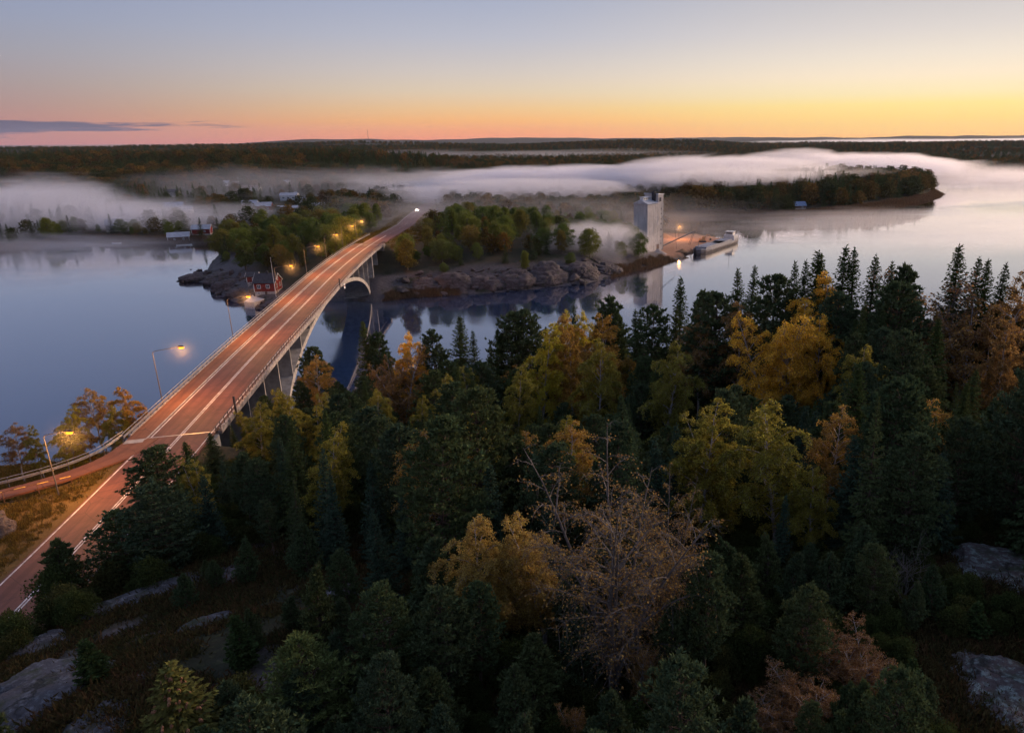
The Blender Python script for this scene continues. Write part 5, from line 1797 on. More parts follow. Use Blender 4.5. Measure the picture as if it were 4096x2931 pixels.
# ------------------------------------------------------------------ near forest
_rz = random.Random(77)
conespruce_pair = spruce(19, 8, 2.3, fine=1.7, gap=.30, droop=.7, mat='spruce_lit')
LIB['conespruce'] = [(conespruce_pair, 8)]
KINDS['conespruce'] = ('spruce_tree', 'spruce', None)
HERO = [
    ('spruce', 1, -44.3, 126.0, 21.5, 1, 'tall narrow spruce nearest the arch, its top against the dark reflection'),
    ('pine', 2, -41.9, 127.0, 19.4, 0.9, 'ragged dark pine just beside the tall narrow spruce by the arch'),
    ('pine', 0, -54.8, 130.0, 16.7, 1, 'dark flat-topped pine standing beside the near foot of the arch'),
    ('thin', 0, -53.8, 124.0, 14.9, 1, 'brownish half-bare birch at the near foot of the arch'),
    ('orange', 0, -37.0, 118.0, 16.1, 1, 'rusty orange birch with pale trunk on the forest edge near the arch'),
    ('gold', 1, -35.5, 124.0, 19.3, 0.8, 'loose golden birch with hanging twigs standing against the water'),
    ('pine', 2, -31.6, 126.0, 20.2, 0.9, 'ragged pine between the golden birch and the broad spruce'),
    ('spruce', 1, -27.8, 124.0, 22.6, 1.15, 'broad tall spruce standing against the middle of the strait'),
    ('spruce', 2, -24.6, 125.0, 19.6, 0.9, 'slim spruce close beside the broad tall spruce'),
    ('spruce', 0, -21.7, 126.0, 17.5, 0.9, 'low pointed spruce at the water edge between taller trees'),
    ('spruce', 3, -18.9, 122.0, 19.9, 1, 'fresh green spruce leaning on the round-topped pines'),
    ('pine', 1, -17.4, 122.0, 21.9, 1.1, 'round-topped tall pine before the far rocky shore'),
    ('pine', 3, -14.5, 122.0, 22.3, 1, 'second round-topped tall pine before the far rocky shore'),
    ('yellow', 0, -10.0, 98.0, 17.6, 1, 'lemon yellow birch with a slender straight crown in the birch stand'),
    ('amber', 0, -8.9, 108.0, 19.5, 1, 'amber birch directly behind the lemon yellow birch'),
    ('yellow', 1, -7.5, 112.0, 20.5, 0.8, 'greenish yellow birch at the water edge of the birch stand'),
    ('yellow', 1, -4.7, 112.0, 20.4, 0.85, 'greenish yellow birch beneath the thin spruce tip'),
    ('spruce', 2, -5.5, 118.0, 23.1, 0.8, 'thin spruce tip rising above the greenish yellow birches'),
    ('amber', 1, -5.5, 100.0, 17.0, 1, 'brownish amber birch in the middle of the birch stand'),
    ('olive', 0, -1.8, 92.0, 16.3, 1, 'olive birch with a pale trunk at the front of the birch stand'),
    ('amber', 1, -0.6, 105.0, 19.1, 1.3, 'wide russet-brown tree behind the olive birch'),
    ('olive', 1, -12.8, 88.0, 13.4, 1, 'olive-brown birch with a long bare trunk at the edge of the birch stand'),
    ('pine', 2, -0.7, 118.0, 23.5, 0.9, 'tall pine silhouetted before the silo reflection'),
    ('pine', 0, 1.5, 118.0, 21.8, 0.8, 'lower pine next to the pine before the silo reflection'),
    ('spruce', 3, 4.2, 112.0, 20.5, 1, 'dark spruce standing under the silo reflection'),
    ('pine', 1, 6.3, 110.0, 20.4, 1, 'dark round pine standing under the silo reflection'),
    ('olive', 0, 6.4, 85.0, 15.6, 1, 'tall yellow-green birch standing apart before dark conifers'),
    ('spruce', 2, 9.3, 110.0, 20.6, 0.8, 'smaller spruce snug against the giant spruce'),
    ('spruce', 3, 10.9, 112.0, 25.4, 0.9, 'giant open-branched spruce rising alone against the bright water'),
    ('pine', 2, 13.4, 108.0, 22.1, 0.8, 'narrow pine beside the giant open-branched spruce'),
    ('pine', 1, 15.9, 102.0, 20.8, 1.3, 'broad low pine below the bright water edge'),
    ('spruce', 0, 18.8, 104.0, 24.1, 0.9, 'spruce of a close pair standing before the ship, the lower one'),
    ('spruce', 2, 19.7, 104.0, 24.4, 0.9, 'spruce of a close pair standing before the ship, the higher one'),
    ('pine', 3, 22.0, 100.0, 22.2, 1.1, 'bushy pine behind the golden birch clump'),
    ('spruce', 2, 23.8, 100.0, 22.0, 0.7, 'needle-thin spruce tip beside the bushy pine'),
    ('spruce', 0, 25.1, 98.0, 23.8, 0.8, 'slim spruce of a pair above the golden birch clump'),
    ('spruce', 2, 25.8, 98.0, 24.1, 0.8, 'slim higher spruce of a pair above the golden birch clump'),
    ('spruce', 1, 27.4, 97.0, 25.2, 1.25, 'broad dense spruce directly above the golden birch clump'),
    ('spruce', 2, 29.6, 97.0, 24.1, 0.85, 'small dark spruce between two high skyline spruces'),
    ('spruce', 3, 30.4, 95.0, 25.5, 0.95, 'high open spruce on the skyline above the golden clump'),
    ('spruce', 3, 32.5, 95.0, 25.1, 0.85, 'high open spruce with a narrow spire on the skyline'),
    ('spruce', 0, 34.4, 95.0, 24.2, 0.95, 'regular cone-shaped skyline spruce'),
    ('spruce', 0, 36.8, 95.0, 22.9, 0.9, 'small skyline spruce next to a dense low neighbour'),
    ('spruce', 1, 38.2, 95.0, 22.4, 0.9, 'dense low skyline spruce'),
    ('pine', 2, 39.4, 94.0, 21.6, 0.8, 'skyline pine beside the pinkish bare birch'),
    ('pinkbare', 0, 40.9, 92.0, 21.1, 1.2, 'pinkish nearly bare birch on the skyline'),
    ('spruce', 1, 43.7, 90.0, 23.3, 1, 'highest skyline spruce, dark and dense'),
    ('spruce', 0, 45.7, 91.0, 22.2, 0.9, 'spruce leaning on the highest skyline spruce'),
    ('spruce', 1, 47.3, 90.0, 21.5, 0.85, 'blunt skyline spruce of the outer pair'),
    ('spruce', 0, 48.3, 90.0, 21.2, 0.85, 'pointed skyline spruce of the outer pair'),
    ('orange', 1, 49.5, 88.0, 20.2, 1.2, 'orange birch on the skyline at the end of the forest'),
    ('orange', 0, 43.6, 84.0, 18.0, 1, 'rusty birch glowing below the outer spruces'),
    ('orange', 1, 43.6, 78.0, 15.2, 0.8, 'narrow orange birch among dark conifers below the skyline'),
    ('gold', 1, 26.9, 94.0, 21.7, 1.1, 'golden birch at the back of the golden clump'),
    ('gold', 0, 20.4, 88.0, 18.6, 1, 'golden birch with pale leaning stems at the front of the clump'),
    ('gold', 0, 23.1, 89.0, 18.5, 1, 'golden many-stemmed birch in the middle of the clump'),
    ('gold', 1, 26.6, 88.0, 16.8, 1, 'golden birch at the outer end of the clump'),
    ('spruce', 2, 26.2, 91.0, 19.5, 0.7, 'small dark spruce enclosed by the golden birches'),
    ('thin', 1, 12.4, 100.0, 17.8, 1, 'thin reddish birch under the giant spruce'),
    ('thin', 1, 18.0, 97.0, 18.5, 0.9, 'thin rusty birch between dark pines'),
    ('pine', 1, 35.6, 88.0, 19.7, 1.2, 'wide dark pine below the small skyline spruces'),
    ('pine', 0, 29.2, 90.0, 19.3, 1, 'dark pine beside the golden clump'),
    ('spruce', 1, 35.0, 75.0, 15.8, 1, 'deep green spruce in the middle of the dark slope'),
    ('pine', 1, 30.2, 70.0, 14.6, 1, 'grey-green pine in the middle of the dark slope'),
    ('spruce', 1, 22.4, 62.0, 13.4, 1.1, 'big dark spruce standing behind the large olive birch'),
    ('spruce', 0, 31.0, 60.0, 12.8, 1, 'shadowed spruce low on the dark slope'),
    ('olive', 1, 7.0, 50.0, 12.2, 1.3, 'olive birch with several tops in the middle of the forest'),
    ('olive', 0, 12.7, 50.0, 12.3, 1.3, 'large olive birch with one high top in the middle of the forest'),
    ('olive', 1, 14.8, 47.0, 7.2, 1.3, 'low olive birch skirting the large olive birch'),
    ('pine', 3, 20.4, 45.0, 10.1, 1.15, 'rounded blue-green pine standing clear of the dark slope'),
    ('honey', 0, -7.5, 37.0, 9.0, 1.25, 'gold-topped birch in the shadowed middle of the forest'),
    ('honey', 1, -4.2, 37.0, 9.4, 1.0, 'amber birch with ragged tops beside the gold-topped birch'),
    ('honey', 1, -5.9, 38.0, 8.2, 1.2, 'brown birch between the gold-topped and the ragged birch'),
    ('tan', 0, -0.1, 33.0, 14.9, 1.1, 'big withered birch with many pale bare limbs'),
    ('tan', 0, 3.1, 36.0, 11.6, 0.7, 'withered birch crowding behind the big withered one'),
    ('bluespruce', 0, -9.2, 48.0, 9.3, 1, 'blue-green spruce above the gold-topped birch'),
    ('youngpine', 1, -10.0, 38.0, 7.8, 1, 'young pine with upright shoots beside the gold-topped birch'),
    ('orange', 0, 1.3, 31.0, 4.7, 0.6, 'glowing orange birch at the foot of the big withered birch'),
    ('orange', 0, -2.0, 28.0, 3.1, 0.7, 'small orange birch at the picture foot under the withered birch'),
    ('youngpine', 0, -9.0, 29.0, 4.8, 1.1, 'bushy green pine low in the forest before the withered birch'),
    ('pine', 3, -45.0, 66.0, 10.1, 1.5, 'dark round pine overlapping the road centre line'),
    ('spruce', 1, -47.6, 75.0, 8.4, 1.4, 'small spruce at the road edge before the joint'),
    ('spruce', 1, -48.4, 80.0, 7.6, 1.4, 'spruce at the road edge by the railing end'),
    ('pine', 3, -38.7, 55.0, 8.5, 1.6, 'bushy pine below the round pine by the road'),
    ('pine', 3, -43.1, 56.0, 7.5, 1.6, 'dark pine spreading over the road edge'),
    ('olive', 1, -46.1, 88.0, 9.3, 1.4, 'dull olive birch beside the bridge railing'),
    ('pine', 0, -28.4, 72.0, 10.0, 1, 'grey-green pine with a pale top in the shadowed slope'),
    ('bluespruce', 1, -22.7, 52.0, 8.4, 0.9, 'pale blue-green spruce in the shadowed slope'),
    ('bluespruce', 0, -16.3, 44.0, 7.2, 1, 'blue-green spruce with a feathery tip above the rocky clearing'),
    ('bluespruce', 1, -16.4, 50.0, 7.1, 0.9, 'slim blue-green spruce farther back above the clearing'),
    ('pine', 2, -29.3, 55.0, 5.7, 1, 'shadowed pine in the middle of the dark slope above the ridge'),
    ('youngpine', 0, -24.3, 50.0, 4.9, 1.1, 'bushy young pine at the far edge of the clearing'),
    ('youngpine', 1, -29.3, 50.0, 4.2, 1.1, 'young pine just beyond the mossy rock ridge'),
    ('youngpine', 1, -16.2, 38.0, 3.7, 1, 'pointed young pine at the clearing edge'),
    ('youngpine', 0, -12.0, 38.0, 3.4, 1.1, 'dark young pine under the gold-topped birch'),
    ('youngpine', 0, -31.7, 46.0, 3.2, 1.1, 'grey-green pine standing on the mossy rock ridge'),
    ('youngpine', 0, -31.6, 50.0, 2.6, 1.2, 'low pine on the crest of the mossy ridge'),
    ('litpine', 0, -15.2, 29.0, 7.2, 1.25, 'big fluffy light green pine at the foot of the picture'),
    ('youngpine', 0, -8.7, 28.0, 5.5, 1.1, 'blue-green pine beside the fluffy light pine'),
    ('juniper', 0, -22.0, 36.0, 3.9, 1.1, 'dark upright juniper in the rocky clearing'),
    ('youngpine', 0, -22.4, 38.0, 3.1, 1, 'small dark pine beside the upright juniper'),
    ('juniper', 0, -31.1, 36.0, 3.1, 1.4, 'broad dark juniper above the bare grey slab'),
    ('bush', 0, -46.0, 52.0, 4.9, 0.8, 'large rounded green bush on the slope beside the road'),
    ('youngpine', 0, -46.6, 53.0, 7.7, 1.2, 'thin pine in front of the road lane'),
    ('bush', 1, -44.2, 45.0, 3.8, 0.7, 'green bush at the picture edge under the road'),
    ('youngpine', 0, -33.5, 52.0, 1.7, 1.2, 'low pine beyond the crest of the ridge'),
    ('conespruce', 0, -20.2, 27.0, 7.6, 1.35, 'spruce hung with orange-brown cones at the foot of the picture'),
    ('youngpine', 0, -15.0, 28.0, 5.8, 1, 'small pine tucked behind the fluffy light pine'),
    ('youngpine', 1, 7.7, 36.0, 6.6, 1, 'tall young pine with candle shoots near the withered birch'),
    ('russet', 0, 11.5, 32.0, 4.5, 1.4, 'russet leafy birch lowest in the picture corner, its highest top'),
    ('russet', 0, 13.1, 31.0, 4.0, 1.4, 'russet birch beside the pale lichen rock hollow'),
    ('russet', 0, 9.4, 29.0, 3.9, 1.4, 'coppery birch in front of the russet birches'),
    ('russet', 0, 7.8, 28.0, 3.3, 1.3, 'small coppery birch at the picture foot'),
    ('bare', 0, 18.2, 40.0, 4.9, 1.1, 'leafless grey shrub with fanned limbs beside the lichen rock'),
    ('youngpine', 0, 14.6, 28.0, 3.5, 1, 'small blue-green pine beside the lower lichen rock'),
    ('juniper', 0, 21.1, 36.0, 2.4, 1.5, 'dark juniper between the two lichen rocks'),
    ('spruce', 1, -55.2, 98.0, 4.2, 1.0, 'dark spruce hiding the near bridge pier by the railing end'),
    ('olive', 2, -55.9, 104.0, 6.8, 1.0, 'olive birch in front of the bridge piers'),
    ('pine', 3, -55.4, 108.0, 9.0, 0.9, 'dark pine in front of the second bridge pier'),
    ('spruce', 5, -54.9, 113.0, 10.0, 0.9, 'spruce rising before the bridge columns'),
    ('pine', 0, -54.1, 118.0, 11.0, 0.9, 'pine before the last near bridge column'),
    ('thin', 1, -96.4, 108.0, 10.4, 1.1, 'rusty birch at the water edge by the guard rail'),
    ('olive', 1, -92.1, 107.0, 9.5, 0.8, 'thin olive birch at the water edge by the guard rail'),
    ('yellow', 0, -84.0, 103.0, 11.7, 1.1, 'yellow birch lit by the verge lamp'),
    ('thin', 0, -82.4, 108.0, 14.1, 1, 'tall half-bare birch behind the guard rail'),
    ('amber', 1, -75.7, 108.0, 13.0, 1.1, 'orange-brown birch closest to the bridge railing on the water side'),
    ('olive', 0, -76.2, 104.0, 10.1, 1, 'low olive tree between the two tall shore birches'),
    ('amber', 0, -84.5, 106.0, 9.8, 1, 'brown-leaved birch behind the lamp-lit yellow one'),
]
FILL = [
    ('pine', 4, 52.7, 84.7, 7.1), ('spruce', 0, -22.0, 71.8, 9.3), ('pine', 1, -8.1, 59.1, 8.0), ('spruce', 5, 14.2, 58.5, 9.2),
    ('pine', 1, 60.7, 109.2, 13.2), ('spruce', 2, 48.0, 111.8, 18.9), ('bluespruce', 5, -10.6, 65.5, 6.2), ('olive', 3, 23.5, 113.6, 13.3),
    ('pine', 1, 71.3, 131.1, 15.0), ('pine', 3, -24.5, 100.8, 13.5), ('pine', 0, -1.7, 114.3, 15.0), ('olive', 1, 27.7, 64.0, 9.0),
    ('spruce', 2, 28.7, 115.3, 16.4), ('pine', 1, 13.7, 69.5, 9.8), ('spruce', 3, 10.9, 119.2, 11.9), ('pine', 0, -48.1, 116.2, 7.6),
    ('spruce', 4, 40.2, 116.1, 17.9), ('olive', 4, -34.1, 78.5, 8.3), ('spruce', 3, 9.0, 73.3, 8.8), ('juniper', 2, 4.4, 39.3, 3.1),
    ('pine', 4, -13.7, 22.4, 9.0), ('pine', 0, 8.1, 121.4, 13.8), ('pine', 4, -7.6, 54.4, 10.0), ('youngpine', 2, 1.5, 41.8, 5.4),
    ('youngpine', 0, -7.4, 25.3, 5.4), ('spruce', 2, -41.5, 83.8, 8.4), ('olive', 1, 59.9, 98.3, 11.6), ('spruce', 2, -48.8, 129.4, 8.3),
    ('pine', 2, 69.2, 118.8, 12.9), ('spruce', 1, 77.3, 131.3, 18.1), ('olive', 1, 8.0, 102.0, 11.2), ('spruce', 2, 24.7, 124.6, 17.6),
    ('spruce', 4, 5.1, 93.2, 13.2), ('olive', 0, 27.4, 74.9, 13.4), ('spruce', 5, 38.5, 124.2, 19.0), ('pine', 3, 4.2, 89.3, 10.4),
    ('bluespruce', 5, 37.9, 61.5, 9.3), ('youngpine', 1, -3.8, 25.4, 5.5), ('youngpine', 4, -0.2, 26.1, 5.0), ('youngpine', 0, 5.2, 36.7, 5.5),
    ('youngpine', 5, 9.1, 21.1, 5.9), ('pine', 0, -35.4, 100.8, 9.8), ('pine', 5, 17.1, 118.8, 14.3), ('bluespruce', 4, 43.7, 66.5, 9.3),
    ('spruce', 1, 14.5, 124.5, 13.3), ('spruce', 5, 30.6, 107.1, 15.7), ('pine', 1, 50.7, 83.1, 8.0), ('youngpine', 5, -0.5, 23.6, 5.0),
    ('spruce', 1, 11.6, 58.0, 9.3), ('bluespruce', 1, 19.0, 63.4, 8.9), ('spruce', 3, 37.2, 109.7, 15.2), ('pine', 4, -8.3, 119.7, 14.1),
    ('spruce', 4, -16.8, 74.4, 13.2), ('spruce', 1, 53.9, 128.7, 16.8), ('spruce', 5, 40.2, 127.6, 16.2), ('olive', 5, 16.6, 111.0, 12.6),
    ('spruce', 1, 16.9, 107.4, 11.9), ('youngpine', 3, 7.0, 38.5, 6.0), ('spruce', 1, 71.6, 115.1, 13.8), ('youngpine', 5, -3.3, 40.0, 5.8),
    ('olive', 5, -21.1, 68.2, 9.5), ('spruce', 2, 79.4, 124.3, 17.2), ('olive', 1, -5.2, 65.2, 9.9), ('bluespruce', 1, 3.6, 50.6, 10.0),
    ('pine', 3, -21.4, 108.7, 12.6), ('spruce', 0, -38.8, 88.8, 8.1), ('pine', 5, 58.2, 101.5, 13.0), ('spruce', 3, 12.2, 114.6, 13.7),
    ('bluespruce', 2, -36.7, 58.7, 8.3), ('pine', 5, 8.3, 64.5, 7.5), ('spruce', 5, 29.5, 57.9, 11.8), ('spruce', 3, 59.8, 130.6, 16.3),
    ('pine', 4, -14.0, 103.4, 11.8), ('pine', 1, -10.8, 52.4, 14.3), ('spruce', 0, 51.3, 119.5, 15.0), ('spruce', 4, 17.9, 99.8, 17.1),
    ('pine', 5, 20.7, 71.7, 7.3), ('pine', 4, -17.4, 41.2, 5.6), ('spruce', 4, 22.4, 127.0, 15.8), ('pine', 5, -39.3, 109.4, 12.4),
    ('pine', 0, 27.2, 131.1, 14.6), ('thin', 0, 15.9, 128.1, 13.3), ('pine', 1, -1.4, 34.4, 7.7), ('bluespruce', 1, 33.7, 52.3, 8.7),
    ('pine', 1, -8.8, 117.0, 15.4), ('spruce', 4, 33.7, 64.6, 8.4), ('pine', 2, 1.6, 126.7, 12.9), ('pine', 2, -22.2, 23.3, 6.2),
    ('spruce', 4, 8.0, 58.9, 8.1), ('spruce', 0, 48.4, 81.9, 8.5), ('pine', 5, -1.0, 108.6, 7.7), ('pine', 1, -17.4, 101.7, 11.0),
    ('spruce', 2, 67.2, 115.6, 17.7), ('pine', 0, -28.4, 80.9, 7.8), ('pine', 1, 11.6, 64.6, 11.5), ('spruce', 2, 74.9, 124.3, 17.9),
    ('youngpine', 0, 15.7, 40.1, 5.4), ('pine', 5, 5.5, 67.7, 7.6), ('youngpine', 3, 3.2, 26.3, 4.9), ('spruce', 4, -45.4, 131.3, 9.5),
    ('pine', 0, 41.1, 100.5, 13.1), ('olive', 4, 53.0, 96.2, 10.7), ('spruce', 4, -26.0, 52.7, 8.2), ('thin', 0, 26.5, 57.1, 10.9),
    ('spruce', 5, -40.9, 105.1, 9.6), ('spruce', 4, -56.8, 123.9, 9.9), ('pine', 1, 24.0, 129.9, 12.8), ('youngpine', 1, 9.3, 40.9, 5.3),
    ('juniper', 2, 14.9, 29.8, 3.2), ('youngpine', 3, 11.5, 38.3, 5.3), ('spruce', 3, 63.3, 125.7, 15.0), ('olive', 3, -2.6, 57.7, 8.7),
    ('pine', 4, 36.8, 64.3, 8.7), ('spruce', 3, 74.3, 118.3, 16.3), ('pine', 5, -24.8, 70.2, 11.2), ('bluespruce', 5, -37.8, 68.9, 7.8),
    ('spruce', 3, 66.3, 102.2, 15.2), ('spruce', 4, 28.3, 68.1, 9.0), ('spruce', 2, 33.3, 106.9, 17.0), ('pine', 4, 1.0, 61.6, 8.7),
    ('bluespruce', 4, -14.0, 70.0, 8.4), ('spruce', 3, 35.1, 128.0, 18.3), ('spruce', 1, -4.7, 62.4, 8.6), ('spruce', 4, 61.5, 116.3, 16.9),
    ('spruce', 5, 20.6, 131.9, 12.9), ('spruce', 3, -38.3, 129.4, 9.8), ('spruce', 2, 24.9, 121.4, 15.7), ('pine', 2, -14.3, 106.1, 11.8),
    ('spruce', 5, -14.8, 118.0, 12.6), ('spruce', 5, 1.5, 55.2, 12.7), ('spruce', 5, -35.5, 129.6, 12.4), ('pine', 5, -23.8, 92.1, 12.4),
    ('spruce', 2, -13.2, 128.9, 16.0), ('bluespruce', 4, 8.0, 69.9, 6.2), ('pine', 4, 53.8, 105.5, 15.2), ('spruce', 0, -8.2, 65.7, 9.2),
    ('pine', 3, -45.5, 123.8, 7.1), ('spruce', 2, -3.9, 130.9, 12.4), ('spruce', 3, 16.7, 83.3, 8.0), ('pine', 2, -38.3, 131.9, 11.1),
    ('pine', 0, -11.8, 31.6, 7.9), ('olive', 3, -23.2, 129.4, 11.7), ('pine', 2, 46.4, 132.4, 14.6), ('spruce', 1, -20.7, 114.1, 13.2),
    ('pine', 5, -0.7, 80.7, 7.5), ('youngpine', 5, -22.3, 25.1, 5.4), ('pine', 4, 63.9, 108.3, 12.8), ('spruce', 4, -31.2, 116.7, 9.2),
    ('olive', 5, 64.8, 119.4, 12.8), ('bluespruce', 1, 2.7, 68.3, 6.6), ('youngpine', 1, 23.1, 32.5, 4.8), ('spruce', 1, -26.9, 63.2, 12.4),
    ('bluespruce', 0, -41.0, 69.1, 7.4), ('pine', 1, 67.0, 122.0, 14.9), ('pine', 4, -17.7, 56.0, 11.8), ('spruce', 4, 18.6, 121.1, 15.0),
    ('spruce', 1, -42.5, 121.1, 12.3), ('pine', 4, -48.1, 120.8, 10.6), ('pine', 4, 79.0, 119.8, 14.4), ('pine', 2, 8.5, 25.0, 4.8),
    ('spruce', 0, 61.4, 103.3, 11.9), ('pine', 1, -21.3, 61.8, 11.3), ('pine', 4, 13.4, 130.7, 14.2), ('spruce', 3, 39.4, 103.4, 16.0),
    ('pine', 5, 12.8, 41.2, 4.0), ('pine', 1, 62.4, 128.9, 12.8), ('bluespruce', 5, -5.7, 52.2, 9.4), ('spruce', 0, -21.1, 74.6, 9.8),
    ('pine', 3, -32.5, 83.6, 10.8), ('olive', 2, -38.7, 96.2, 10.9), ('youngpine', 2, -18.5, 28.8, 5.0), ('thin', 0, 28.8, 104.1, 10.8),
    ('pine', 2, -27.8, 26.1, 4.6), ('pine', 5, 27.3, 50.8, 9.9), ('spruce', 4, 44.7, 126.7, 15.7), ('spruce', 3, -45.7, 113.3, 9.7),
    ('bluespruce', 0, -13.2, 57.6, 9.0), ('pine', 3, 23.9, 66.5, 12.5), ('spruce', 0, 20.6, 111.0, 14.1), ('youngpine', 3, 1.8, 37.4, 5.1),
    ('pine', 0, 13.2, 83.9, 8.2), ('olive', 4, -30.0, 68.9, 8.3), ('pine', 1, -57.7, 127.0, 8.8), ('pine', 3, 45.5, 108.4, 14.6),
    ('pine', 4, -33.8, 89.3, 9.8), ('pine', 5, 30.9, 79.1, 14.6), ('bush', 4, -12.1, 34.0, 2.6), ('pine', 5, -49.0, 131.9, 7.6),
    ('thin', 0, -16.4, 113.1, 12.2), ('pine', 0, 4.4, 115.1, 13.7), ('spruce', 4, -1.6, 132.0, 13.4), ('pine', 2, 23.4, 109.3, 13.2),
    ('pine', 5, 53.4, 92.6, 14.9), ('pine', 4, -5.6, 81.3, 7.7), ('youngpine', 2, 18.0, 24.1, 2.8), ('pine', 2, 8.1, 106.3, 10.1),
    ('spruce', 1, -15.5, 82.7, 11.7), ('pine', 3, 28.4, 122.7, 12.6), ('olive', 5, 80.6, 126.9, 12.6), ('pine', 1, 60.0, 94.4, 14.5),
    ('pine', 4, -9.9, 25.9, 8.2), ('pine', 2, 26.4, 60.3, 10.5), ('spruce', 1, -24.8, 95.1, 12.5), ('spruce', 2, 38.3, 84.9, 8.8),
    ('pine', 5, -23.3, 80.0, 7.5), ('youngpine', 5, 5.8, 22.5, 6.2), ('spruce', 5, 14.9, 114.5, 16.1), ('spruce', 0, -41.0, 61.8, 8.5),
    ('spruce', 4, 18.1, 114.7, 15.1), ('olive', 1, 58.9, 90.1, 11.2), ('spruce', 4, 33.3, 130.3, 18.1), ('olive', 2, -18.7, 93.8, 12.2),
    ('bluespruce', 0, 23.6, 47.9, 8.3), ('juniper', 5, -24.8, 22.0, 2.8), ('spruce', 5, 18.7, 128.6, 18.6), ('spruce', 1, -8.3, 80.1, 9.3),
    ('spruce', 1, -35.2, 94.4, 9.4), ('olive', 0, 47.8, 127.7, 10.9), ('youngpine', 1, -21.4, 21.4, 5.6), ('pine', 3, 48.8, 122.1, 15.3),
    ('pine', 1, -27.5, 105.9, 12.1), ('olive', 1, -14.4, 67.3, 10.7), ('spruce', 5, -29.2, 60.8, 11.7), ('youngpine', 5, 2.6, 40.5, 5.1),
    ('pine', 4, 19.2, 57.8, 10.5), ('spruce', 3, 52.1, 113.7, 16.3), ('spruce', 4, 33.8, 71.4, 8.1), ('youngpine', 3, -30.5, 27.8, 5.5),
    ('olive', 0, -19.4, 84.2, 12.5), ('spruce', 4, 46.5, 103.2, 13.1), ('pine', 1, -43.4, 99.8, 7.9), ('bush', 5, -24.8, 26.1, 2.5),
    ('youngpine', 0, -4.1, 21.7, 5.2), ('olive', 5, -40.9, 64.9, 8.4), ('pine', 3, -27.2, 66.1, 11.3), ('bluespruce', 3, 11.8, 44.9, 6.4),
    ('bluespruce', 5, -13.1, 62.2, 8.4), ('pine', 1, 55.2, 125.2, 13.7), ('spruce', 3, 39.7, 112.2, 15.8), ('pine', 3, 9.1, 133.1, 14.7),
    ('spruce', 2, 58.8, 116.4, 15.1), ('youngpine', 3, -18.1, 38.1, 6.0), ('spruce', 3, -29.3, 132.7, 13.7), ('youngpine', 4, -4.2, 30.1, 5.7),
    ('pine', 5, -32.5, 60.8, 8.3), ('thin', 0, -3.9, 55.0, 10.8), ('spruce', 1, -22.6, 121.9, 13.3), ('youngpine', 1, -9.1, 40.6, 5.4),
    ('pine', 3, 22.0, 52.4, 13.6), ('pine', 0, 50.6, 94.3, 13.8), ('youngpine', 5, 3.2, 32.7, 6.0), ('bush', 2, -3.7, 32.7, 2.6),
    ('olive', 2, -2.4, 122.8, 11.8), ('pine', 2, 4.8, 32.2, 8.5), ('pine', 0, 21.1, 49.6, 13.6), ('spruce', 3, -12.1, 119.5, 15.3),
    ('pine', 2, 36.9, 57.6, 11.2), ('olive', 4, 3.1, 106.7, 13.3), ('olive', 4, 37.7, 79.5, 8.5), ('pine', 2, -18.2, 97.4, 13.4),
    ('youngpine', 3, -9.9, 32.5, 6.1), ('spruce', 3, -16.5, 132.1, 13.2), ('youngpine', 1, 17.5, 37.0, 3.5), ('pine', 1, 57.2, 93.3, 13.9),
    ('spruce', 2, 46.1, 74.1, 9.7), ('spruce', 5, 32.5, 74.3, 9.8), ('pine', 5, -29.6, 88.9, 8.1), ('spruce', 0, 28.8, 82.7, 17.9),
    ('spruce', 5, 50.6, 115.9, 18.0), ('youngpine', 2, 28.2, 41.1, 4.9), ('spruce', 3, -20.7, 91.0, 13.6), ('spruce', 2, -31.1, 63.5, 9.1),
    ('spruce', 2, 33.6, 114.5, 16.4), ('spruce', 3, -1.0, 128.9, 15.9), ('pine', 0, 69.0, 109.8, 14.7), ('juniper', 5, -8.7, 34.5, 3.3),
    ('olive', 0, 14.9, 63.4, 9.3), ('spruce', 3, -10.1, 132.2, 16.5), ('spruce', 4, -15.2, 98.7, 11.9), ('spruce', 4, 20.9, 122.8, 16.0),
    ('spruce', 4, 2.2, 78.1, 9.1), ('spruce', 1, 3.0, 87.1, 9.4), ('youngpine', 2, -1.8, 32.4, 6.0), ('youngpine', 0, 13.1, 37.9, 4.9),
    ('pine', 0, -30.2, 77.3, 12.4), ('pine', 3, -43.3, 95.9, 8.1), ('olive', 5, -12.8, 125.7, 12.1), ('youngpine', 5, -18.6, 23.0, 5.9),
    ('pine', 2, -7.6, 73.8, 7.9), ('spruce', 5, 11.7, 126.4, 13.7), ('pine', 1, -8.1, 68.7, 8.5), ('olive', 3, 43.0, 105.1, 12.1),
    ('pine', 4, 31.0, 67.6, 11.8), ('spruce', 1, -27.7, 128.8, 11.8), ('olive', 3, -11.8, 59.7, 11.6), ('spruce', 4, -37.4, 77.0, 9.6),
    ('spruce', 3, 32.7, 84.3, 16.7), ('pine', 1, 5.1, 96.3, 13.2), ('olive', 0, -25.8, 112.9, 11.0), ('juniper', 3, -14.2, 25.0, 3.3),
    ('bluespruce', 0, -19.9, 54.2, 9.2), ('pine', 3, 55.7, 131.4, 14.2), ('bush', 4, -20.1, 31.7, 2.3), ('youngpine', 3, -6.7, 20.7, 5.2),
    ('spruce', 4, 34.9, 68.7, 9.5), ('pine', 2, -12.3, 74.7, 7.6), ('olive', 2, -26.1, 59.0, 10.9), ('spruce', 0, -19.4, 129.5, 9.9),
    ('pine', 3, 6.0, 129.3, 15.2), ('olive', 1, 45.3, 96.1, 11.7), ('spruce', 4, -4.0, 120.6, 16.4), ('pine', 2, 4.4, 58.9, 8.1),
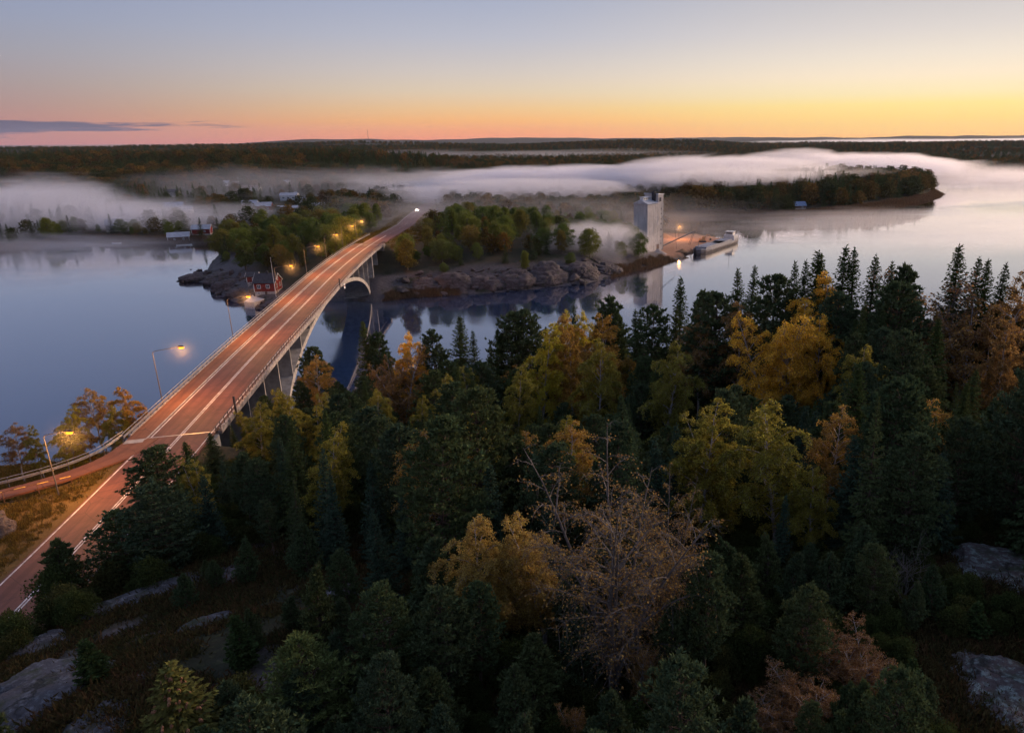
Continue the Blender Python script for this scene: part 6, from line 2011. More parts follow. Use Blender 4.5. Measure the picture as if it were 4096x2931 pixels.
    ('pine', 5, -41.7, 130.8, 11.5), ('spruce', 2, 29.3, 125.8, 15.6), ('spruce', 2, 29.9, 86.2, 15.8), ('youngpine', 1, 6.6, 41.8, 5.1),
    ('youngpine', 2, -11.4, 39.6, 5.1), ('spruce', 5, 51.0, 106.9, 13.4), ('bluespruce', 1, 10.2, 60.0, 9.9), ('bluespruce', 5, -24.4, 54.9, 10.1),
    ('pine', 4, 29.4, 117.7, 14.3), ('pine', 2, -7.3, 32.2, 7.3), ('olive', 2, 8.8, 51.9, 11.1), ('olive', 5, -16.3, 126.7, 12.6),
    ('spruce', 2, -48.9, 95.8, 8.9), ('pine', 3, -6.5, 93.2, 7.6), ('spruce', 2, -6.9, 132.5, 15.9), ('pine', 1, 48.8, 130.7, 15.5),
    ('spruce', 2, 7.9, 126.1, 15.6), ('thin', 0, 16.8, 51.7, 11.2), ('youngpine', 3, -12.2, 26.5, 4.9), ('youngpine', 4, -2.6, 36.5, 5.5),
    ('spruce', 2, 40.0, 109.6, 18.5), ('bluespruce', 0, 17.2, 61.4, 9.8), ('spruce', 0, 68.1, 129.7, 16.4), ('spruce', 3, 45.8, 68.3, 12.1),
    ('pine', 5, 48.0, 107.1, 14.7), ('pine', 3, 26.5, 113.8, 13.8), ('bluespruce', 3, 21.5, 56.7, 8.7), ('spruce', 0, -37.2, 104.0, 11.8),
    ('pine', 1, 2.4, 98.7, 7.2), ('pine', 1, 2.5, 23.2, 8.8), ('spruce', 0, 53.7, 102.4, 15.2), ('spruce', 4, 16.0, 67.0, 9.3),
    ('olive', 5, -48.3, 101.3, 10.8), ('pine', 2, -16.2, 71.9, 13.4), ('thin', 0, 5.9, 118.5, 12.2), ('pine', 5, 14.6, 23.4, 4.0),
    ('pine', 5, 27.1, 37.6, 8.0), ('bluespruce', 5, -41.3, 59.3, 9.4), ('spruce', 3, -29.2, 74.5, 8.0), ('youngpine', 2, 10.7, 27.4, 4.0),
    ('thin', 0, -13.8, 52.5, 11.6), ('pine', 5, -17.9, 62.2, 10.1), ('spruce', 0, -52.8, 128.1, 8.0), ('pine', 5, -4.4, 48.7, 10.4),
    ('bluespruce', 5, 5.6, 55.4, 9.9), ('pine', 3, 24.3, 74.6, 8.4), ('bluespruce', 3, -4.7, 44.0, 8.0), ('olive', 1, 34.0, 80.2, 9.7),
    ('pine', 4, -12.1, 115.0, 13.6), ('spruce', 1, 4.6, 126.5, 16.6), ('spruce', 4, -27.0, 96.5, 8.3), ('spruce', 3, 0.8, 44.7, 12.5),
    ('spruce', 3, -44.3, 91.0, 9.5), ('pine', 3, 40.1, 59.9, 13.5), ('olive', 2, -36.8, 84.1, 8.9), ('pine', 0, 8.9, 55.7, 12.3),
    ('pine', 0, -36.4, 126.3, 12.5), ('youngpine', 3, -25.7, 24.3, 5.0), ('spruce', 0, 6.5, 99.4, 11.9), ('spruce', 4, 17.3, 44.0, 13.2),
    ('pine', 4, -11.7, 112.0, 12.6), ('bush', 1, 0.9, 28.3, 2.4), ('pine', 5, 68.9, 132.6, 15.7), ('bluespruce', 5, 34.0, 57.1, 9.6),
    ('olive', 1, 66.8, 107.8, 12.4), ('olive', 1, 71.7, 119.2, 12.5), ('olive', 4, 42.6, 63.6, 11.9), ('juniper', 3, -0.8, 37.7, 3.0),
    ('spruce', 3, 26.4, 117.9, 18.1), ('spruce', 0, 34.2, 49.4, 17.3), ('spruce', 1, 31.0, 45.1, 15.8), ('spruce', 2, -45.8, 118.0, 9.4),
    ('spruce', 1, 45.7, 98.9, 15.4), ('spruce', 2, -45.8, 94.1, 8.0), ('spruce', 1, 46.2, 116.0, 15.1), ('pine', 5, 9.5, 31.6, 7.1),
    ('spruce', 1, 51.7, 124.9, 15.5), ('spruce', 1, 1.8, 83.1, 8.7), ('youngpine', 5, -0.8, 40.0, 5.3), ('spruce', 3, 19.9, 117.3, 13.5),
    ('spruce', 1, -23.1, 116.6, 11.6), ('pine', 1, -39.2, 79.4, 8.2), ('olive', 3, 43.6, 114.8, 13.2), ('spruce', 2, 31.0, 121.5, 15.9),
    ('pine', 5, 11.1, 23.7, 7.6), ('pine', 1, -8.7, 125.3, 12.8), ('bluespruce', 2, 17.8, 47.8, 9.8), ('pine', 5, 55.0, 99.5, 14.8),
    ('pine', 3, 15.6, 37.8, 5.3), ('pine', 0, 73.7, 112.2, 14.3), ('olive', 3, 76.3, 121.3, 10.6), ('spruce', 2, 16.1, 79.7, 8.3),
    ('olive', 2, 37.2, 54.3, 11.0), ('bush', 3, 11.9, 35.6, 2.8), ('spruce', 3, 33.9, 125.3, 17.2), ('pine', 2, -18.5, 26.0, 5.0),
    ('spruce', 5, 8.1, 112.9, 12.2), ('pine', 2, 27.7, 78.2, 14.4), ('youngpine', 5, -8.4, 20.9, 5.0), ('spruce', 2, 4.3, 132.4, 15.7),
    ('pine', 5, -12.1, 100.5, 7.2), ('spruce', 0, 40.4, 119.1, 16.7), ('spruce', 4, 33.6, 119.7, 15.5), ('spruce', 5, 49.3, 78.2, 15.4),
    ('spruce', 3, 84.7, 133.1, 17.7), ('pine', 0, 26.2, 101.0, 13.9), ('pine', 0, -42.3, 108.4, 7.9), ('spruce', 5, 31.5, 56.2, 8.6),
    ('olive', 0, 55.9, 108.9, 12.5), ('pine', 1, -1.7, 65.7, 8.7), ('pine', 4, -35.7, 63.4, 8.8), ('pine', 1, -32.0, 98.5, 7.2),
    ('spruce', 2, 64.7, 111.1, 13.6), ('spruce', 0, 22.7, 102.4, 15.1), ('youngpine', 0, 10.8, 25.5, 5.5), ('olive', 0, -24.3, 73.7, 8.7),
    ('youngpine', 4, 11.9, 21.0, 5.4), ('pine', 5, -26.0, 77.7, 8.3), ('youngpine', 4, 1.5, 21.5, 5.9), ('spruce', 5, -51.8, 104.6, 9.4),
    ('youngpine', 2, 12.7, 27.2, 3.8), ('youngpine', 3, 19.6, 37.7, 3.8), ('youngpine', 3, 10.9, 33.5, 6.0), ('bluespruce', 4, 15.8, 54.2, 8.5),
    ('spruce', 4, 62.6, 132.4, 15.5), ('pine', 1, -1.0, 54.9, 7.7), ('youngpine', 3, 3.7, 29.1, 4.9), ('spruce', 3, -17.4, 87.8, 12.5),
    ('spruce', 0, -20.9, 59.0, 9.9), ('spruce', 0, 33.1, 102.1, 18.3), ('spruce', 4, -3.2, 127.1, 16.4), ('olive', 5, -16.0, 109.4, 11.9),
    ('pine', 1, -1.3, 97.5, 7.4), ('pine', 2, 36.7, 100.9, 12.9), ('spruce', 3, 39.5, 57.5, 17.7), ('pine', 2, 47.5, 125.3, 15.2),
    ('spruce', 4, 49.9, 102.2, 16.1), ('spruce', 4, 62.3, 122.9, 15.5), ('pine', 5, 12.1, 76.6, 7.7), ('spruce', 1, -39.6, 124.9, 11.9),
    ('pine', 3, 31.1, 50.4, 13.9), ('pine', 3, 55.1, 87.5, 13.5), ('bush', 1, 7.7, 34.0, 2.7), ('olive', 1, -24.0, 83.9, 10.0),
    ('pine', 5, -24.7, 107.3, 12.7), ('spruce', 3, -7.1, 76.8, 8.6), ('spruce', 1, 11.0, 102.1, 13.2), ('olive', 3, -30.4, 86.2, 10.7),
    ('youngpine', 2, -24.3, 27.9, 2.8), ('pine', 5, -2.1, 61.9, 10.2), ('spruce', 5, 56.0, 90.4, 11.8), ('spruce', 3, 23.2, 72.2, 8.1),
    ('spruce', 3, 69.0, 124.4, 15.2), ('youngpine', 3, 24.8, 34.8, 5.1), ('pine', 5, -50.0, 126.1, 7.3), ('thin', 0, 46.4, 120.2, 12.5),
    ('spruce', 0, -23.4, 66.7, 10.0), ('youngpine', 3, -20.9, 40.7, 2.9), ('spruce', 3, 60.3, 118.7, 16.1), ('thin', 0, 65.5, 130.4, 10.7),
    ('pine', 1, -35.8, 74.4, 10.5), ('pine', 3, -38.4, 99.0, 10.2), ('youngpine', 2, -11.8, 22.3, 5.0), ('spruce', 0, -32.4, 128.9, 13.1),
    ('pine', 3, -5.8, 56.9, 10.4), ('pine', 2, 59.8, 122.5, 13.9), ('pine', 2, 36.1, 121.4, 15.3), ('spruce', 4, 5.0, 121.2, 13.4),
    ('spruce', 1, 20.1, 66.4, 9.1), ('spruce', 0, 46.5, 85.9, 8.0), ('spruce', 3, -58.7, 131.5, 8.0), ('pine', 5, 55.6, 118.7, 14.1),
    ('youngpine', 1, -12.2, 28.7, 4.9), ('spruce', 0, 39.3, 132.6, 17.6), ('pine', 4, -8.6, 31.0, 7.8), ('spruce', 1, 8.9, 116.5, 13.7),
    ('spruce', 5, 0.9, 113.9, 13.8), ('pine', 0, -24.6, 103.3, 12.7), ('pine', 0, 57.0, 112.9, 13.0), ('spruce', 3, 62.6, 113.1, 17.6),
    ('spruce', 1, 54.4, 121.5, 16.2), ('spruce', 1, -26.4, 119.7, 12.4), ('bluespruce', 4, 5.5, 63.5, 6.2), ('pine', 1, 1.0, 72.3, 8.4),
    ('spruce', 5, 1.7, 123.2, 16.2), ('pine', 2, 17.6, 126.0, 14.6), ('pine', 5, 60.2, 126.4, 15.0), ('pine', 0, 37.5, 130.9, 14.4),
    ('spruce', 3, 80.6, 131.8, 18.6), ('spruce', 3, -9.0, 129.8, 15.7), ('youngpine', 0, -1.4, 20.7, 6.0), ('youngpine', 3, -14.6, 31.4, 5.8),
    ('pine', 3, -11.8, 44.5, 13.3), ('youngpine', 4, 5.3, 24.2, 6.0), ('pine', 1, 0.9, 48.4, 11.9), ('pine', 1, 13.4, 74.1, 8.8),
    ('bush', 2, -5.6, 33.2, 2.6), ('pine', 1, 42.0, 123.1, 15.5), ('pine', 0, 43.7, 112.3, 14.3), ('spruce', 3, 0.7, 132.9, 15.6),
    ('pine', 3, -21.9, 102.4, 12.1), ('youngpine', 5, 4.5, 34.1, 5.6), ('olive', 0, 7.3, 88.8, 12.6), ('olive', 4, 74.1, 132.0, 11.1),
    ('thin', 0, -7.0, 61.4, 9.1), ('pine', 3, 19.6, 76.4, 8.1), ('spruce', 2, 73.6, 121.1, 18.1), ('spruce', 1, 23.6, 105.0, 18.1),
    ('spruce', 4, 8.5, 94.5, 8.1), ('pine', 3, 17.1, 69.5, 8.7), ('spruce', 0, 26.0, 109.4, 17.8), ('spruce', 1, 74.3, 127.8, 15.0),
    ('youngpine', 5, 27.4, 39.7, 5.3), ('olive', 0, -5.3, 125.1, 13.2), ('bush', 4, -26.3, 26.8, 2.5), ('spruce', 5, -29.3, 118.6, 12.3),
    ('bluespruce', 4, -34.7, 70.0, 8.8), ('olive', 3, 14.5, 118.7, 11.6), ('pine', 4, -36.6, 87.2, 8.4), ('pine', 3, -24.3, 87.5, 7.1),
    ('pine', 2, 68.8, 105.3, 12.8), ('pine', 4, 13.6, 105.2, 15.5), ('pine', 0, 52.0, 131.3, 13.1), ('pine', 5, -11.6, 24.9, 5.6),
    ('olive', 1, -41.0, 86.7, 11.6), ('spruce', 3, -17.0, 65.4, 11.9), ('pine', 3, -43.8, 106.2, 10.5), ('spruce', 1, -0.5, 68.2, 8.3),
    ('olive', 0, 33.1, 98.4, 13.0), ('pine', 5, -8.7, 71.2, 8.4), ('youngpine', 4, -4.7, 27.9, 5.4), ('spruce', 0, -20.8, 98.5, 12.7),
    ('pine', 0, 0.6, 35.3, 8.1), ('spruce', 0, 57.2, 121.5, 18.1)]
_hz = height(np.array([h[2] for h in HERO]), np.array([h[3] for h in HERO])) - .1
for (k, v, x, y, h, wide, lab), _z in zip(HERO, _hz):
    t = plant(k, v, x, y, h, _rz.uniform(0, 6.28), lab, None, wide * (1.25 if k == 'spruce' else 1.0), float(_z))
    if k == 'conespruce':
        # cones hang in bunches under the upper sprays
        cm = MB().tube([(0, 0, 0), (0, 0, -.04), (0, 0, -.10), (0, 0, -.15)], [.012, .032, .028, .008], 6).mesh('cone', M['cone'])
        rg = random.Random(5)
        for c in range(110):
            zt = rg.uniform(.42, .97)
            az = rg.uniform(0, 6.28)
            rr = 2.3 * (1 - zt) ** .82 * rg.uniform(.65, 1.0)
            sc_ = rg.uniform(1.3, 2.1)
            mobj('cone', cm, t, (math.cos(az) * rr, math.sin(az) * rr, 8 * zt - .05 - rr * .18), (rg.uniform(-.3, .3), rg.uniform(-.3, .3), 0), (sc_, sc_, sc_))
ZL = {
    'spruce': ['dark spruce crowded on the shadowed middle slope', 'dark spruce crowded on the lower forest slope toward the water'],
    'pine': ['dull green pine crowded on the shadowed middle slope', 'dull green pine crowded on the lower forest slope toward the water'],
    'bluespruce': ['blue-green young spruce among dark trees near the hilltop', 'blue-green young spruce among dark trees down the slope'],
    'youngpine': ['low young pine in the shade on the rocky hilltop', 'low young pine in the shade down the slope'],
    'olive': ['dull olive birch squeezed between conifers on the middle slope', 'dull olive birch squeezed between conifers on the lower slope'],
    'thin': ['thin brown birch squeezed between conifers on the middle slope', 'thin brown birch squeezed between conifers on the lower slope'],
    'juniper': ['low juniper in the shade on the rocky hilltop'] * 2, 'bush': ['low leafy bush in the shade on the rocky hilltop'] * 2}
ZG = {'olive': 'dull birches between the conifers', 'thin': 'dull birches between the conifers'}
_fz = height(np.array([h[2] for h in FILL]), np.array([h[3] for h in FILL])) - .1
for (k, v, x, y, h), _z in zip(FILL, _fz):
    plant(k, v, x, y, h, _rz.uniform(0, 6.28), ZL[k][int(y > (70 if k not in ('youngpine', 'bluespruce') else 42))], ZG.get(k), _rz.uniform(.85, 1.2), float(_z))

# ------------------------------------------------------------------ rocks
import bmesh
from mathutils import noise as mnoise


def rock_mesh(seed, mat, sub=3, amp=.35, flat=.0):
    bm = bmesh.new()
    bmesh.ops.create_icosphere(bm, subdivisions=sub, radius=1.0)
    o = Vector((seed * 7.3, seed * 3.1, seed * 1.7))
    for v in bm.verts:
        c = v.co.copy()
        n = mnoise.noise(c * 1.1 + o) * amp + mnoise.noise(c * 2.7 + o) * amp * .4 + (mnoise.turbulence(c * 5.0 + o, 3, False) - .4) * .07 * (sub > 3)
        vd = mnoise.voronoi((c + o) * 1.3)[0]
        k = -.09 * max(0.0, 1 - (vd[1] - vd[0]) / .07) if sub > 3 else 0.0
        v.co = c * (1 + n + k)
        if flat and v.co.z > flat:
            v.co.z = flat + (v.co.z - flat) * .25
    me = bpy.data.meshes.new('rock')
    bm.to_mesh(me)
    bm.free()
    me.polygons.foreach_set("use_smooth", np.ones(len(me.polygons), bool))
    me.materials.append(mat)
    return me


for (x, y, dz, s, rz, mt, sd, lab) in [
        (-32.5, 34.5, -.55, (5.2, 3.4, 1.5), 30, 'granite', 1, 'large bare grey granite slab at the picture corner beside the cone spruce'),
        (-36.5, 38.5, -.6, (3.0, 2.2, 1.5), 10, 'granite', 2, 'grey granite hump above the large bare slab'),
        (-27.5, 31.5, -.5, (2.4, 2.0, 1.0), 60, 'granite', 3, 'low granite slab partly under the cone spruce'),
        (-36.0, 50.5, -.9, (6.5, 2.6, 1.9), 38, 'granite', 4, 'long mossy rock ridge crossing the hill below the dark pines'),
        (-27.5, 42.0, -.6, (2.6, 1.7, 1.1), 15, 'granite', 5, 'small grey rock in the middle of the rocky clearing'),
        (-20.5, 44.5, -.6, (2.6, 1.8, 1.1), 70, 'granite', 6, 'dark rock at the far edge of the rocky clearing'),
        (-40.5, 43.5, -.7, (2.8, 2.0, 1.5), 20, 'granite', 7, 'grey rock on the slope just above the road'),
        (27.0, 42.5, -.7, (5.0, 4.2, 1.7), 20, 'lichen_rock', 8, 'rock dome pale with lichen at the picture edge, the upper of two'),
        (20.6, 30.8, -.7, (4.4, 3.0, 1.6), 100, 'lichen_rock', 9, 'brown lichen-spotted rock dome at the picture corner, the lower of two'),
        (-68.5, 70.0, -.6, (3.2, 2.4, 3.4), 30, 'red_granite', 10, 'pinkish broken rock face between cycle path and road')]:
    tag(mobj('rock_outcrop', rock_mesh(sd, M[mt], 5, .34, .62), None, (x, y, hz(x, y) + dz), (0, 0, R(rz)), s), lab, 'rock')



def crag_mesh(seed, mat):
    """angular block: hull of scattered points, edges worn round"""
    rg = random.Random(seed)
    bm = bmesh.new()
    for k in range(17):
        v = Vector((rg.gauss(0, 1), rg.gauss(0, 1), rg.gauss(0, .8))).normalized()
        bm.verts.new(Vector((v.x, v.y, v.z)) * rg.uniform(.78, 1.12))
    r_ = bmesh.ops.convex_hull(bm, input=bm.verts)
    bmesh.ops.delete(bm, geom=[g for g in r_['geom_interior'] if isinstance(g, bmesh.types.BMVert)], context='VERTS')
    bmesh.ops.bevel(bm, geom=bm.edges[:], offset=.09, segments=2, profile=.6, affect='EDGES')
    me = bpy.data.meshes.new('crag')
    bm.to_mesh(me)
    bm.free()
    me.materials.append(mat)
    return me


BLD = [crag_mesh(20 + i, M['red_granite']) for i in range(8)]
_rb = random.Random(12)


def shore_rocks(seg, n, depth, size, lab, grp):
    L = [math.dist(a, b) for a, b in zip(seg[:-1], seg[1:])]
    for k in range(n):
        u = _rb.random() * sum(L)
        for (a, b), l in zip(zip(seg[:-1], seg[1:]), L):
            if u <= l:
                break
            u -= l
        f = u / l
        nx, ny = -(b[1] - a[1]) / l, (b[0] - a[0]) / l
        dpt = _rb.uniform(-.8, depth)
        x, y = a[0] + (b[0] - a[0]) * f + nx * dpt, a[1] + (b[1] - a[1]) * f + ny * dpt
        s = _rb.uniform(*size) * (1.25 - .4 * dpt / depth)
        o = mobj('boulder', BLD[k % 8], None, (x, y, max(hz(x, y), -.2) + s * .05), (_rb.uniform(-.35, .35), _rb.uniform(-.35, .35), _rb.uniform(0, 6.28)), (s * _rb.uniform(.9, 1.7), s * _rb.uniform(.7, 1.1), s * _rb.uniform(.55, .95)))
        tag(o, lab, 'boulder', grp)


shore_rocks([(-80, 268), (-62, 274), (-45, 278), (-28, 286), (-12, 294), (4, 315)], 80, 13, (.7, 2.4), 'angular pink-grey boulder of the rocky shore between bridge and silo', 'boulders on the shore between bridge and silo')
shore_rocks([(-190, 342), (-180, 322), (-184, 309.5), (-174, 304)][::-1], 22, 8, (.7, 1.8), 'low dark boulder at the outer tip of the rocky point', 'boulders on the rocky point')
shore_rocks([(-183, 309), (-174, 304), (-166, 299), (-154, 280), (-144, 269), (-135, 259)], 45, 11, (.7, 1.9), 'low brownish boulder on the point before the red house', 'boulders on the rocky point before the house')
shore_rocks([(-128, 253), (-120, 249.5), (-111, 252), (-104, 263)], 34, 4, (.5, 1.1), 'small stone in the shore bank under the bridge', 'stones of the bank under the bridge')


def ledge_mesh(seed, mat):
    """stepped bedrock: worn dome cut by joints"""
    bm = bmesh.new()
    bmesh.ops.create_icosphere(bm, subdivisions=5, radius=1.0)
    o = Vector((seed * 5.1, seed * 2.3, seed * 9.7))
    for v in bm.verts:
        c = v.co.copy()
        n = mnoise.noise(c * .9 + o) * .34 + mnoise.turbulence(c * 2.6 + o, 3, True) * .14
        q = c * (1 + n)
        zt = (q.z + .06 * mnoise.noise(q * 3 + o)) * 4.5
        st = (math.floor(zt) + min(1.0, max(0.0, (zt - math.floor(zt) - .62) / .38))) / 4.5
        q.z = q.z * .25 + st * .75
        k = mnoise.voronoi((q + o) * 1.9)[0]
        g = max(0.0, 1 - (k[1] - k[0]) / .10)
        q -= c * g * .10
        v.co = q
    me = bpy.data.meshes.new('ledge')
    bm.to_mesh(me)
    bm.free()
    me.polygons.foreach_set("use_smooth", np.ones(len(me.polygons), bool))
    me.materials.append(mat)
    return me


LDG = [ledge_mesh(3 + i, M['red_granite']) for i in range(4)]
for k, (x, y, s, a, lab) in enumerate([
        (-72, 277, (7, 5, 4.0), 12, 'stepped rock ledge closest to the arch footing'), (-61, 281, (8.5, 6, 5.5), 8, 'high rock ledge with pale top right of the bridge bushes'),
        (-49, 283.5, (8, 5.5, 4.5), 14, 'rock ledge second along the shore from the bridge bushes'), (-38, 288, (8.5, 6, 6.2), 24, 'rounded bare rock wall in the middle of the far shore'),
        (-26, 294, (9, 6.5, 7.0), 30, 'highest bare rock wall on the far shore'), (-13, 303, (8.5, 6, 5.5), 38, 'rock ledge sloping to the reeds toward the silo'),
        (-2, 315, (7, 5, 3.6), 50, 'last low rock ledge before the reeds'),
        (-176, 310, (9, 4.5, 2.4), 30, 'low rock ledge at the tip of the point'), (-164, 303, (8, 5, 3.0), 60, 'rock ledge behind the tip of the point'),
        (-151, 287, (8, 5, 3.0), 55, 'broad rock ledge before the red house'), (-141, 273, (7, 4.5, 2.6), 45, 'rock ledge beside the terrace')]):
    tag(mobj('rock_ledge', LDG[k % 4], None, (x, y, max(.2, hz(x, y) * .35)), (0, 0, R(a)), s), lab.replace(' right of', ' beside'), 'rock', 'bedrock ledges of the far shore')

# ------------------------------------------------------------------ far bank: single trees
_rf = np.random.default_rng(3)
cand = []
for y in np.arange(256, 560, 8.2):
    for x in np.arange(-340, 70, 8.2):
        cand.append((x + _rf.uniform(-3.4, 3.4), y + _rf.uniform(-3.4, 3.4)))
cand = np.array(cand)
d2 = sdist(cand[:, 0], cand[:, 1], FARL)
rd, _ = road_dist(cand[:, 0], cand[:, 1])
gz = height(cand[:, 0], cand[:, 1])
houses = [(o.location.x, o.location.y, 9.0) for o in bpy.data.objects if o.parent is None and o.get('category') in ('house', 'shed', 'cottage', 'boathouse', 'hut', 'hall')]
houses += [(-128, 257, 9), (-121, 258, 5), (22, 372, 13), (-115, 505, 12), (-105, 495, 10), (-100, 470, 9)]
side_xy = SL[:, :2]
n_b = n_a = n_s = 0
for (x, y), d, r_, z in zip(cand, d2, rd, gz):
    rocky = (-82 < x < 2 and y < 330) or (-200 < x < -110 and y < 330)
    if d < (11 if rocky else 4.5) or r_ < (13 if y < 330 else 17) or z < .6:
        continue
    if x > 12 and y > 352:
        continue
    if any((x - a) ** 2 + (y - b) ** 2 < c * c for a, b, c in houses) or np.min(np.hypot(side_xy[:, 0] - x, side_xy[:, 1] - y)) < 7:
        continue
    if -145 < x < -108 and y < 290:
        continue
    if y > 470 and x < -190 and _rf.random() < .25:
        continue
    u = _rf.random()
    east = x > -98
    z_lab = 'behind the rocky shore between bridge and silo' if east and y < 380 else ('inland of the silo shore' if east else ('on the point behind the red house' if y < 400 else 'between the point and the village'))
    if u < .10 and n_a < 60:
        plant('farbroad', int(_rf.integers(0, 2)), x, y, _rf.uniform(5, 10), _rf.uniform(0, 6.28), 'brownish autumn tree ' + z_lab, wide=_rf.uniform(.8, 1.2), z=z - .1)
        n_a += 1
    elif u < .26:
        plant('farspruce', 0, x, y, _rf.uniform(6, 12), _rf.uniform(0, 6.28), 'dark spruce ' + z_lab, z=z - .1)
        n_s += 1
    elif n_b >= 300:
        break
    else:
        plant('broad', int(_rf.integers(0, 6)), x, y, _rf.uniform(4, 13), _rf.uniform(0, 6.28), 'rounded green broadleaf tree ' + z_lab, wide=_rf.uniform(.85, 1.25), z=z - .1)
        n_b += 1
Y_STOP = float(y)
print('far bank trees', n_b, n_a, n_s, Y_STOP)


# ------------------------------------------------------------------ masses nobody could count: far woods, reeds, grass
def scatter(name, P, rot, scl, src):
    me = bpy.data.meshes.new(name)
    me.vertices.add(len(P))
    me.vertices.foreach_set('co', np.asarray(P, np.float32).ravel())
    for nm, arr in (('rot', rot), ('scl', scl)):
        a = me.attributes.new(nm, 'FLOAT_VECTOR', 'POINT')
        a.data.foreach_set('vector', np.asarray(arr, np.float32).ravel())
    me.update()
    o = mobj(name, me)
    ng = bpy.data.node_groups.new(name, 'GeometryNodeTree')
    ng.interface.new_socket('Geometry', in_out='INPUT', socket_type='NodeSocketGeometry')
    ng.interface.new_socket('Geometry', in_out='OUTPUT', socket_type='NodeSocketGeometry')
    gi = ng.nodes.new('NodeGroupInput')
    go = ng.nodes.new('NodeGroupOutput')
    ip = ng.nodes.new('GeometryNodeInstanceOnPoints')
    oi = ng.nodes.new('GeometryNodeObjectInfo')
    oi.inputs['Object'].default_value = src
    oi.inputs['As Instance'].default_value = True
    ra = ng.nodes.new('GeometryNodeInputNamedAttribute')
    ra.data_type = 'FLOAT_VECTOR'
    ra.inputs['Name'].default_value = 'rot'
    sa = ng.nodes.new('GeometryNodeInputNamedAttribute')
    sa.data_type = 'FLOAT_VECTOR'
    sa.inputs['Name'].default_value = 'scl'
    er = ng.nodes.new('FunctionNodeEulerToRotation')
    L = ng.links.new
    L(gi.outputs[0], ip.inputs['Points'])
    L(oi.outputs['Geometry'], ip.inputs['Instance'])
    L(ra.outputs['Attribute'], er.inputs[0])
    L(er.outputs[0], ip.inputs['Rotation'])
    L(sa.outputs['Attribute'], ip.inputs['Scale'])
    L(ip.outputs[0], go.inputs[0])
    md = o.modifiers.new('scatter', 'NODES')
    md.node_group = ng
    return o


def crown_of(kind, k=0):
    me = LIB[kind][k][0][1]
    for o in bpy.data.objects:
        if o.type == 'MESH' and o.data == me:
            return o


def far_woods():
    rg = np.random.default_rng(21)
    r = 420.0
    pts = []
    while r < 4700:
        s = 5.2 + .0058 * r
        n = int(R(104) * r / s)
        a = R(-55) + R(104) * (np.arange(n) + rg.uniform(-.45, .45, n)) / n
        rr = r + rg.uniform(-.5, .5, n) * s
        pts.append(np.stack([rr * np.sin(a), rr * np.cos(a)], -1))
        r += s
    P = np.concatenate(pts)
    x, y = P.T
    d2_ = sdist(x, y, FARL)
    z = height(x, y)
    rd_, _ = road_dist(x, y)
    k = (d2_ > 5) & (z > .7) & (y > 400) & (rd_ > 14)
    k &= ~((y < Y_STOP + 3) & (x > -345) & (x < 70))
    for a_, b_, c_ in houses:
        k &= (np.hypot(x - a_, (y - b_ + 9) * .8) > c_ + 9)
    # open fields and yards of the village, clearings elsewhere
    vil = (x > -470) & (x < -190) & (y < 900)
    k &= ~(vil & (rg.random(len(x)) < .5))
    fld = fbm(x / 260.0, y / 260.0, 203, 3)
    k &= ~((fld > .16) & (y > 900) & (rg.random(len(x)) < .9))
    x, y, z = x[k], y[k], z[k]
    n = len(x)
    rot = np.stack([np.zeros(n), np.zeros(n), rg.uniform(0, 6.28, n)], -1)
    mixn = fbm(x / 170.0, y / 170.0, 222, 4) + rg.normal(size=n) * .14
    con = mixn > np.where(y < 900, .09, .02)
    far = np.hypot(x, y)
    sc = rg.uniform(.7, 1.2, n) * (1 + .22 * sst(far, 1500, 4000)) * np.where((x > 60) & (x < 350) & (y > 555) & (y < 860), 1.55, 1.0) * np.where((x < -250) & (y > 840) & (y < 1300), 1.5, 1.0)
    m = con
    for nm, sel, src, h0, lab in (('far_conifer_woods', m, crown_of('farspruce'), 1.0, 'dark conifer woods massed on the land beyond the strait'),
                                  ('far_broadleaf_woods', ~m, crown_of('farbroad'), 1.15, 'brown and green broadleaf woods massed on the land beyond the strait')):
        s_ = sc[sel][:, None] * np.array([1.15, 1.15, 1.0]) * h0
        o = scatter(nm, np.stack([x[sel], y[sel], z[sel] - .6], -1), rot[sel], s_, src)
        tag(o, lab, 'woods', None, 'stuff')
    print('far woods', n, int(m.sum()))


far_woods()


def tuft_mesh(name, seed, n, h, w, spread, mat, r=.25):
    rg = np.random.default_rng(seed)
    P = np.stack([rg.normal(size=n) * r, rg.normal(size=n) * r, np.zeros(n)], -1)
    D = _unit(np.stack([rg.normal(size=n) * spread, rg.normal(size=n) * spread, np.ones(n)], -1))
    V, F = rhombi(P, D, perp(D, rg), rg.uniform(.6, 1.2, n) * h, np.full(n, w))
    return mesh_np(name, V, F, None, M[mat])


def one(name, me, loc, label, cat, grp=None):
    return tag(mobj(name, me, None, loc), label, cat, grp, 'stuff')


def scatter_in(name, poly, n, src, zmin, smin, smax, label, cat, seed, ok=None, dz=-.05):
    rg = np.random.default_rng(seed)
    p = np.array(poly)
    x = rg.uniform(p[:, 0].min(), p[:, 0].max(), n)
    y = rg.uniform(p[:, 1].min(), p[:, 1].max(), n)
    k = sdist(x, y, poly) > 0
    x, y = x[k], y[k]
    z = height(x, y)
    k = z > zmin
    if ok is not None:
        k &= ok(x, y, z)
    x, y, z = x[k], y[k], z[k]
    m = len(x)
    rot = np.stack([np.zeros(m), np.zeros(m), rg.uniform(0, 6.28, m)], -1)
    s = rg.uniform(smin, smax, m)[:, None] * np.ones(3)
    o = scatter(name, np.stack([x, y, z + dz], -1), rot, s, src)
    return tag(o, label, cat, None, 'stuff')


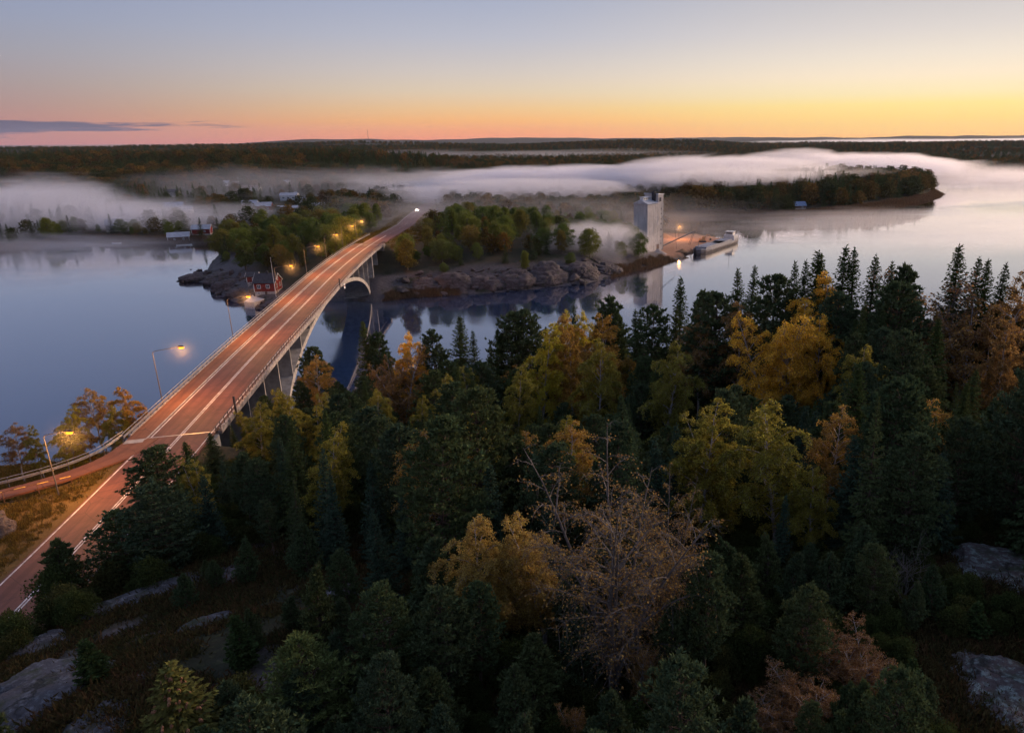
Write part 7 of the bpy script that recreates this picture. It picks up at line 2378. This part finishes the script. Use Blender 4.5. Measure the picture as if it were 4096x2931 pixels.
grass_src = one('grass_tuft', tuft_mesh('grass_tuft', 1, 34, .42, .05, .42, 'grass'), (-63.2, 84.4, 16.1), 'dry grass tuft at the tip of the verge between path and road', 'grass tuft')
reed_src = one('reed_clump', tuft_mesh('reed_clump', 2, 60, 2.1, .10, .10, 'reed', .8), (-80.5, 266.0, .1), 'brown reed clump beside the arch footing', 'reeds')
heath_src = one('heather_tuft', tuft_mesh('heather_tuft', 3, 46, .34, .07, .75, 'heather', .22), (-25.0, 40.0, hz(-25, 40)), 'low heather tuft in the rocky clearing', 'heather')


def off_road(x, y, z):
    d_, _ = road_dist(x, y)
    e = np.min(np.hypot(PL[None, ::2, 0] - x[:, None], PL[None, ::2, 1] - y[:, None]), 1)
    return (d_ > 5.4) & (e > 2.0) & ((y < 92) | (d_ > 9))


scatter_in('verge_grass', [(-150, 40), (-72, 84), (-64, 91.5), (-60, 90), (-52, 30), (-100, 25)], 22000, grass_src, 1, .7, 1.5, 'dry orange-brown grass of the verge by the road', 'grass', 31, off_road)
scatter_in('bank_grass', [(-140, 90), (-72, 88), (-70, 100), (-84, 122), (-125, 116)], 9000, grass_src, .5, .8, 2.0, 'rough grass on the bank between guard rail and water', 'grass', 32, off_road)
scatter_in('hill_heather', [(-52, 24), (-46, 60), (-15, 62), (5, 30), (35, 27), (45, 60), (60, 20), (0, 18), (-40, 20)], 26000, heath_src, 1, .7, 1.8, 'heather and moss tufts covering the rocky hill', 'heather', 33, lambda x, y, z: (road_dist(x, y)[0] > 6) & (fbm(x / 4.0, y / 4.0, 301, 3) > -.15))
scatter_in('hilltop_heather', [(6, 20), (6, 46), (38, 62), (62, 52), (52, 22)], 17000, heath_src, 1, .7, 1.7, 'heather and moss tufts round the lichen rocks', 'heather', 39)
scatter_in('far_verge_grass', [(-140, 300), (-122, 300), (-118, 380), (-135, 470), (-150, 530), (-90, 530), (-80, 420), (-86, 300)], 7000, grass_src, 1, 1.2, 2.6, 'pale grass beside the far road', 'grass', 34, lambda x, y, z: road_dist(x, y)[0] > 5.5)
dsh = lambda lo, hi: (lambda x, y, z: (sdist(x, y, FARL) > lo) & (sdist(x, y, FARL) < hi))
scatter_in('reed_bed', [(30, 470), (40, 560), (200, 620), (340, 780), (350, 700), (180, 560), (60, 545)], 60000, reed_src, -9, .8, 1.3, 'reddish reed bed along the far peninsula shore', 'reeds', 35, dsh(-7, 5), 0.0)
scatter_in('reed_bed', [(-90, 255), (-92, 272), (-60, 280), (-56, 268)], 2600, reed_src, -9, .5, .9, 'short reeds by the far arch footing', 'reeds', 36, lambda x, y, z: (np.abs(sdist(x, y, FARL) - .5) < 2.2) & (x > -84), 0.0)
scatter_in('reed_bed', [(0, 305), (2, 322), (24, 352), (34, 352), (14, 318)], 1300, reed_src, -9, .6, 1.0, 'brown reeds along the shore toward the silo', 'reeds', 37, dsh(-3, 4), 0.0)
scatter_in('reed_bed', [(-350, 390), (-340, 450), (-215, 450), (-205, 400)], 9000, reed_src, -9, .7, 1.1, 'brown reeds lining the foggy cove', 'reeds', 38, dsh(-3, 4), 0.0)

under_src = crown_of('bush', 1)
if under_src is not None:
    scatter_in('undergrowth', [(-47, 34), (-50, 92), (-58, 118), (-40, 136), (40, 134), (95, 135), (95, 40), (40, 36), (30, 60), (0, 50), (-15, 60), (-32, 62)], 5200, under_src, 1.0, .35, .85, 'dark leafy undergrowth filling the forest floor', 'undergrowth', 51, lambda x, y, z: road_dist(x, y)[0] > 8.5)
    scatter_in('hill_undergrowth', [(-14, 22), (-14, 60), (0, 66), (34, 64), (60, 60), (60, 24)], 2600, under_src, 1.0, .16, .5, 'dark low shrubs between the trees of the hilltop', 'undergrowth', 52, lambda x, y, z: (np.hypot(x - 27, y - 42.5) > 5) & (np.hypot(x - 20.6, y - 30.8) > 5))

# ------------------------------------------------------------------ mist banks lying on the far shore, and the thin haze over all
def mist_mat(name, dens, lo=.44, hi=.64, sx=.013, sz=.045, off=(0, 0, 0), col=(.97, .95, .97), heart=.26):
    m, t = new_mat(name)
    tc = t.n('ShaderNodeTexCoord')
    ln = t.n('ShaderNodeVectorMath', operation='LENGTH')
    t.l(tc.outputs['Object'], ln.inputs[0])
    ge = t.n('ShaderNodeNewGeometry')
    mp = t.n('ShaderNodeMapping')
    mp.inputs['Scale'].default_value = (sx * .55, sx * 1.3, sz)
    mp.inputs['Location'].default_value = off
    t.l(ge.outputs['Position'], mp.inputs[0])
    nz = t.n('ShaderNodeTexNoise', i_Scale=1.0, i_Detail=4.0, i_Roughness=.62, i_Distortion=.9)
    t.l(mp.outputs[0], nz.inputs['Vector'])
    fall = t.maprange(ln.outputs['Value'], 1.0, .25)
    # the edge is eaten away by the noise, the heart stays closed
    a = t.math('ADD', nz.outputs['Fac'], t.math('MULTIPLY', t.math('SUBTRACT', fall, .5), heart))
    fn = t.n('ShaderNodeTexNoise', i_Scale=4.2, i_Detail=3.0, i_Roughness=.6, i_Distortion=.8)
    t.l(mp.outputs[0], fn.inputs['Vector'])
    a = t.math('ADD', a, t.math('MULTIPLY', t.math('SUBTRACT', fn.outputs['Fac'], .5), .28))
    d = t.math('MULTIPLY', t.maprange(a, lo, hi), t.math('SQRT', fall))
    v = t.n('ShaderNodeVolumePrincipled', i_Anisotropy=.55)
    v.inputs['Color'].default_value = tuple(col) + (1,)
    t.l(t.math('MULTIPLY', d, dens), v.inputs['Density'])
    o = t.n('ShaderNodeOutputMaterial')
    t.l(v.outputs[0], o.inputs['Volume'])
    return m


def ball(mat):
    bm = bmesh.new()
    bmesh.ops.create_icosphere(bm, subdivisions=3, radius=1.03)
    me = bpy.data.meshes.new('mist_bank')
    bm.to_mesh(me)
    bm.free()
    me.materials.append(mat)
    return me


MIST = [  # x, y, z, rx, ry, rz, rotation, density, label
    (-380, 490, 10, 160, 80, 32, -12, .040, 'thick mist bank over the cove shore'),
    (-320, 680, 14, 250, 110, 32, 0, .007, 'thin mist over the village houses'),
    (-150, 660, 16, 140, 70, 26, 10, .034, 'mist drifting across the far road'),
    (-10, 670, 22, 170, 60, 22, 14, .10, 'bright mist ribbon behind the far bank trees'),
    (120, 770, 23, 190, 80, 27, 12, .085, 'bright mist ribbon over the wooded peninsula'),
    (300, 900, 23, 220, 100, 26, 5, .070, 'bright mist ribbon trailing off over the peninsula end'),
    (440, 890, 9, 240, 140, 20, -6, .017, 'low mist over the open water beyond the peninsula'),
    (140, 690, 25, 170, 60, 17, 10, .040, 'mist veil caught in the peninsula trees'),
    (-10, 338, 9, 46, 30, 17, 30, .13, 'small mist puff rolling against the silo'),
    (-280, 1750, 16, 900, 240, 28, 0, .0036, 'thin valley mist behind the woods'),
    (2600, 5600, 12, 2600, 380, 38, -12, .006, 'far white mist strip under the bright horizon'),
    (-330, 400, 2, 190, 60, 10, -10, .024, 'steam lying on the foggy cove water'),
    (-70, 430, 9, 230, 130, 24, 0, .0085, 'faint mist veil hanging over the far bank trees'),
    (220, 470, 2, 260, 190, 7, 0, .010, 'thin steam sheet added to brighten the open water'),  # volume added to lighten the water below it
    (-285, 470, 10, 95, 45, 20, 8, .055, 'mist puff above the boathouses'),
    (-430, 560, 18, 90, 50, 24, -8, .050, 'mist puff over the wooded cove corner'),
    (-70, 640, 26, 80, 40, 17, 15, .060, 'mist curl above the bend of the far road'),
    (60, 700, 30, 85, 40, 18, 18, .060, 'mist curl above the silo'),
    (210, 850, 34, 95, 45, 17, 8, .060, 'mist curl over the peninsula crown'),
    (-75, 640, 20, 165, 50, 20, 22, .14, 'brightest mist streak rising from the far road toward the silo'),
    (-70, 560, 20, 160, 40, 15, 14, .085, 'bright mist streak just behind the far bank trees'),
    (100, 625, 25, 140, 36, 13, 14, .060, 'bright mist streak above the reedy bay'),
    (30, 640, 20, 90, 40, 14, 5, .016, 'mist tongue sinking behind the silo trees'),
]
for i, (x, y, z, rx, ry, rz_, a, dn, lab) in enumerate(MIST):
    big = max(rx, ry)
    sx = .014 if big < 400 else 3.2 / big
    if big < 50:
        sx = .05
    m = mist_mat('mist', dn * .65, heart=.62 if ('bright' in lab or 'curl' in lab or 'thick' in lab) else .3, sx=sx, sz=max(.045, .9 / rz_), off=(i * 3.1, i * 1.7, 0))
    o = mobj('mist_bank', ball(m), None, (x, y, z), (0, 0, R(a)), (rx, ry, rz_))
    tag(o, lab, 'mist', 'mist banks', 'stuff')

# small mist balls added round each lit lamp to give it a halo
da, dt_ = new_mat('lamp_halo_mist')
_tc = dt_.n('ShaderNodeTexCoord')
_ln = dt_.n('ShaderNodeVectorMath', operation='LENGTH')
dt_.l(_tc.outputs['Object'], _ln.inputs[0])
_v = dt_.n('ShaderNodeVolumePrincipled')
_v.inputs['Color'].default_value = (.97, .97, .98, 1)
dt_.l(dt_.maprange(_ln.outputs['Value'], 1.0, .0, 0.0, .004), _v.inputs['Density'])
_o = dt_.n('ShaderNodeOutputMaterial')
dt_.l(_v.outputs[0], _o.inputs['Volume'])
bpy.context.view_layer.update()
_bm = ball(da)
for o in [o for o in bpy.data.objects if o.type == 'LIGHT' and o.name.startswith('lamp_light')]:
    tag(mobj('mist_halo', _bm, None, tuple(o.matrix_world.translation), (0, 0, 0), (3.6, 3.6, 3.6)), 'added mist ball that gives a lit lamp its halo', 'mist', 'added mist balls round the lamps', 'stuff')
hm_, ht = new_mat('thin_haze')
_v = ht.n('ShaderNodeVolumePrincipled', i_Density=.000015, i_Anisotropy=.2)
_v.inputs['Color'].default_value = (.80, .86, 1.0, 1)
_o = ht.n('ShaderNodeOutputMaterial')
ht.l(_v.outputs[0], _o.inputs['Volume'])
hb = MB().box(-15900, 15900, -15900, 15900, -4.2, 300).obj('haze', hm_)
tag(hb, 'thin blue dawn haze over land and water', 'haze', None, 'stuff')
